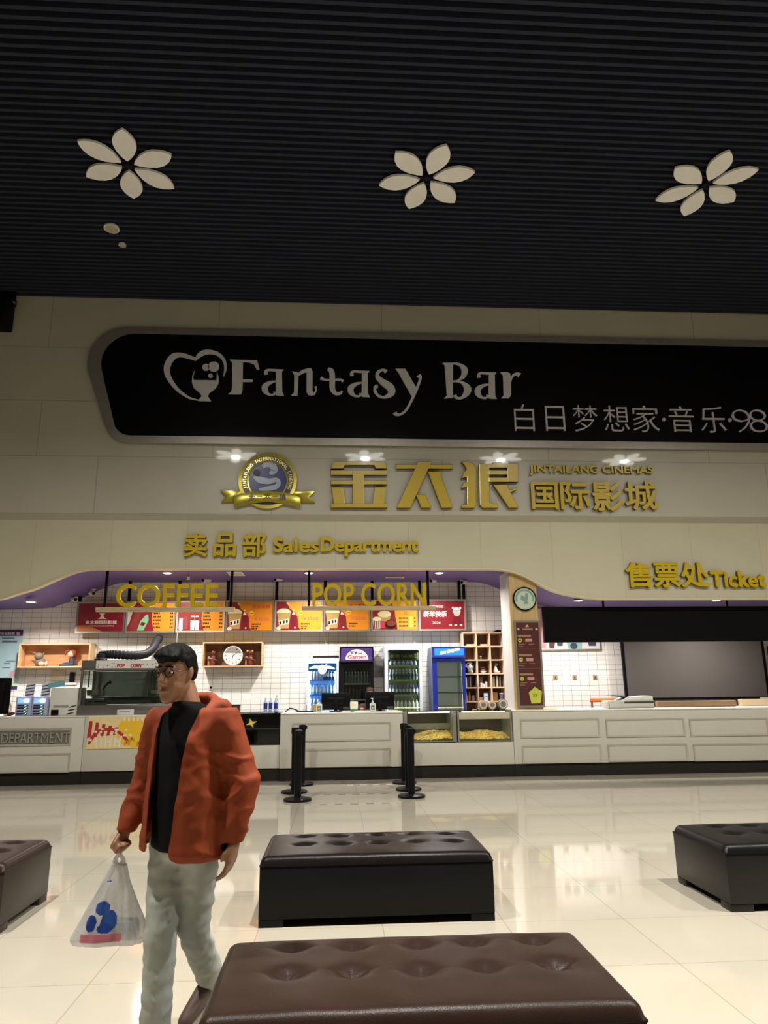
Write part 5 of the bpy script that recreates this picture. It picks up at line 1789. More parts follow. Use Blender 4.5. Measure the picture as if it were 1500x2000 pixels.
m = MB('box_pink'); m.lathe([(.028, 0), (.03, .09), (.02, .12)], (a + .175, 15.05, z), 12); solo('pink_jar', m, 'small pinkish jar at the right of the leaning orange book', 'jar')
a, b, z = cell(1, 4)
m = MB('box_pink'); m.box(a + .02, a + .09, 15.04, 15.12, z, z + .075, .004); solo('pink_box', m, 'small pinkish box beside the white box in the lower cubbies', 'box')
m = MB('box_blue'); m.box(a + .11, a + .2, 15.0, 15.09, z, z + .16, .004); m.m('bk_grey'); m.rect(a + .125, a + .185, z + .08, z + .1, 14.9992); solo('white_box', m, 'upright pale blue-white box in the middle cubby of the lower row', 'box')
a, b, z = cell(2, 4)
m = MB('box_tan'); m.box(a + .02, a + .13, 15.08, 15.18, z, z + .17, .004); solo('tan_box', m, 'tan box in the right cubby of the lower row, beside the purple cup', 'box')
m = MB('cup_purple'); m.lathe([(.035, 0), (.048, .135)], (b - .05, 15.03, z), 16); m.m('cer_white'); m.lathe([(.051, .136), (.051, .15), (.04, .155)], (b - .05, 15.03, z), 16); solo('purple_cup', m, 'purple cup with a white lid in the right cubby', 'cup')
m = MB('black_metal'); m.prism([(x1 - .22, rowsz[0] + .001), (x1 - .02, rowsz[0] + .001), (x1 - .02, rowsz[0] + .05), (x1 - .1, rowsz[0] + .055)], 15.0, 15.2, .004); solo('dark_bag', m, 'dark flat bag lying on top of the cubby shelf', 'bag')

# ------------------------------------------------------------------ things on the worktop
YMN = 13.25


def monitor(pl, pr, ytop, ybot, Y, label, tag=None):
    x0, x1 = PX(pl, ybot, Y), PX(pr, ybot, Y)
    z1 = PZ(pl, ytop, Y); z0 = ZW + .035
    t = thing('monitor', label, 'monitor', ((x0 + x1) / 2, Y, ZW + .001))
    m = MB('black_plastic'); m.box(x0, x1, Y, Y + .03, z0, z1, .008); m.box(x0 + .1, x1 - .1, Y - .03, Y - .0005, z0 + .08, z1 - .08, .012); part('housing', m, t)
    m = MB('led_black'); m.box(x0 + .012, x1 - .012, Y + .0305, Y + .033, z0 + .012, z1 - .012); part('screen', m, t)
    m = MB('black_metal'); m.box((x0 + x1) / 2 - .03, (x0 + x1) / 2 + .03, Y - .045, Y - .031, ZW + .016, z0 + .16, .004); part('stand', m, t)
    m = MB('black_metal'); m.hull([(((x0 + x1) / 2 - .06, Y - .02, ZW + .009), (.06, .09, .008)), (((x0 + x1) / 2 + .06, Y - .02, ZW + .009), (.06, .09, .008))]); part('base', m, t)
    if tag:
        m = MB(M('sticker_grey', '#3a3a46', .5)); m.rect(x1 - .13, x1 - .02, z0 + .012, z0 + .05, Y - .0006); part('sticker', m, t)
    return t


monitor(627.5, 684.5, 1353.5, 1388, YMN, 'black monitor seen from behind, beside the hand sanitizer, left of two', True)
monitor(713.5, 770.5, 1351.5, 1387, YMN, 'black monitor seen from behind, hiding the staff member, right of two', True)
monitor(-45, 15, 1324, 1400, 13.05, 'black monitor cut off at the left edge of the counter')

M('san_white', '#c6cdbf', .35); M('san_label', '#47504c', .5); M('san_green', '#9fb9a0', .4)
for px, pump, lab in ((623.3, False, 'white sanitizer bottle without pump beside the left monitor'), (728, True, 'white sanitizer bottle with a pump in front of the right monitor')):
    Y = 13.02
    x = PX(px, 1385, Y); z = ZW + .001
    t = thing('sanitizer_bottle', lab, 'bottle', (x, Y, z))
    m = MB('san_white'); m.box(x - .052, x + .052, Y - .03, Y + .03, z, z + .145, .02, 3); part('body', m, t)
    m = MB('san_label'); m.box(x - .03, x + .03, Y - .032, Y - .0305, z + .035, z + .105); m.m('san_green'); m.rect(x - .02, x + .02, z + .05, z + .08, Y - .0325); part('label_patch', m, t)
    m = MB('san_white'); m.lathe([(.02, .146), (.02, .17), (.012, .172)], (x, Y, z), 12); part('neck', m, t)
    if pump:
        m = MB('san_white'); m.cyl((x, Y, z + .1725), (x, Y, z + .215), .007, n=8); m.box(x - .035, x + .012, Y - .01, Y + .01, z + .2155, z + .232, .005); part('pump', m, t)
m = MB('box_tan'); x = PX(617, 1380, 13.35); m.box(x - .07, x + .06, 13.3, 13.42, ZW + .001, ZW + .13, .004); solo('cardboard_box', m, 'small tan cardboard box behind the left sanitizer bottle', 'box')
M('pack_white', '#dcdcc8', .5); M('pack_green', '#4f8a5e', .5)
x = PX(692, 1380, 13.2); t = thing('tissue_pack', 'white and green tissue pack between the two monitors', 'pack', (x, 13.2, ZW + .001))
m = MB('pack_white'); m.box(x - .075, x + .065, 13.17, 13.25, ZW + .05, ZW + .17, .012); part('pack_top', m, t)
m = MB('pack_green'); m.box(x - .07, x + .06, 13.172, 13.248, ZW + .001, ZW + .0495, .008); part('pack_bottom', m, t)
m = MB('pack_white'); x = PX(705, 1388, 13.05); m.box(x - .12, x + .05, 13.0, 13.12, ZW + .001, ZW + .012, .003); solo('paper_sheet', m, 'small pale sheet lying on the worktop between the monitors', 'paper')

# three blue wrapped bottles on a dark tray
M('w_blue', '#2d3f9a', .3, var=.4, scale=30); M('w_pale', '#b9c3e6', .3)
Y = 13.05
for i, px in enumerate((518.5, 528.5, 538.5)):
    x = PX(px, 1380, Y); z = ZW + .0185
    t = thing('water_bottle', ['blue wrapped water bottle, first of three on the dark tray', 'blue wrapped water bottle, the middle of three on the dark tray', 'blue wrapped water bottle, nearest the panelled counter of three on the tray'][i], 'bottle', (x, Y, z), 'blue bottles on the tray')
    m = MB('w_pale'); m.lathe([(.03, 0), (.034, .01), (.034, .05), (.033, .052)], (x, Y, z), 14); m.lathe([(.034, .15), (.03, .17), (.015, .2), (.013, .215)], (x, Y, z), 14); part('bottle_body', m, t)
    m = MB('w_blue'); m.lathe([(.0345, .053), (.035, .06), (.035, .145), (.0345, .149)], (x, Y, z), 14); part('wrapper', m, t)
    m = MB('b_white'); m.lathe([(.016, .2155), (.016, .235), (.012, .238)], (x, Y, z), 10); part('cap', m, t)
m = MB('fig_navy'); x = PX(528, 1390, Y); m.box(x - .17, x + .17, Y - .06, Y + .1, ZW + .0135, ZW + .0175, .002); solo('bottle_tray', m, 'dark blue tray under the three blue bottles', 'tray')
x = PX(540, 1370, Y + .12); m = MB('b_clear'); m.lathe([(.03, .0), (.035, .01), (.035, .2), (.015, .25), (.015, .28)], (x, Y + .15, ZW + .001), 14); m.m('b_white'); m.lathe([(.018, .281), (.018, .3)], (x, Y + .15, ZW + .001), 12); solo('clear_bottle', m, 'taller clear bottle behind the three blue bottles', 'bottle')
M('box_maroon', '#3d1418', .4)
x = PX(459, 1382, 13.1); t = thing('maroon_box', 'small dark red box on the black mat above the star case', 'box', (x, 13.1, ZW + .02))
m = MB('box_maroon'); m.box(x - .085, x + .085, 13.04, 13.16, ZW + .017, ZW + .12, .006); part('box_body', m, t)
m = MB('box_maroon'); m.box(x - .09, x + .09, 13.035, 13.165, ZW + .1205, ZW + .145, .004); part('box_lid', m, t)
m = MB('black_matte'); m.box(PX(442, 1391, 13), PX(512, 1391, 13), 12.95, 13.25, ZW + .0125, ZW + .0165); solo('counter_mat', m, 'thin black mat under the dark red box', 'mat')
m = MB('black_plastic')
xq = [PX(p, 1387, 13.1) for p in (557, 566, 575, 586, 596, 612)]
m.tube(crom([(xq[0], 13.1, ZW + .012), (xq[1], 13.12, ZW + .07), (xq[2], 13.05, ZW + .06), (xq[3], 13.1, ZW + .018), (xq[4], 13.15, ZW + .02), (xq[5], 13.1, ZW + .012)], 6), .011, 7)
solo('black_cable', m, 'coil of black cable lying left of the first sanitizer bottle', 'cable')
m = MB('black_plastic'); m.hull([((xq[3], 13.24, ZW + .015), (.09, .035, .013)), ((xq[4], 13.28, ZW + .015), (.12, .03, .013))]); solo('barcode_scanner', m, 'low black device lying in the black cable on the worktop', 'scanner')

# octagonal boxes on the warmer top
M('hex_tan', '#b9a382', .6); M('hex_grey', '#7d7873', .5); M('hex_cream', '#ded3ba', .6)
for i, px in enumerate((943.5, 961, 982)):
    Y = 13.2; x = PX(px, 1380, Y); s_ = (.085, .08, .095)[i]; z = ZW + .013
    t = thing('hexagon_box', ['faceted tan gift box, nearest the blue fridge of three', 'faceted tan gift box, the middle of three', 'faceted grey gift box, the largest of three, beside the pillar'][i], 'box', (x, Y, z), 'faceted boxes on the warmer')
    hexp = lambda r, sq=1.: [(x + r * math.cos(math.radians(22.5 + 45 * q)), z + s_ * .93 + r * sq * math.sin(math.radians(22.5 + 45 * q))) for q in range(8)]
    m = MB('hex_grey' if i == 2 else 'hex_tan'); m.prism(hexp(s_), Y - .04, Y + .05, .01); part('box_body', m, t)
    m = MB('hex_cream'); m.ring(hexp(s_ * .82), hexp(s_ * .58), Y - .044, Y - .0405); m.m('hex_grey'); m.flat(hexp(s_ * .5, .8), Y - .041); part('label_ring', m, t)
for px, lab, mt in ((928, 'small cream card lying on the warmer glass', 'paper'), (937, 'small green card lying on the warmer glass', 'fig_grey')):
    m = MB(mt); x = PX(px, 1389, 13.0); m.box(x - .06, x + .05, 12.95, 13.0, ZW + .013, ZW + .02); solo('card', m, lab, 'card')

# ------------------------------------------------------------------ popcorn machine and duct
Y0, Y1 = 13.0, 13.7
M('st_steel', '#8f8d88', .3, .8, var=.1); M('st_grey', '#6d6b68', .45, .4); M('header_white', '#d8d3cc', .4); M('pop_red', '#a31f2a', .5); M('duct', '#27272a', .55, .2); M('kettle', '#a9a39a', .25, .9)
x0, x1 = PX(155, 1350, Y0), PX(352, 1350, Y0)
zb = ZW + .001
zh0, zh1 = PZ(240, 1306, Y0), PZ(240, 1291.5, Y0)
t = thing('popcorn_machine', 'steel popcorn machine with a white POP CORN header behind the walking person', 'popcorn machine', ((x0 + x1) / 2, Y0, zb))
m = MB('st_steel'); m.box(x0, x1, Y0, Y1, zb, zb + .16, .006); part('base', m, t)
for a in (x0, x1 - .035):
    for y_ in (Y0, Y1 - .035):
        m = MB('st_steel'); m.box(a, a + .035, y_, y_ + .035, zb + .1605, zh0 - .0255, .003); part('corner_post', m, t)
m = MB('st_steel'); m.box(x0 - .015, x1 + .015, Y0 - .02, Y1 + .02, zh0 - .025, zh0, .004); part('roof_plate', m, t)
m = MB('st_grey'); m.box(x0, x1, Y0, Y1, zh0 + .0005, zh1 + .02, .004); part('roof_box', m, t)
xh0, xh1 = PX(188, 1300, Y0), PX(330, 1300, Y0)
m = MB('header_white'); m.box(xh0, xh1, Y0 - .012, Y0 - .0005, zh0 + .006, zh1 + .012)
zz = zpt(3.0, 0, 1080, Y0)
m.m('pop_red'); m.text('POP', *zbox(zz, 686, 735, 648, 672), Y0 - .012, .002, .05); m.text('CORN', *zbox(zz, 765, 830, 648, 672), Y0 - .012, .002, .05)
m.m('st_grey')
rr = random.Random(5)
for i in range(16):
    u = rr.uniform(575, 680) if i % 2 else rr.uniform(838, 960)
    p = zz(u, rr.uniform(645, 672)); m.disc(*p, .012, .012, Y0 - .0125, 8)
part('header_sign', m, t, 'white header with red lettering')
m = MB('pane'); m.box(x0 + .036, x1 - .036, Y0 + .012, Y0 + .017, zb + .165, zh0 - .03); part('front_glass', m, t)
m = MB('st_grey'); m.box(x0 + .036, x1 - .036, Y1 - .02, Y1 - .015, zb + .165, zb + .3); part('back_rail', m, t)
m = MB('pane_dark'); m.box(x0 + .036, x1 - .036, Y1 - .03, Y1 - .025, zb + .301, zh0 - .03); part('back_glass', m, t)


def kettle(px, s_):
    xk, yk = PX(px, 1350, 13.35), 13.35
    zk = PZ(px, 1348, 13.35)
    m = MB('kettle'); m.lathe([(.07 * s_, zk - .1 * s_), (.13 * s_, zk - .07 * s_), (.14 * s_, zk), (.12 * s_, zk + .005), (.02, zk + .012)], (xk, yk, 0), 20); m.cyl((xk - .05 * s_, yk, zk), (xk - .05 * s_, yk, zh0 - .027), .022, n=10); m.cyl((xk + .03 * s_, yk + .02, zk), (xk + .03 * s_, yk + .02, zk + .26 * s_), .035, n=12)
    m.cyl((xk - .12 * s_, yk - .02, zk + .05), (xk - .12 * s_, yk - .02, zh0 - .027), .014, n=8)
    k_ = part('kettle', m, t)
    m = MB('black_plastic'); m.tube([(xk + .1 * s_, yk, zk + .02), (xk + .18 * s_, yk - .05, zk + .12), (xk + .22 * s_, yk - .08, zk + .13)], [.016, .018, .028], 8); part('kettle_handle', m, k_)


kettle(188, 1.15)
kettle(300, .9)
m = MB('st_steel'); xb0, xb1 = PX(168, 1375, 13.2), PX(206, 1375, 13.2); m.box(xb0, xb1, 13.1, 13.3, PZ(180, 1380, 13.1), PZ(180, 1364, 13.1), .008); m.m('black_plastic'); m.rect(xb0 + .06, xb0 + .12, PZ(180, 1372, 13.1), PZ(180, 1369, 13.1), 13.0995); m.rect(xb0 + .17, xb0 + .32, PZ(180, 1372, 13.1), PZ(180, 1369, 13.1), 13.0995); part('control_box', m, t)
xs_ = PX(246, 1388, 12.96); m = MB('b_white'); m.box(xs_ - .14, xs_ + .14, 12.93, 12.97, ZW + .001, ZW + .09, .006); m.m('bk_grey'); m.rect(xs_ - .09, xs_ + .08, ZW + .045, ZW + .06, 12.9295); solo('sign_stand', m, 'small white notice block in front of the popcorn machine', 'notice')
# duct
pts = []
for px, py, Y in ((197, 1281, 13.35), (203, 1279, 13.38), (222, 1278.5, 13.45), (262, 1280, 13.7), (285, 1277, 14.0), (299, 1266, 14.3), (306, 1252, 14.7), (309, 1250, 14.95), (311, 1247, 15.2)):
    x, z = P(px, py, Y); pts.append((x, Y, z))
path = crom(pts, 16)
m = MB('duct'); m.tube(path, [.075 + .009 * math.sin(i * 2.1) for i in range(len(path))], 14)
t = thing('vent_duct', 'black ribbed exhaust duct running from the popcorn machine to the wall', 'duct', pts[0])
part('hose', m, t)
m = MB('duct'); x, z = pts[0][0], pts[0][2]; m.lathe([(.10, 0), (.115, .03), (.085, .05), (.078, .12), (.05, .13)], (x + .01, 13.33, zh1 + .021), 18); part('collar', m, t)
xm = PX(203, 1287, 13.2); m = MB('kettle'); m.lathe([(.045, 0), (.045, .03), (.02, .045)], (xm, 13.15, zh1 + .021), 14); solo('steel_cap', m, 'small shiny cap on the roof of the popcorn machine by the duct', 'cap')

# power bank stations
M('pb_grey', '#a5abc0', .4); M('pb_slot', '#23264a', .4); M('pb_screen', '#3a5cff', .4, emit=2.2, ecol=(.12, .25, 1.0)); M('pb_glow', '#c8dcff', .4, emit=1.5, ecol=(.5, .75, 1)); M('pb_led', '#8dffb0', .4, emit=3, ecol=(.4, 1, .6)); M('pb_stripe', '#3e4a78', .5)
Y = 13.0
for i, (pl, pr) in enumerate(((29.5, 60.5), (61, 91.5))):
    x0, x1 = PX(pl, 1385, Y), PX(pr, 1385, Y); z1 = PZ(pl, 1361, Y); z0 = ZW + .002
    t = thing('power_bank_station', ['power bank rental station with lit blue screen, nearer the monitor at the left end', 'power bank rental station with lit blue screen, nearer the white box machine'][i], 'charging station', ((x0 + x1) / 2, Y, z0), 'power bank stations')
    m = MB('pb_grey'); m.box(x0, x1, Y, Y + .22, z0, z1, .012); part('housing', m, t)
    m = MB('pb_screen'); zt0, zt1 = PZ(pl, 1374, Y), PZ(pl, 1363.5, Y); m.box(x0 + .03, x1 - .03, Y - .003, Y - .0005, zt0, zt1)
    m.m('pb_glow'); m.disc(x0 + .68 * (x1 - x0), (zt0 + zt1) / 2, .05, .04, Y - .0036); m.flat([(x0 + .07, (zt0 + zt1) / 2 - .01), (x0 + .15, (zt0 + zt1) / 2 + .015), (x0 + .12, (zt0 + zt1) / 2 - .012)], Y - .0036); part('screen', m, t)
    for v in (1378, 1383, 1389, 1394.5):
        zc_ = PZ(pl, v, Y)
        m = MB('pb_slot'); m.box(x0 + .03, x1 - .05, Y - .006, Y - .0005, zc_ - .014, zc_ + .014, .003); sl = part('slot', m, t)
        m = MB('pb_led'); m.flat([(x0 + .14, zc_ - .008), (x0 + .2, zc_ + .01), (x0 + .17, zc_ - .006)], Y - .0065); part('indicator', m, sl)
    m = MB('b_white'); m.prism([(x0 + .09, z1 + .001), (x1 - .02, z1 + .001), (x1 - .0, z1 + .22), (x0 + .11, z1 + .22)], Y + .1, Y + .115)
    m.m('pb_stripe')
    for q in range(4):
        za = z1 + .012 + q * .05
        m.flat([(x0 + .1, za), (x1 - .02, za + .022), (x1 - .015, za + .045), (x0 + .105, za + .022)], Y + .0995)
    part('striped_panel', m, t)
# white box machine and notes
M('wm_white', '#d5d0c8', .4); M('wm_teal', '#6ca3b5', .4)
x0, x1 = PX(95, 1390, 13.05), PX(150, 1390, 13.05)
t = thing('white_box_machine', 'white machine with a blue note and black opening beside the popcorn machine', 'machine', ((x0 + x1) / 2, 13.05, ZW + .001))
m = MB('wm_white'); m.box(x0, x1, 13.05, 13.45, ZW + .001, PZ(120, 1343, 13.05), .012); part('housing', m, t)
m = MB('black_plastic'); a, b = P(99, 1397, 13.05), P(115, 1386, 13.05); m.box(a[0], b[0], 13.044, 13.0495, a[1], b[1], .003); part('opening', m, t)
m = MB('bk_grey'); a, b = P(104, 1382, 13.05), P(134, 1377.5, 13.05); m.box(a[0], b[0], 13.046, 13.0495, a[1], b[1]); m.m('bk_dark')
for q in range(3):
    p = zpt(7.5, 0, 1220, 13.046)(1010 - 20 * q, 1210 + 52 * q); ribbon(m, [(p[0], p[1], .012), (p[0] + .06, p[1] + .015, .02), (p[0] + .12, p[1] + .025, .01)], 13.045, 13.047)
part('control_strip', m, t)
m = MB('wm_teal'); m.flat([zpt(7.5, 0, 1220, 13.04)(*q) for q in ((700, 862), (945, 820), (945, 905), (700, 930))], 13.0493); part('note', m, t)
for (pl, pr, pt_, pb, nm, lab, mt) in ((100, 128, 1310, 1330, 'wall_paper_notice', 'dim white paper notice on the tiles above the white machine', 'paper'), (137, 147, 1313, 1332, 'intercom', 'dark wall intercom under the wooden shelf end', 'bk_dark'), (128, 150, 1333, 1338, 'wall_ledge', 'narrow white ledge on the tiles above the white machine', 'b_white')):
    m = MB(mt); m.box(PX(pl, pt_, YB - .01), PX(pr, pt_, YB - .01), YB - .025, YB - .003, PZ(pl, pb, YB - .01), PZ(pl, pt_, YB - .01), .003); solo({'wall_paper_notice': 'paper_notice', 'intercom': 'intercom', 'wall_ledge': 'ledge'}[nm], m, lab, nm.replace('_', ' ').split()[-1])
m = MB('box_maroon'); x = PX(21.5, 1396, 12.98); m.hull([((x - .03, 12.98, ZW + .03), (.035, .03, .028)), ((x + .03, 12.98, ZW + .045), (.03, .03, .028))]); solo('red_pouch', m, 'small dark red pouch between the left monitor and the blue-screen stations', 'pouch')
m = MB(M('cable_cream', '#c9b98a', .5)); xa_ = PX(15, 1390, 13.2); m.tube(crom([(xa_ - .06, 13.2, ZW + .02), (xa_ + .02, 13.2, ZW + .03), (xa_ + .05, 13.2, ZW + .12), (xa_ + .02, 13.2, ZW + .22), (xa_ - .05, 13.22, ZW + .25)], 6), .018, 8); solo('cream_cable', m, 'cream cable loop beside the monitor at the left edge', 'cable')
# ------------------------------------------------------------------ leather benches
BW, BD, BH = 1.56, .80, .42
M('leather_brown', '#2c201b', .32, var=.12, scale=5, bump=.12, bscale=160, spec=.5)
M('leather_dark', '#181414', .28, var=.12, scale=5, bump=.12, bscale=160, spec=.5)
M('leather_black', '#141415', .3, var=.1, scale=5, bump=.12, bscale=160, spec=.5)
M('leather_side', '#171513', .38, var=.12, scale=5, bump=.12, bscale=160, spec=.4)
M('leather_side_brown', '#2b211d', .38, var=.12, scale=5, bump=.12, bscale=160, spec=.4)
COLS = [-.50, -.24, .04, .29, .56]

ROWS = [.25, -.03]


def bench(label, x0, y0, topm, sidem, seed):
    """x0, y0: front left corner on the floor; the length runs along the counter."""
    cx, cy = x0 + BW / 2, y0 + BD / 2
    t = thing('tufted_bench', label, 'bench', (cx, cy, 0), 'tufted leather benches')
    rr = random.Random(seed)
    tb = bmesh.new()
    nx, ny = 156, 76
    r = .05
    Zt, Zb = BH, .362
    g = []
    jit = [(rr.uniform(-.012, .012), rr.uniform(-.012, .012), rr.uniform(.8, 1.2), rr.uniform(-.3, .3)) for _ in range(10)]
    for j in range(ny + 1):
        row_ = []
        for i in range(nx + 1):
            x, y = (i / nx - .5) * BW, (j / ny - .5) * BD
            d = min(BW / 2 - abs(x), BD / 2 - abs(y))
            ax, ay = max(0, abs(x) - (BW / 2 - r)), max(0, abs(y) - (BD / 2 - r))
            h = math.hypot(ax, ay)
            z = Zt - r + math.sqrt(max(0, r * r - min(h, r) ** 2))
            crown = (1 - (2 * x / BW) ** 6) * (1 - (2 * y / BD) ** 6)
            z += .012 * crown
            q = 0
            for cxx in COLS:
                for ryy in ROWS:
                    jx, jy, js, ja = jit[q]; q += 1
                    dx_, dy_ = x - cxx - jx, y - ryy - jy
                    rr_ = math.hypot(dx_, dy_ * 1.2)
                    z -= .026 * js * math.exp(-(rr_ / .062) ** 2)
                    # short pulled folds to the sides of each button
                    z -= .009 * js * math.exp(-((dy_ + .012 - ja * abs(dx_) * .5 - .25 * abs(dx_)) / .013) ** 2) * math.exp(-(dx_ / .075) ** 2)
                    z -= .006 * js * math.exp(-(dx_ / .009) ** 2) * math.exp(-(dy_ / .06) ** 2)
            z += .0035 * noise.noise(Vector((x * 6 + seed, y * 6, 0))) * crown
            if h >= r:
                z = min(z, Zt - r)
            row_.append(tb.verts.new((cx + x, cy + y, z)))
        g.append(row_)
    for j in range(ny):
        for i in range(nx):
            tb.faces.new((g[j][i], g[j][i + 1], g[j + 1][i + 1], g[j + 1][i]))
    loop = g[0][:] + [g[j][nx] for j in range(1, ny + 1)] + g[ny][-2::-1] + [g[j][0] for j in range(ny - 1, 0, -1)]
    low = [tb.verts.new((v.co.x, v.co.y, Zb)) for v in loop]
    for i in range(len(loop)):
        k = (i + 1) % len(loop)
        tb.faces.new((loop[k], loop[i], low[i], low[k]))
    m = MB(topm); m.add(tb); part('seat_cushion', m, t, sharp=1.2)
    m = MB(sidem); m.box(cx - BW / 2 + .003, cx + BW / 2 - .003, cy - BD / 2 + .003, cy + BD / 2 - .003, .048, Zb - .0005, .004); part('base_box', m, t)
    for sx in (-1, 1):
        for sy in (-1, 1):
            a = cx + sx * (BW / 2 - .084); b = cy + sy * (BD / 2 - .074)
            m = MB(sidem); m.box(a - .08, a + .08, b - .07, b + .07, 0, .0475, .004); part('foot', m, t)
    q = 0
    for cxx in COLS:
        for ryy in ROWS:
            jx, jy, js, ja = jit[q]; q += 1
            m = MB(topm); m.ell((cx + cxx + jx, cy + ryy + jy, BH - .024 * js - .006), (.009, .009, .005), 10); part('button', m, t)
    m = MB('black_matte'); m.box(cx - BW / 2 + .05, cx + BW / 2 - .05, cy - BD / 2 + .16, cy + BD / 2 - .16, .02, .047); part('underside', m, t)
    return t


bench('dark tufted leather bench in the middle, facing the queue posts', -.50, 5.18, 'leather_dark', 'leather_black', 1)
bench('brown tufted leather bench nearest the camera, at the bottom of the picture', -.47, 2.78, 'leather_brown', 'leather_side', 2)
bench('brown tufted leather bench cut off by the left edge of the picture', -3.69, 5.2, 'leather_brown', 'leather_side_brown', 3)
bench('black tufted leather bench cut off by the right edge of the picture', 2.68, 5.2, 'leather_black', 'leather_side', 4)

# ------------------------------------------------------------------ queue posts and floor tape
M('post_black', '#101012', .35, spec=.5)
posts = [((580, 1566), 'queue post on the left, nearest the benches'), ((573.5, 1550.5), 'queue post on the left, middle of its row of three'), ((588, 1535.5), 'queue post on the left, nearest the counter'),
         ((803, 1559), 'queue post on the right, nearest the benches'), ((797, 1545), 'queue post on the right, middle of its row of three'), ((789, 1532), 'queue post on the right, nearest the counter')]
heads = [(585, 1426), (590, 1420), (588, 1414), (797, 1420), (793, 1416), (788, 1411)]
first = None
for (c, lab), hd in zip(posts, heads):
    x, y = G(c[0] + 1, c[1] - 2)
    if first is None:
        t = thing('queue_post', 'black ' + lab, 'queue post', (0, 0, 0), 'black queue posts')
        m = MB('post_black'); m.lathe([(.185, 0), (.195, .008), (.195, .028), (.18, .036), (.06, .05), (.045, .056)], (0, 0, 0), 36); part('base', m, t)
        m = MB('post_black'); m.lathe([(.05, .0565), (.05, .84)], (0, 0, 0), 20); part('pole', m, t)
        m = MB('post_black'); m.lathe([(.056, .8405), (.058, .85), (.058, .925), (.05, .935), (.03, .938)], (0, 0, 0), 20); hd_ = part('head', m, t)
        m = MB('black_matte'); m.box(-.02, .02, -.072, -.0585, .86, .92, .003); part('belt_slot', m, hd_)
        m = MB('black_matte'); m.box(.0585, .075, -.02, .02, .865, .915, .003); part('belt_clip', m, hd_)
        first = t
        t.location = (x, y, 0)
    else:
        t = dup(first, (x, y, 0), label='black ' + lab)
    t.rotation_euler = (0, 0, {0: .2, 1: .6, 2: .1, 3: -.4, 4: .3, 5: 0}[heads.index(hd)])

m_t = bpy.data.materials.new('floor_tape'); m_t.use_nodes = True
nt = m_t.node_tree; b = nt.nodes['Principled BSDF']; b.inputs['Roughness'].default_value = .6
tcn = nt.nodes.new('ShaderNodeTexCoord'); wv = nt.nodes.new('ShaderNodeTexWave'); wv.bands_direction = 'X'; wv.inputs['Scale'].default_value = 1.5
rp = nt.nodes.new('ShaderNodeValToRGB'); rp.color_ramp.interpolation = 'CONSTANT'
rp.color_ramp.elements[0].color = (*lin('#5f5a4a'), 1); rp.color_ramp.elements[1].color = (*lin('#b5ac93'), 1); rp.color_ramp.elements[1].position = .5
nt.links.new(tcn.outputs['Object'], wv.inputs[0]); nt.links.new(wv.outputs['Fac'], rp.inputs[0]); nt.links.new(rp.outputs[0], b.inputs['Base Color'])
MATS['floor_tape'] = m_t
for (pa, pb, lab) in (((672, 1533.5), (772, 1532.5), 'dashed floor tape strip nearest the counter'), ((625, 1553), (765, 1549.5), 'dashed floor tape strip in the middle of three'), ((606, 1571.5), (778, 1569), 'dashed floor tape strip nearest the benches')):
    a, b_ = G(*pa), G(*pb)
    m = MB(m_t); m.box(a[0], b_[0], (a[1] + b_[1]) / 2 - .02, (a[1] + b_[1]) / 2 + .02, .0002, .0014); solo('floor_tape', m, lab, 'tape')
a, b_ = G(670, 1522), G(671, 1533)
m = MB(M('tape_olive', '#7d7350', .6)); m.box(a[0] - .025, a[0] + .025, min(a[1], YC + .02) - .9, YC + .02, .0002, .0012); solo('tape_mark', m, 'short olive tape mark running from the counter foot between the queue posts', 'tape')


# ------------------------------------------------------------------ people
def remesh(mb, voxel, smooth=3, fac=.5, disp=None):
    """One continuous surface from overlapping volumes; returns a bmesh."""
    me = bpy.data.meshes.new('tmp')
    mb.bm.to_mesh(me)
    o = bpy.data.objects.new('tmp', me)
    COL.objects.link(o)
    md = o.modifiers.new('r', 'REMESH')
    md.mode = 'VOXEL'
    md.voxel_size = voxel
    dg = bpy.context.evaluated_depsgraph_get()
    dg.update()
    m2 = bpy.data.meshes.new_from_object(o.evaluated_get(dg))
    bpy.data.objects.remove(o)
    bm = bmesh.new()
    bm.from_mesh(m2)
    bpy.data.meshes.remove(me)
    bpy.data.meshes.remove(m2)
    for _ in range(smooth):
        bmesh.ops.smooth_vert(bm, verts=bm.verts, factor=fac, use_axis_x=True, use_axis_y=True, use_axis_z=True)
    if disp:
        bm.normal_update()
        for v in bm.verts:
            v.co += v.normal * disp(v.co)
    return bm


M('skin', '#8f6549', .5, var=.08, scale=8); M('skin_lip', '#6e4038', .5); M('hair_black', '#0a0909', .6, var=.3, scale=60, bump=.4, bscale=140, spec=.12); M('eye_white', '#cfc8c0', .3); M('eye_dark', '#141010', .2)
M('jacket_orange', '#86391a', .7, var=.1, scale=10, spec=.25); M('jacket_lining', '#5b1e10', .7); M('shirt_black', '#0b0b0d', .8); M('trousers_grey', '#a6aba5', .75, var=.08, scale=12); M('shoe_brown', '#5a4740', .6); M('shoe_sole', '#a39a90', .6); M('frame_black', '#121212', .3)
HD = Vector((-.50, -.866, 0)).normalized()
RT = Vector((HD.y, -HD.x, 0))
PROOT = Vector((-.665, 3.52, 0))
PM = Matrix((RT, HD, Vector((0, 0, 1)))).transposed()


def L(r, f, z): return PROOT + PM @ Vector((r, f, z))


def seg(mb, a, b, ra, rb):
    mb.hull([(a, ra), (b, rb)])


def eo(c, r, extra=None):
    """Ellipsoid in the person's own frame."""
    return (L(*c), r, PM @ extra if extra else PM)


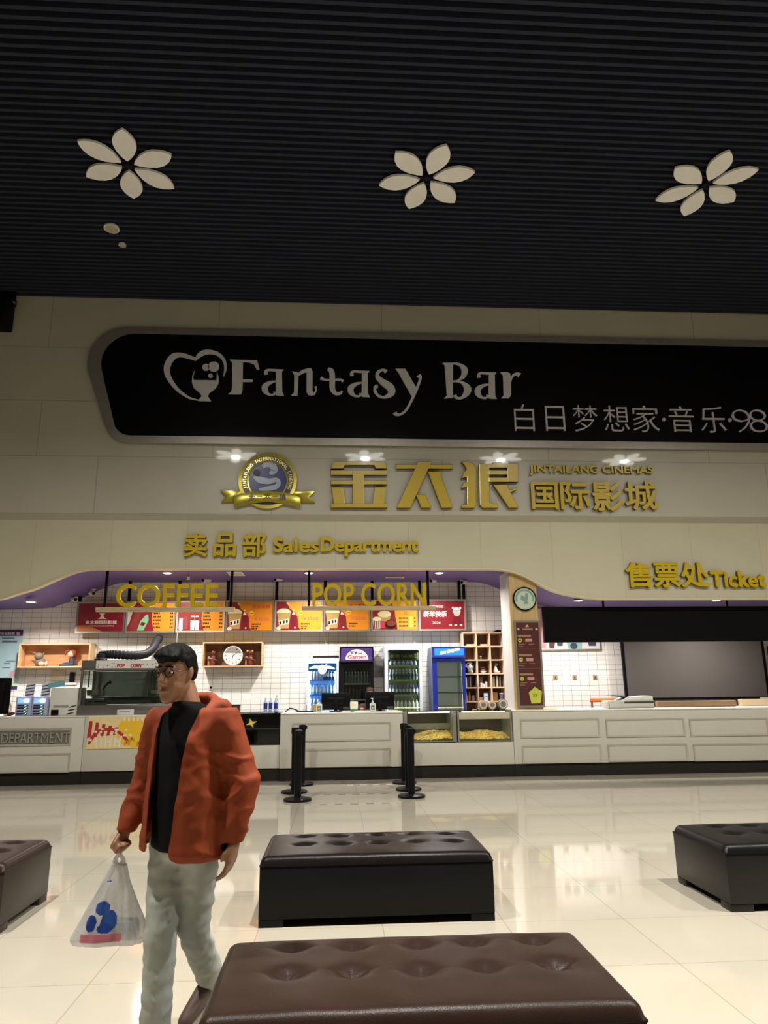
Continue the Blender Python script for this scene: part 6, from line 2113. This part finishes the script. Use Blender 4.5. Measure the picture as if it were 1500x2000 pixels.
def fair_edges(bm, n=14):
    """Even out a cut edge: each rim vertex moves towards its rim neighbours."""
    for f in [f for f in bm.faces if sum(e.is_boundary for e in f.edges) >= 3]:
        bm.faces.remove(f)
    for v in [v for v in bm.verts if not v.link_faces]:
        bm.verts.remove(v)
    for _ in range(n):
        new = {}
        for v in bm.verts:
            nb = [e.other_vert(v) for e in v.link_edges if len(e.link_faces) == 1]
            if len(nb) == 2:
                new[v] = v.co * .4 + (nb[0].co + nb[1].co) * .3
        for v, c in new.items():
            v.co = c


def thicken(bm, t):
    """Give an open shell an inner side and a rim."""
    bm.normal_update()
    inner = {v: bm.verts.new(v.co - v.normal * t) for v in list(bm.verts)}
    rim = [e for e in bm.edges if len(e.link_faces) == 1]
    for f in list(bm.faces):
        bm.faces.new([inner[v] for v in reversed(f.verts)])
    for e in rim:
        a, b = e.verts
        l = e.link_loops[0]
        if l.vert is not a:
            a, b = b, a
        try:
            bm.faces.new((b, a, inner[a], inner[b]))
        except ValueError:
            pass


person = None
mb = MB('skin')
# head: own frame turned a little to the person's right
HT = Matrix.Rotation(math.radians(6), 3, 'Z') @ Matrix.Rotation(math.radians(-6), 3, 'X')
HC = Vector((.06, .065, 1.578))


def hp(x, y, z):
    p = HT @ Vector((x, y, z)) + HC
    return L(*p)


def he(c, r): return (hp(*c), r, PM @ HT)


mb.hull([he((0, -.005, .035), (.076, .094, .092)), he((0, .02, -.01), (.069, .075, .07))])
mb.hull([he((0, .045, -.05), (.06, .05, .052)), he((0, .07, -.112), (.03, .025, .022)), he((.045, .01, -.06), (.018, .03, .03)), he((-.045, .01, -.06), (.018, .03, .03))])
mb.hull([he((0, .096, .01), (.009, .012, .012)), he((0, .116, -.028), (.013, .012, .01)), he((.012, .1, -.033), (.008, .01, .007)), he((-.012, .1, -.033), (.008, .01, .007))])
mb.hull([he((.03, .082, .03), (.022, .012, .008)), he((-.03, .082, .03), (.022, .012, .008))])
mb.hull([he((.018, .086, -.068), (.012, .01, .007)), he((-.018, .086, -.068), (.012, .01, .007)), he((0, .094, -.068), (.01, .008, .009))])
for s in (-1, 1):
    mb.hull([he((s * .078, -.005, .005), (.01, .02, .03)), he((s * .076, .0, -.02), (.008, .012, .015))])
# neck and trunk
mb.hull([eo((.045, .03, 1.52), (.056, .06, .05)), eo((.01, .01, 1.39), (.062, .065, .04))])
mb.hull([eo((.14, 0, 1.365), (.055, .06, .045)), eo((-.14, -.01, 1.37), (.055, .06, .045)), eo((0, .02, 1.25), (.145, .10, .09)), eo((0, .0, 1.405), (.07, .06, .03))])
mb.hull([eo((0, .02, 1.25), (.145, .10, .09)), eo((0, .02, 1.05), (.13, .095, .08)), eo((0, 0, .88), (.145, .10, .08))])
sR, sL = L(.175, .03, 1.36), L(-.175, -.01, 1.365)
eR, wR = L(.255, .0, 1.10), L(.265, .10, .90)
eL, wL = L(-.27, -.04, 1.10), L(-.265, -.0, .875)
for a, b, c in ((sR, eR, wR), (sL, eL, wL)):
    seg(mb, a, b, .048, .038)
    seg(mb, b, c, .038, .025)
# legs
hR, hL = L(.085, .01, .86), L(-.085, 0, .86)
kR, kL = L(.03, .10, .49), L(-.02, -.05, .475)
aR, aL = L(.03, .10, .13), L(.095, -.33, .17)
for h, k_, a in ((hR, kR, aR), (hL, kL, aL)):
    seg(mb, h, k_, .078, .052)
    seg(mb, k_, a, .052, .036)


def hand(mb, w, palm_end, across, inward, curl, scale=1.0, thumb_side=1):
    """Palm and five fingers. palm_end: knuckle line centre; across: from index to little finger; inward: the palm's face."""
    d = (palm_end - w).normalized()
    ac = across.normalized()
    n = inward.normalized()
    mb.hull([(w, .024), (w + d * .02, .026), (palm_end + ac * .028, .012), (palm_end - ac * .03, .013), (palm_end, .014)])
    lens = (.040, .045, .042, .033)
    for i, ln in enumerate(lens):
        p = palm_end + ac * (-.030 + .020 * i)
        ang = .25 + curl * .25
        r = .0092 if i < 3 else .008
        dirv = d
        q = p
        for s_, sl in enumerate((1.0, .68, .52)):
            rot = curl * (1.35 if s_ else .9)
            c_, si = math.cos(rot), math.sin(rot)
            dn = (dirv * c_ + n * si).normalized()
            nn = (n * c_ - dirv * si).normalized()
            q2 = q + dn * ln * sl
            mb.hull([(q, r), (q2, r * .92)])
            q, dirv, n_keep = q2, dn, nn
            n = nn
            r *= .93
        n = inward.normalized()
    t0 = w + d * .03 - ac * .022
    t1 = t0 - ac * .022 * thumb_side + d * .03 + n * .018
    t2 = t1 + d * .026 + ac * .012 + n * .012
    mb.hull([(t0, .014), (t1, .0105)])
    mb.hull([(t1, .0105), (t2, .0085)])


fistK = L(.272, .135, .832)
hand(mb, wR, fistK, -(PM @ Vector((.15, .9, -.1))), PM @ Vector((-1, .1, 0)), 1.15)
kLh = L(-.262, .015, .79)
hand(mb, wL, kLh, -(PM @ Vector((-.2, .95, .1))), PM @ Vector((1, .2, 0)), .28)
bmx = remesh(mb, .0058, 3, .5)
body = MB('skin')
body.add(bmx)
person = finish('person', body, None, (PROOT.x, PROOT.y, 0), 1.5)
person['label'] = 'person in an orange hooded jacket and grey trousers walking with a plastic bag'
person['category'] = 'person'

# face details
m = MB('skin_lip'); m.hull([he((.02, .0885, -.070), (.006, .006, .003)), he((-.02, .0885, -.070), (.006, .006, .003)), he((0, .101, -.069), (.008, .004, .005))]); part('lips', m, person)
for s in (-1, 1):
    m = MB('eye_white'); m.ell(hp(s * .031, .079, .010), (.0095, .009, .0048), 12, PM @ HT); m.m('eye_dark'); m.ell(hp(s * .031, .087, .008), (.0055, .004, .0055), 10, PM @ HT); part('eye', m, person)
    m = MB('hair_black'); m.hull([he((s * .016, .094, .037), (.006, .004, .003)), he((s * .044, .084, .035), (.007, .005, .003))]); part('eyebrow', m, person)
m = MB('frame_black')
for s in (-1, 1):
    ring_ = [hp(s * .033 + .024 * math.cos(a), .103 - .006 * abs(math.cos(a)), .010 + .019 * math.sin(a)) for a in [math.tau * q / 24 for q in range(25)]]
    m.tube(ring_, .0022, 6)
    m.tube([hp(s * .057, .098, .014), hp(s * .078, .05, .016), hp(s * .083, -.01, .016)], .002, 6)
m.tube([hp(-.010, .104, .014), hp(0, .107, .017), hp(.010, .104, .014)], .0022, 6)
part('glasses', m, person)

# hair: a short bowl around the skull
mh = MB('hair_black')
mh.hull([he((0, -.01, .048), (.087, .104, .092)), he((0, -.03, .0), (.084, .085, .07))])
mh.hull([he((.02, .075, .085), (.05, .03, .02)), he((-.03, .075, .08), (.045, .03, .02)), he((0, .04, .11), (.06, .04, .02))])
bmx = remesh(mh, .007, 3, .5, lambda c: .004 * noise.noise(c * 45))
inv = (PM @ HT).inverted()
HCW = L(*HC)
kill = []
for v in bmx.verts:
    p = inv @ (v.co - HCW)
    front = p.y > .035
    lim = .052 + .012 * noise.noise(p * 60) if front else (.0 if p.y > -.03 else -.055)
    if .005 < p.y <= .035:
        lim = .0 + (p.y - .005) / .03 * .05
    if p.z < lim:
        kill.append(v)
bmesh.ops.delete(bmx, geom=kill, context='VERTS')
fair_edges(bmx, 5)
thicken(bmx, .012)
m = MB('hair_black'); m.add(bmx); part('hair', m, person, sharp=1.2)

# shirt
ms = MB('shirt_black')
ms.hull([eo((.13, 0, 1.37), (.055, .065, .045)), eo((-.13, -.01, 1.375), (.055, .065, .045)), eo((0, .02, 1.25), (.16, .115, .09)), eo((0.01, .01, 1.415), (.075, .07, .03))])
ms.hull([eo((0, .02, 1.25), (.16, .115, .09)), eo((0, .025, 1.05), (.15, .115, .08)), eo((0, .015, .84), (.165, .125, .05))])
ms.hull([eo((.01, .015, 1.40), (.075, .074, .03)), eo((.025, .024, 1.445), (.068, .072, .012))])
bmx = remesh(ms, .012, 3, .5, lambda c: .004 * noise.noise(c * 14))
m = MB('shirt_black'); m.add(bmx); part('shirt', m, person, sharp=1.4)

# trousers
mt = MB('trousers_grey')
mt.hull([eo((0, 0, .90), (.158, .118, .04)), eo((0, 0, .82), (.165, .125, .07))])
for h, k_, a, w1 in ((hR, kR, aR, .082), (hL, kL, aL, .078)):
    mt.hull([(h, (.092, .092, .08)), (k_, (.070, .070, .06))])
    mt.hull([(k_, (.070, .070, .06)), (a + Vector((0, 0, .01)), w1 * .8)])


def cloth(c):
    return .007 * noise.noise(Vector((c.x * 11, c.y * 11, c.z * 26))) + .004 * noise.noise(c * 38)


bmx = remesh(mt, .012, 2, .5, cloth)
cut = []
for v in bmx.verts:
    if (v.co - aR).length < .2 and v.co.z < .085:
        cut.append(v)
bmesh.ops.delete(bmx, geom=cut, context='VERTS')
m = MB('trousers_grey'); m.add(bmx); part('trousers', m, person, sharp=1.4)


# shoes
def shoe(ank, heel, toe, pitch_up):
    d = (toe - heel).normalized()
    side = Vector((-d.y, d.x, 0)).normalized()
    up = side.cross(d) * (1 if side.cross(d).z > 0 else -1)
    m = MB('shoe_brown')
    m.hull([(heel + up * .045 + d * .03, (.036, .036, .036)), (ank + Vector((0, 0, -.02)), .042)])
    m.hull([(heel + up * .04 + d * .035, .036), (toe + up * .032 - d * .05, .036), (toe + up * .028 - d * .035, .03), (ank * .5 + (heel + toe) * .25 + up * .03, .04)])
    bmx = remesh(m, .01, 2)
    m2 = MB('shoe_brown'); m2.add(bmx); o = part('shoe', m2, person, 'brown shoe', sharp=1.4)
    m = MB('shoe_sole'); tb = bmesh.new()
    outline = [(-.0, -.025), (-.0, .025), (.05, .036), (.15, .038), (.22, .042), (.262, .03), (.272, 0), (.262, -.03), (.22, -.042), (.15, -.034), (.05, -.036)]
    ln = (toe - heel).length / .272
    lo = [tb.verts.new(heel + d * (x * ln) + side * y) for x, y in outline]
    hi = [tb.verts.new(heel + d * (x * ln) + side * y + up * .022) for x, y in outline]
    tb.faces.new(lo); tb.faces.new(hi[::-1])
    for i in range(len(lo)):
        j = (i + 1) % len(lo)
        tb.faces.new((lo[i], hi[i], hi[j], lo[j]))
    bmesh.ops.recalc_face_normals(tb, faces=tb.faces)
    m.add(tb); part('sole', m, o, 'paler shoe sole')


shoe(aR, L(.03, .045, .004), L(.035, .315, .004), 0)
shoe(aL, L(.095, -.385, .115), L(.11, -.15, .004), 1)

# jacket
mj = MB('jacket_orange')
mj.hull([eo((.155, .01, 1.365), (.07, .08, .055)), eo((-.155, -.01, 1.37), (.07, .08, .055)), eo((0, .02, 1.25), (.195, .135, .1)), eo((0, -.01, 1.41), (.09, .08, .03))])
mj.hull([eo((0, .02, 1.25), (.195, .135, .1)), eo((0, .02, 1.05), (.205, .145, .1)), eo((-.01, .01, .82), (.235, .175, .06))])
mj.hull([(sR, .075), (eR + L(0, 0, 0) - PROOT, .068)]); mj.hull([(eR, .068), (wR + Vector((0, 0, -.004)), .044)])
mj.hull([(sL, .078), (eL, .075)]); mj.hull([(eL, .078), (wL + Vector((0, 0, .02)), .054)])
pinv = PM.inverted()


def folds(c):
    p = pinv @ (c - PROOT)
    w = .012 * noise.noise(Vector((p.x * 6, p.y * 6, p.z * 4))) + .005 * noise.noise(Vector((p.x * 15, p.y * 15, p.z * 18)))
    # soft diagonal pulls on the sleeves and below the arms
    r_ = 1 - abs(noise.noise(Vector((p.x * 5 + p.z * 7, p.y * 5, p.z * 9 - p.x * 4)))) * 2
    w += .010 * max(0, r_ - .55) * (1.6 if abs(p.x) > .2 and p.z < 1.25 else .7)
    return w


bmx = remesh(mj, .0085, 4, .5, folds)
kill = []
for v in bmx.verts:
    p = pinv @ (v.co - PROOT)
    half = .055 + .05 * max(0, min(1, (p.z - .8) / .6)) if p.z < 1.40 else .09
    mid = .015
    if p.y > .05 and abs(p.x - mid) < half and abs(p.x) < .17:
        kill.append(v)
    elif p.z < .79 + .03 * (p.x > 0) - .02 * (p.x < -.05) and abs(p.x) < .3:
        kill.append(v)
    elif p.z > 1.425:
        kill.append(v)
bmesh.ops.delete(bmx, geom=list(set(kill)), context='VERTS')
# drop the closed ends of the sleeves
kill = [v for v in bmx.verts if ((v.co - wR).length < .06 and v.co.z < wR.z - .022) or ((v.co - wL).length < .065 and v.co.z < wL.z - .018)]
bmesh.ops.delete(bmx, geom=kill, context='VERTS')
fair_edges(bmx)
thicken(bmx, .005)
m = MB('jacket_orange'); m.add(bmx); jacket = part('jacket', m, person, sharp=1.4)
# hood lying on the back and collar
mhd = MB('jacket_orange')
arc = []
for a in range(-100, 101, 20):
    a_ = math.radians(a)
    arc.append((.01 + .11 * math.sin(a_), -.005 - .09 * math.cos(a_), 1.415 + .05 * math.cos(a_)))
for p, q in zip(arc, arc[1:]):
    mhd.hull([eo(p, (.028, .028, .03)), eo(q, (.028, .028, .03))])
mhd.hull([eo((-.07, -.12, 1.39), (.05, .045, .04)), eo((.06, -.12, 1.385), (.05, .045, .04)), eo((-.02, -.15, 1.33), (.11, .04, .06)), eo((-.11, -.07, 1.415), (.045, .05, .045))])
bmx = remesh(mhd, .011, 3, .5, lambda c: .006 * noise.noise(c * 22))
m = MB('jacket_orange'); m.add(bmx); part('hood', m, jacket, sharp=1.4)
# ------------------------------------------------------------------ plastic bag in the hand
mp = bpy.data.materials.new('bag_film'); mp.use_nodes = True
nt = mp.node_tree; nt.nodes.clear()
o_ = nt.nodes.new('ShaderNodeOutputMaterial'); tr = nt.nodes.new('ShaderNodeBsdfTransparent'); tl = nt.nodes.new('ShaderNodeBsdfTranslucent'); df = nt.nodes.new('ShaderNodeBsdfPrincipled')
nz = nt.nodes.new('ShaderNodeTexNoise'); nz.inputs['Scale'].default_value = 14
df.inputs['Base Color'].default_value = (.74, .73, .74, 1); df.inputs['Roughness'].default_value = .35
tl.inputs[0].default_value = (.74, .73, .74, 1); tr.inputs[0].default_value = (.9, .9, .9, 1)
m1 = nt.nodes.new('ShaderNodeMixShader'); m1.inputs[0].default_value = .45
m2 = nt.nodes.new('ShaderNodeMixShader')
rg = nt.nodes.new('ShaderNodeMapRange'); rg.inputs[3].default_value = .5; rg.inputs[4].default_value = .75
nt.links.new(nz.outputs['Fac'], rg.inputs[0])
nt.links.new(df.outputs[0], m1.inputs[1]); nt.links.new(tl.outputs[0], m1.inputs[2])
nt.links.new(rg.outputs[0], m2.inputs[0]); nt.links.new(tr.outputs[0], m2.inputs[1]); nt.links.new(m1.outputs[0], m2.inputs[2]); nt.links.new(m2.outputs[0], o_.inputs[0])
MATS['bag_film'] = mp
M('bag_blue', '#2c4f9c', .45, var=.35, scale=14); M('bag_navy', '#1b3a86', .45); M('bag_red', '#b86a78', .5, var=.15, scale=20)
YBG = 3.50
bx, bz = P(212, 1842, YBG)
tx, tz = P(231, 1672, YBG)
bag = thing('plastic_bag', 'translucent white plastic bag with blue blots and a red strip, held by the person', 'bag', (bx, YBG, bz))
NS, NZ = 180, 130
Ht = tz - bz
tb = bmesh.new()
m = MB(mp); m.m('bag_blue'); m.m('bag_navy'); m.m('bag_red')
rows_ = []
for j in range(NZ + 1):
    v = j / NZ
    w = .165 * (1 - .86 * v ** 1.05) + .004
    w *= min(1, .86 + 2.2 * v) if v < .07 else 1
    dpt = .085 * (1 - .8 * v) * (min(1, .55 + 5 * v))
    cxv = bx + (tx - bx) * v - .0
    rw = []
    for i in range(NS):
        a = math.tau * i / NS
        ca, sa = math.cos(a), math.sin(a)
        n_ = noise.noise(Vector((ca * 2, sa * 2, v * 2.0))) * .012 + noise.noise(Vector((ca * 6, sa * 6, v * 3))) * .008 * (1 - .5 * v)
        ex = math.copysign(abs(ca) ** .75, ca); ey = math.copysign(abs(sa) ** .85, sa)
        rw.append(tb.verts.new((cxv + ex * (w + n_), YBG + ey * (dpt + n_) + .02 * v, bz + v * Ht * .9)))
    rows_.append(rw)
zb = lambda px, py: P(px, py, YBG - .07)
blobs = [((197, 1778), .032, .026, 1), ((210, 1801), .034, .040, 1), ((176, 1806), .022, .030, 2), ((203, 1815), .030, .018, 2), ((204, 1728), .014, .004, 1)]
for j in range(NZ):
    for i in range(NS):
        k = (i + 1) % NS
        f = tb.faces.new((rows_[j][i], rows_[j][k], rows_[j + 1][k], rows_[j + 1][i]))
        c = f.calc_center_median()
        if c.y < YBG - .01 and j:
            for (pp, rx, rz, mi) in blobs:
                q = zb(*pp)
                if ((c.x - q[0]) / rx) ** 2 + ((c.z - q[1]) / rz) ** 2 < 1:
                    f.material_index = mi
            q = zb(200, 1833)
            if abs(c.x - q[0] + .01) < .085 and abs(c.z - q[1]) < .016:
                f.material_index = 3
tb.faces.new(rows_[0][::-1])
me = bpy.data.meshes.new('tmp'); tb.to_mesh(me); tb.free(); m.bm.from_mesh(me); bpy.data.meshes.remove(me)
part('bag_body', m, bag, sharp=1.5)
for s in (-1, 1):
    hm = MB(mp)
    top_ = L(.262, .135 + s * .012, .803)
    base = Vector((tx + s * .015, YBG + .02, bz + Ht * .88))
    hm.tube(crom([tuple(base), tuple((base + top_) / 2 + Vector((s * .012, 0, 0))), tuple(top_)], 6), [.02, .017, .015, .013, .012, .011, .010, .009, .009, .008, .008, .008, .008], 8)
    part('handle', hm, bag)
m = MB('b_clear'); m.box(bx - .09, bx + .12, YBG - .03, YBG + .05, bz + .012, bz + .09, .02); part('contents', m, bag)

# ------------------------------------------------------------------ staff member behind the monitor
SX = PX(724, 1345, 14.0)
SR = Vector((SX, 14.35, PLAT - .03))
mb = MB('skin')
S0 = lambda x, y, z: SR + Vector((x, y, z))
mb.hull([(S0(0, -.02, 1.235), (.075, .092, .1)), (S0(0, -.06, 1.16), (.055, .05, .05))]); mb.hull([(S0(0, -.11, 1.18), (.012, .012, .016)), (S0(0, -.09, 1.2), .01)])
mb.hull([(S0(0, .02, 1.13), .052), (S0(0, .04, 1.02), .055)])
mb.hull([(S0(.15, .04, .98), .055), (S0(-.15, .04, .98), .055), (S0(0, .05, .7), (.14, .1, .08))]); mb.hull([(S0(0, .05, .7), (.14, .1, .08)), (S0(0, .1, .45), (.15, .12, .08))])
for s in (-1, 1):
    mb.hull([(S0(s * .17, .04, .96), .048), (S0(s * .22, -.02, .7), .038)]); mb.hull([(S0(s * .22, -.02, .7), .038), (S0(s * .15 - .02, -.26, .93), .026)])
    mb.hull([(S0(s * .15 - .02, -.26, .93), .028), (S0(s * .15 - .02, -.31, .96), .024)])
    for q in range(4):
        mb.hull([(S0(s * .15 - .045 + q * .018, -.31, .965), .009), (S0(s * .15 - .045 + q * .018, -.35, .96), .008), (S0(s * .15 - .045 + q * .018, -.365, .94), .0075)])
    mb.hull([(S0(s * .15 - .02 - s * .02, -.29, .95), .012), (S0(s * .15 - .02 - s * .045, -.325, .95), .009)])
    mb.hull([(S0(s * .08, .1, .45), .08), (S0(s * .1, -.28, .45), .06)]); mb.hull([(S0(s * .1, -.28, .45), .058), (S0(s * .1, -.22, .09), .04)])
bmx = remesh(mb, .009, 3)
m = MB('skin'); m.add(bmx)
staff = finish('person', m, None, tuple(SR), 1.5)
staff['label'] = 'staff person behind the right monitor, only dark brown hair showing'; staff['category'] = 'person'
M('hair_brown', '#2c2019', .5, var=.3, scale=50); M('staff_shirt', '#3a1a1c', .7)
mh = MB('hair_brown'); mh.hull([(S0(0, -.005, 1.26), (.09, .106, .098)), (S0(0, .03, 1.2), (.085, .08, .09))])
bmx = remesh(mh, .009, 2, .5, lambda c: .004 * noise.noise(c * 40))
bmesh.ops.delete(bmx, geom=[v for v in bmx.verts if v.co.y < SR.y - .05 and v.co.z < SR.z + 1.28], context='VERTS')
fair_edges(bmx, 5)
thicken(bmx, .01)
m = MB('hair_brown'); m.add(bmx); part('hair', m, staff, sharp=1.2)
mt = MB('staff_shirt'); mt.hull([(S0(.15, .04, .98), .068), (S0(-.15, .04, .98), .068), (S0(0, .05, .7), (.16, .12, .08))]); mt.hull([(S0(0, .05, .7), (.16, .12, .08)), (S0(0, .1, .48), (.17, .14, .06))])
for s in (-1, 1):
    mt.hull([(S0(s * .17, .04, .96), .062), (S0(s * .22, -.02, .7), .05)]); mt.hull([(S0(s * .22, -.02, .7), .05), (S0(s * .16 - .02, -.2, .88), .036)])
bmx = remesh(mt, .012, 2); m = MB('staff_shirt'); m.add(bmx); part('shirt', m, staff, sharp=1.4)
mt = MB('shirt_black'); mt.hull([(S0(0, .1, .46), (.17, .13, .09)), (S0(.08, .05, .45), .09), (S0(-.08, .05, .45), .09)])
for s in (-1, 1):
    mt.hull([(S0(s * .08, .1, .45), .092), (S0(s * .1, -.28, .45), .07)]); mt.hull([(S0(s * .1, -.28, .45), .07), (S0(s * .1, -.22, .1), .055)])
bmx = remesh(mt, .014, 2); m = MB('shirt_black'); m.add(bmx); part('trousers', m, staff, sharp=1.4)
for s in (-1, 1):
    m = MB('black_matte'); m.hull([(S0(s * .1, -.2, .035), (.04, .05, .034)), (S0(s * .1, -.34, .028), (.04, .05, .026))]); part('shoe', m, staff)
t = thing('stool', 'black stool under the staff person behind the counter', 'stool', tuple(S0(0, .12, 0)))
m = MB('black_plastic'); m.lathe([(.17, .32), (.18, .335), (.18, .352), (.15, .355)], S0(0, .12, 0), 20); part('seat', m, t)
for k in range(4):
    a = math.pi / 4 + k * math.pi / 2
    m = MB('black_metal'); m.cyl(S0(.17 * math.cos(a), .12 + .17 * math.sin(a), 0), S0(.13 * math.cos(a), .12 + .13 * math.sin(a), .319), .014, n=8); part('leg', m, t)
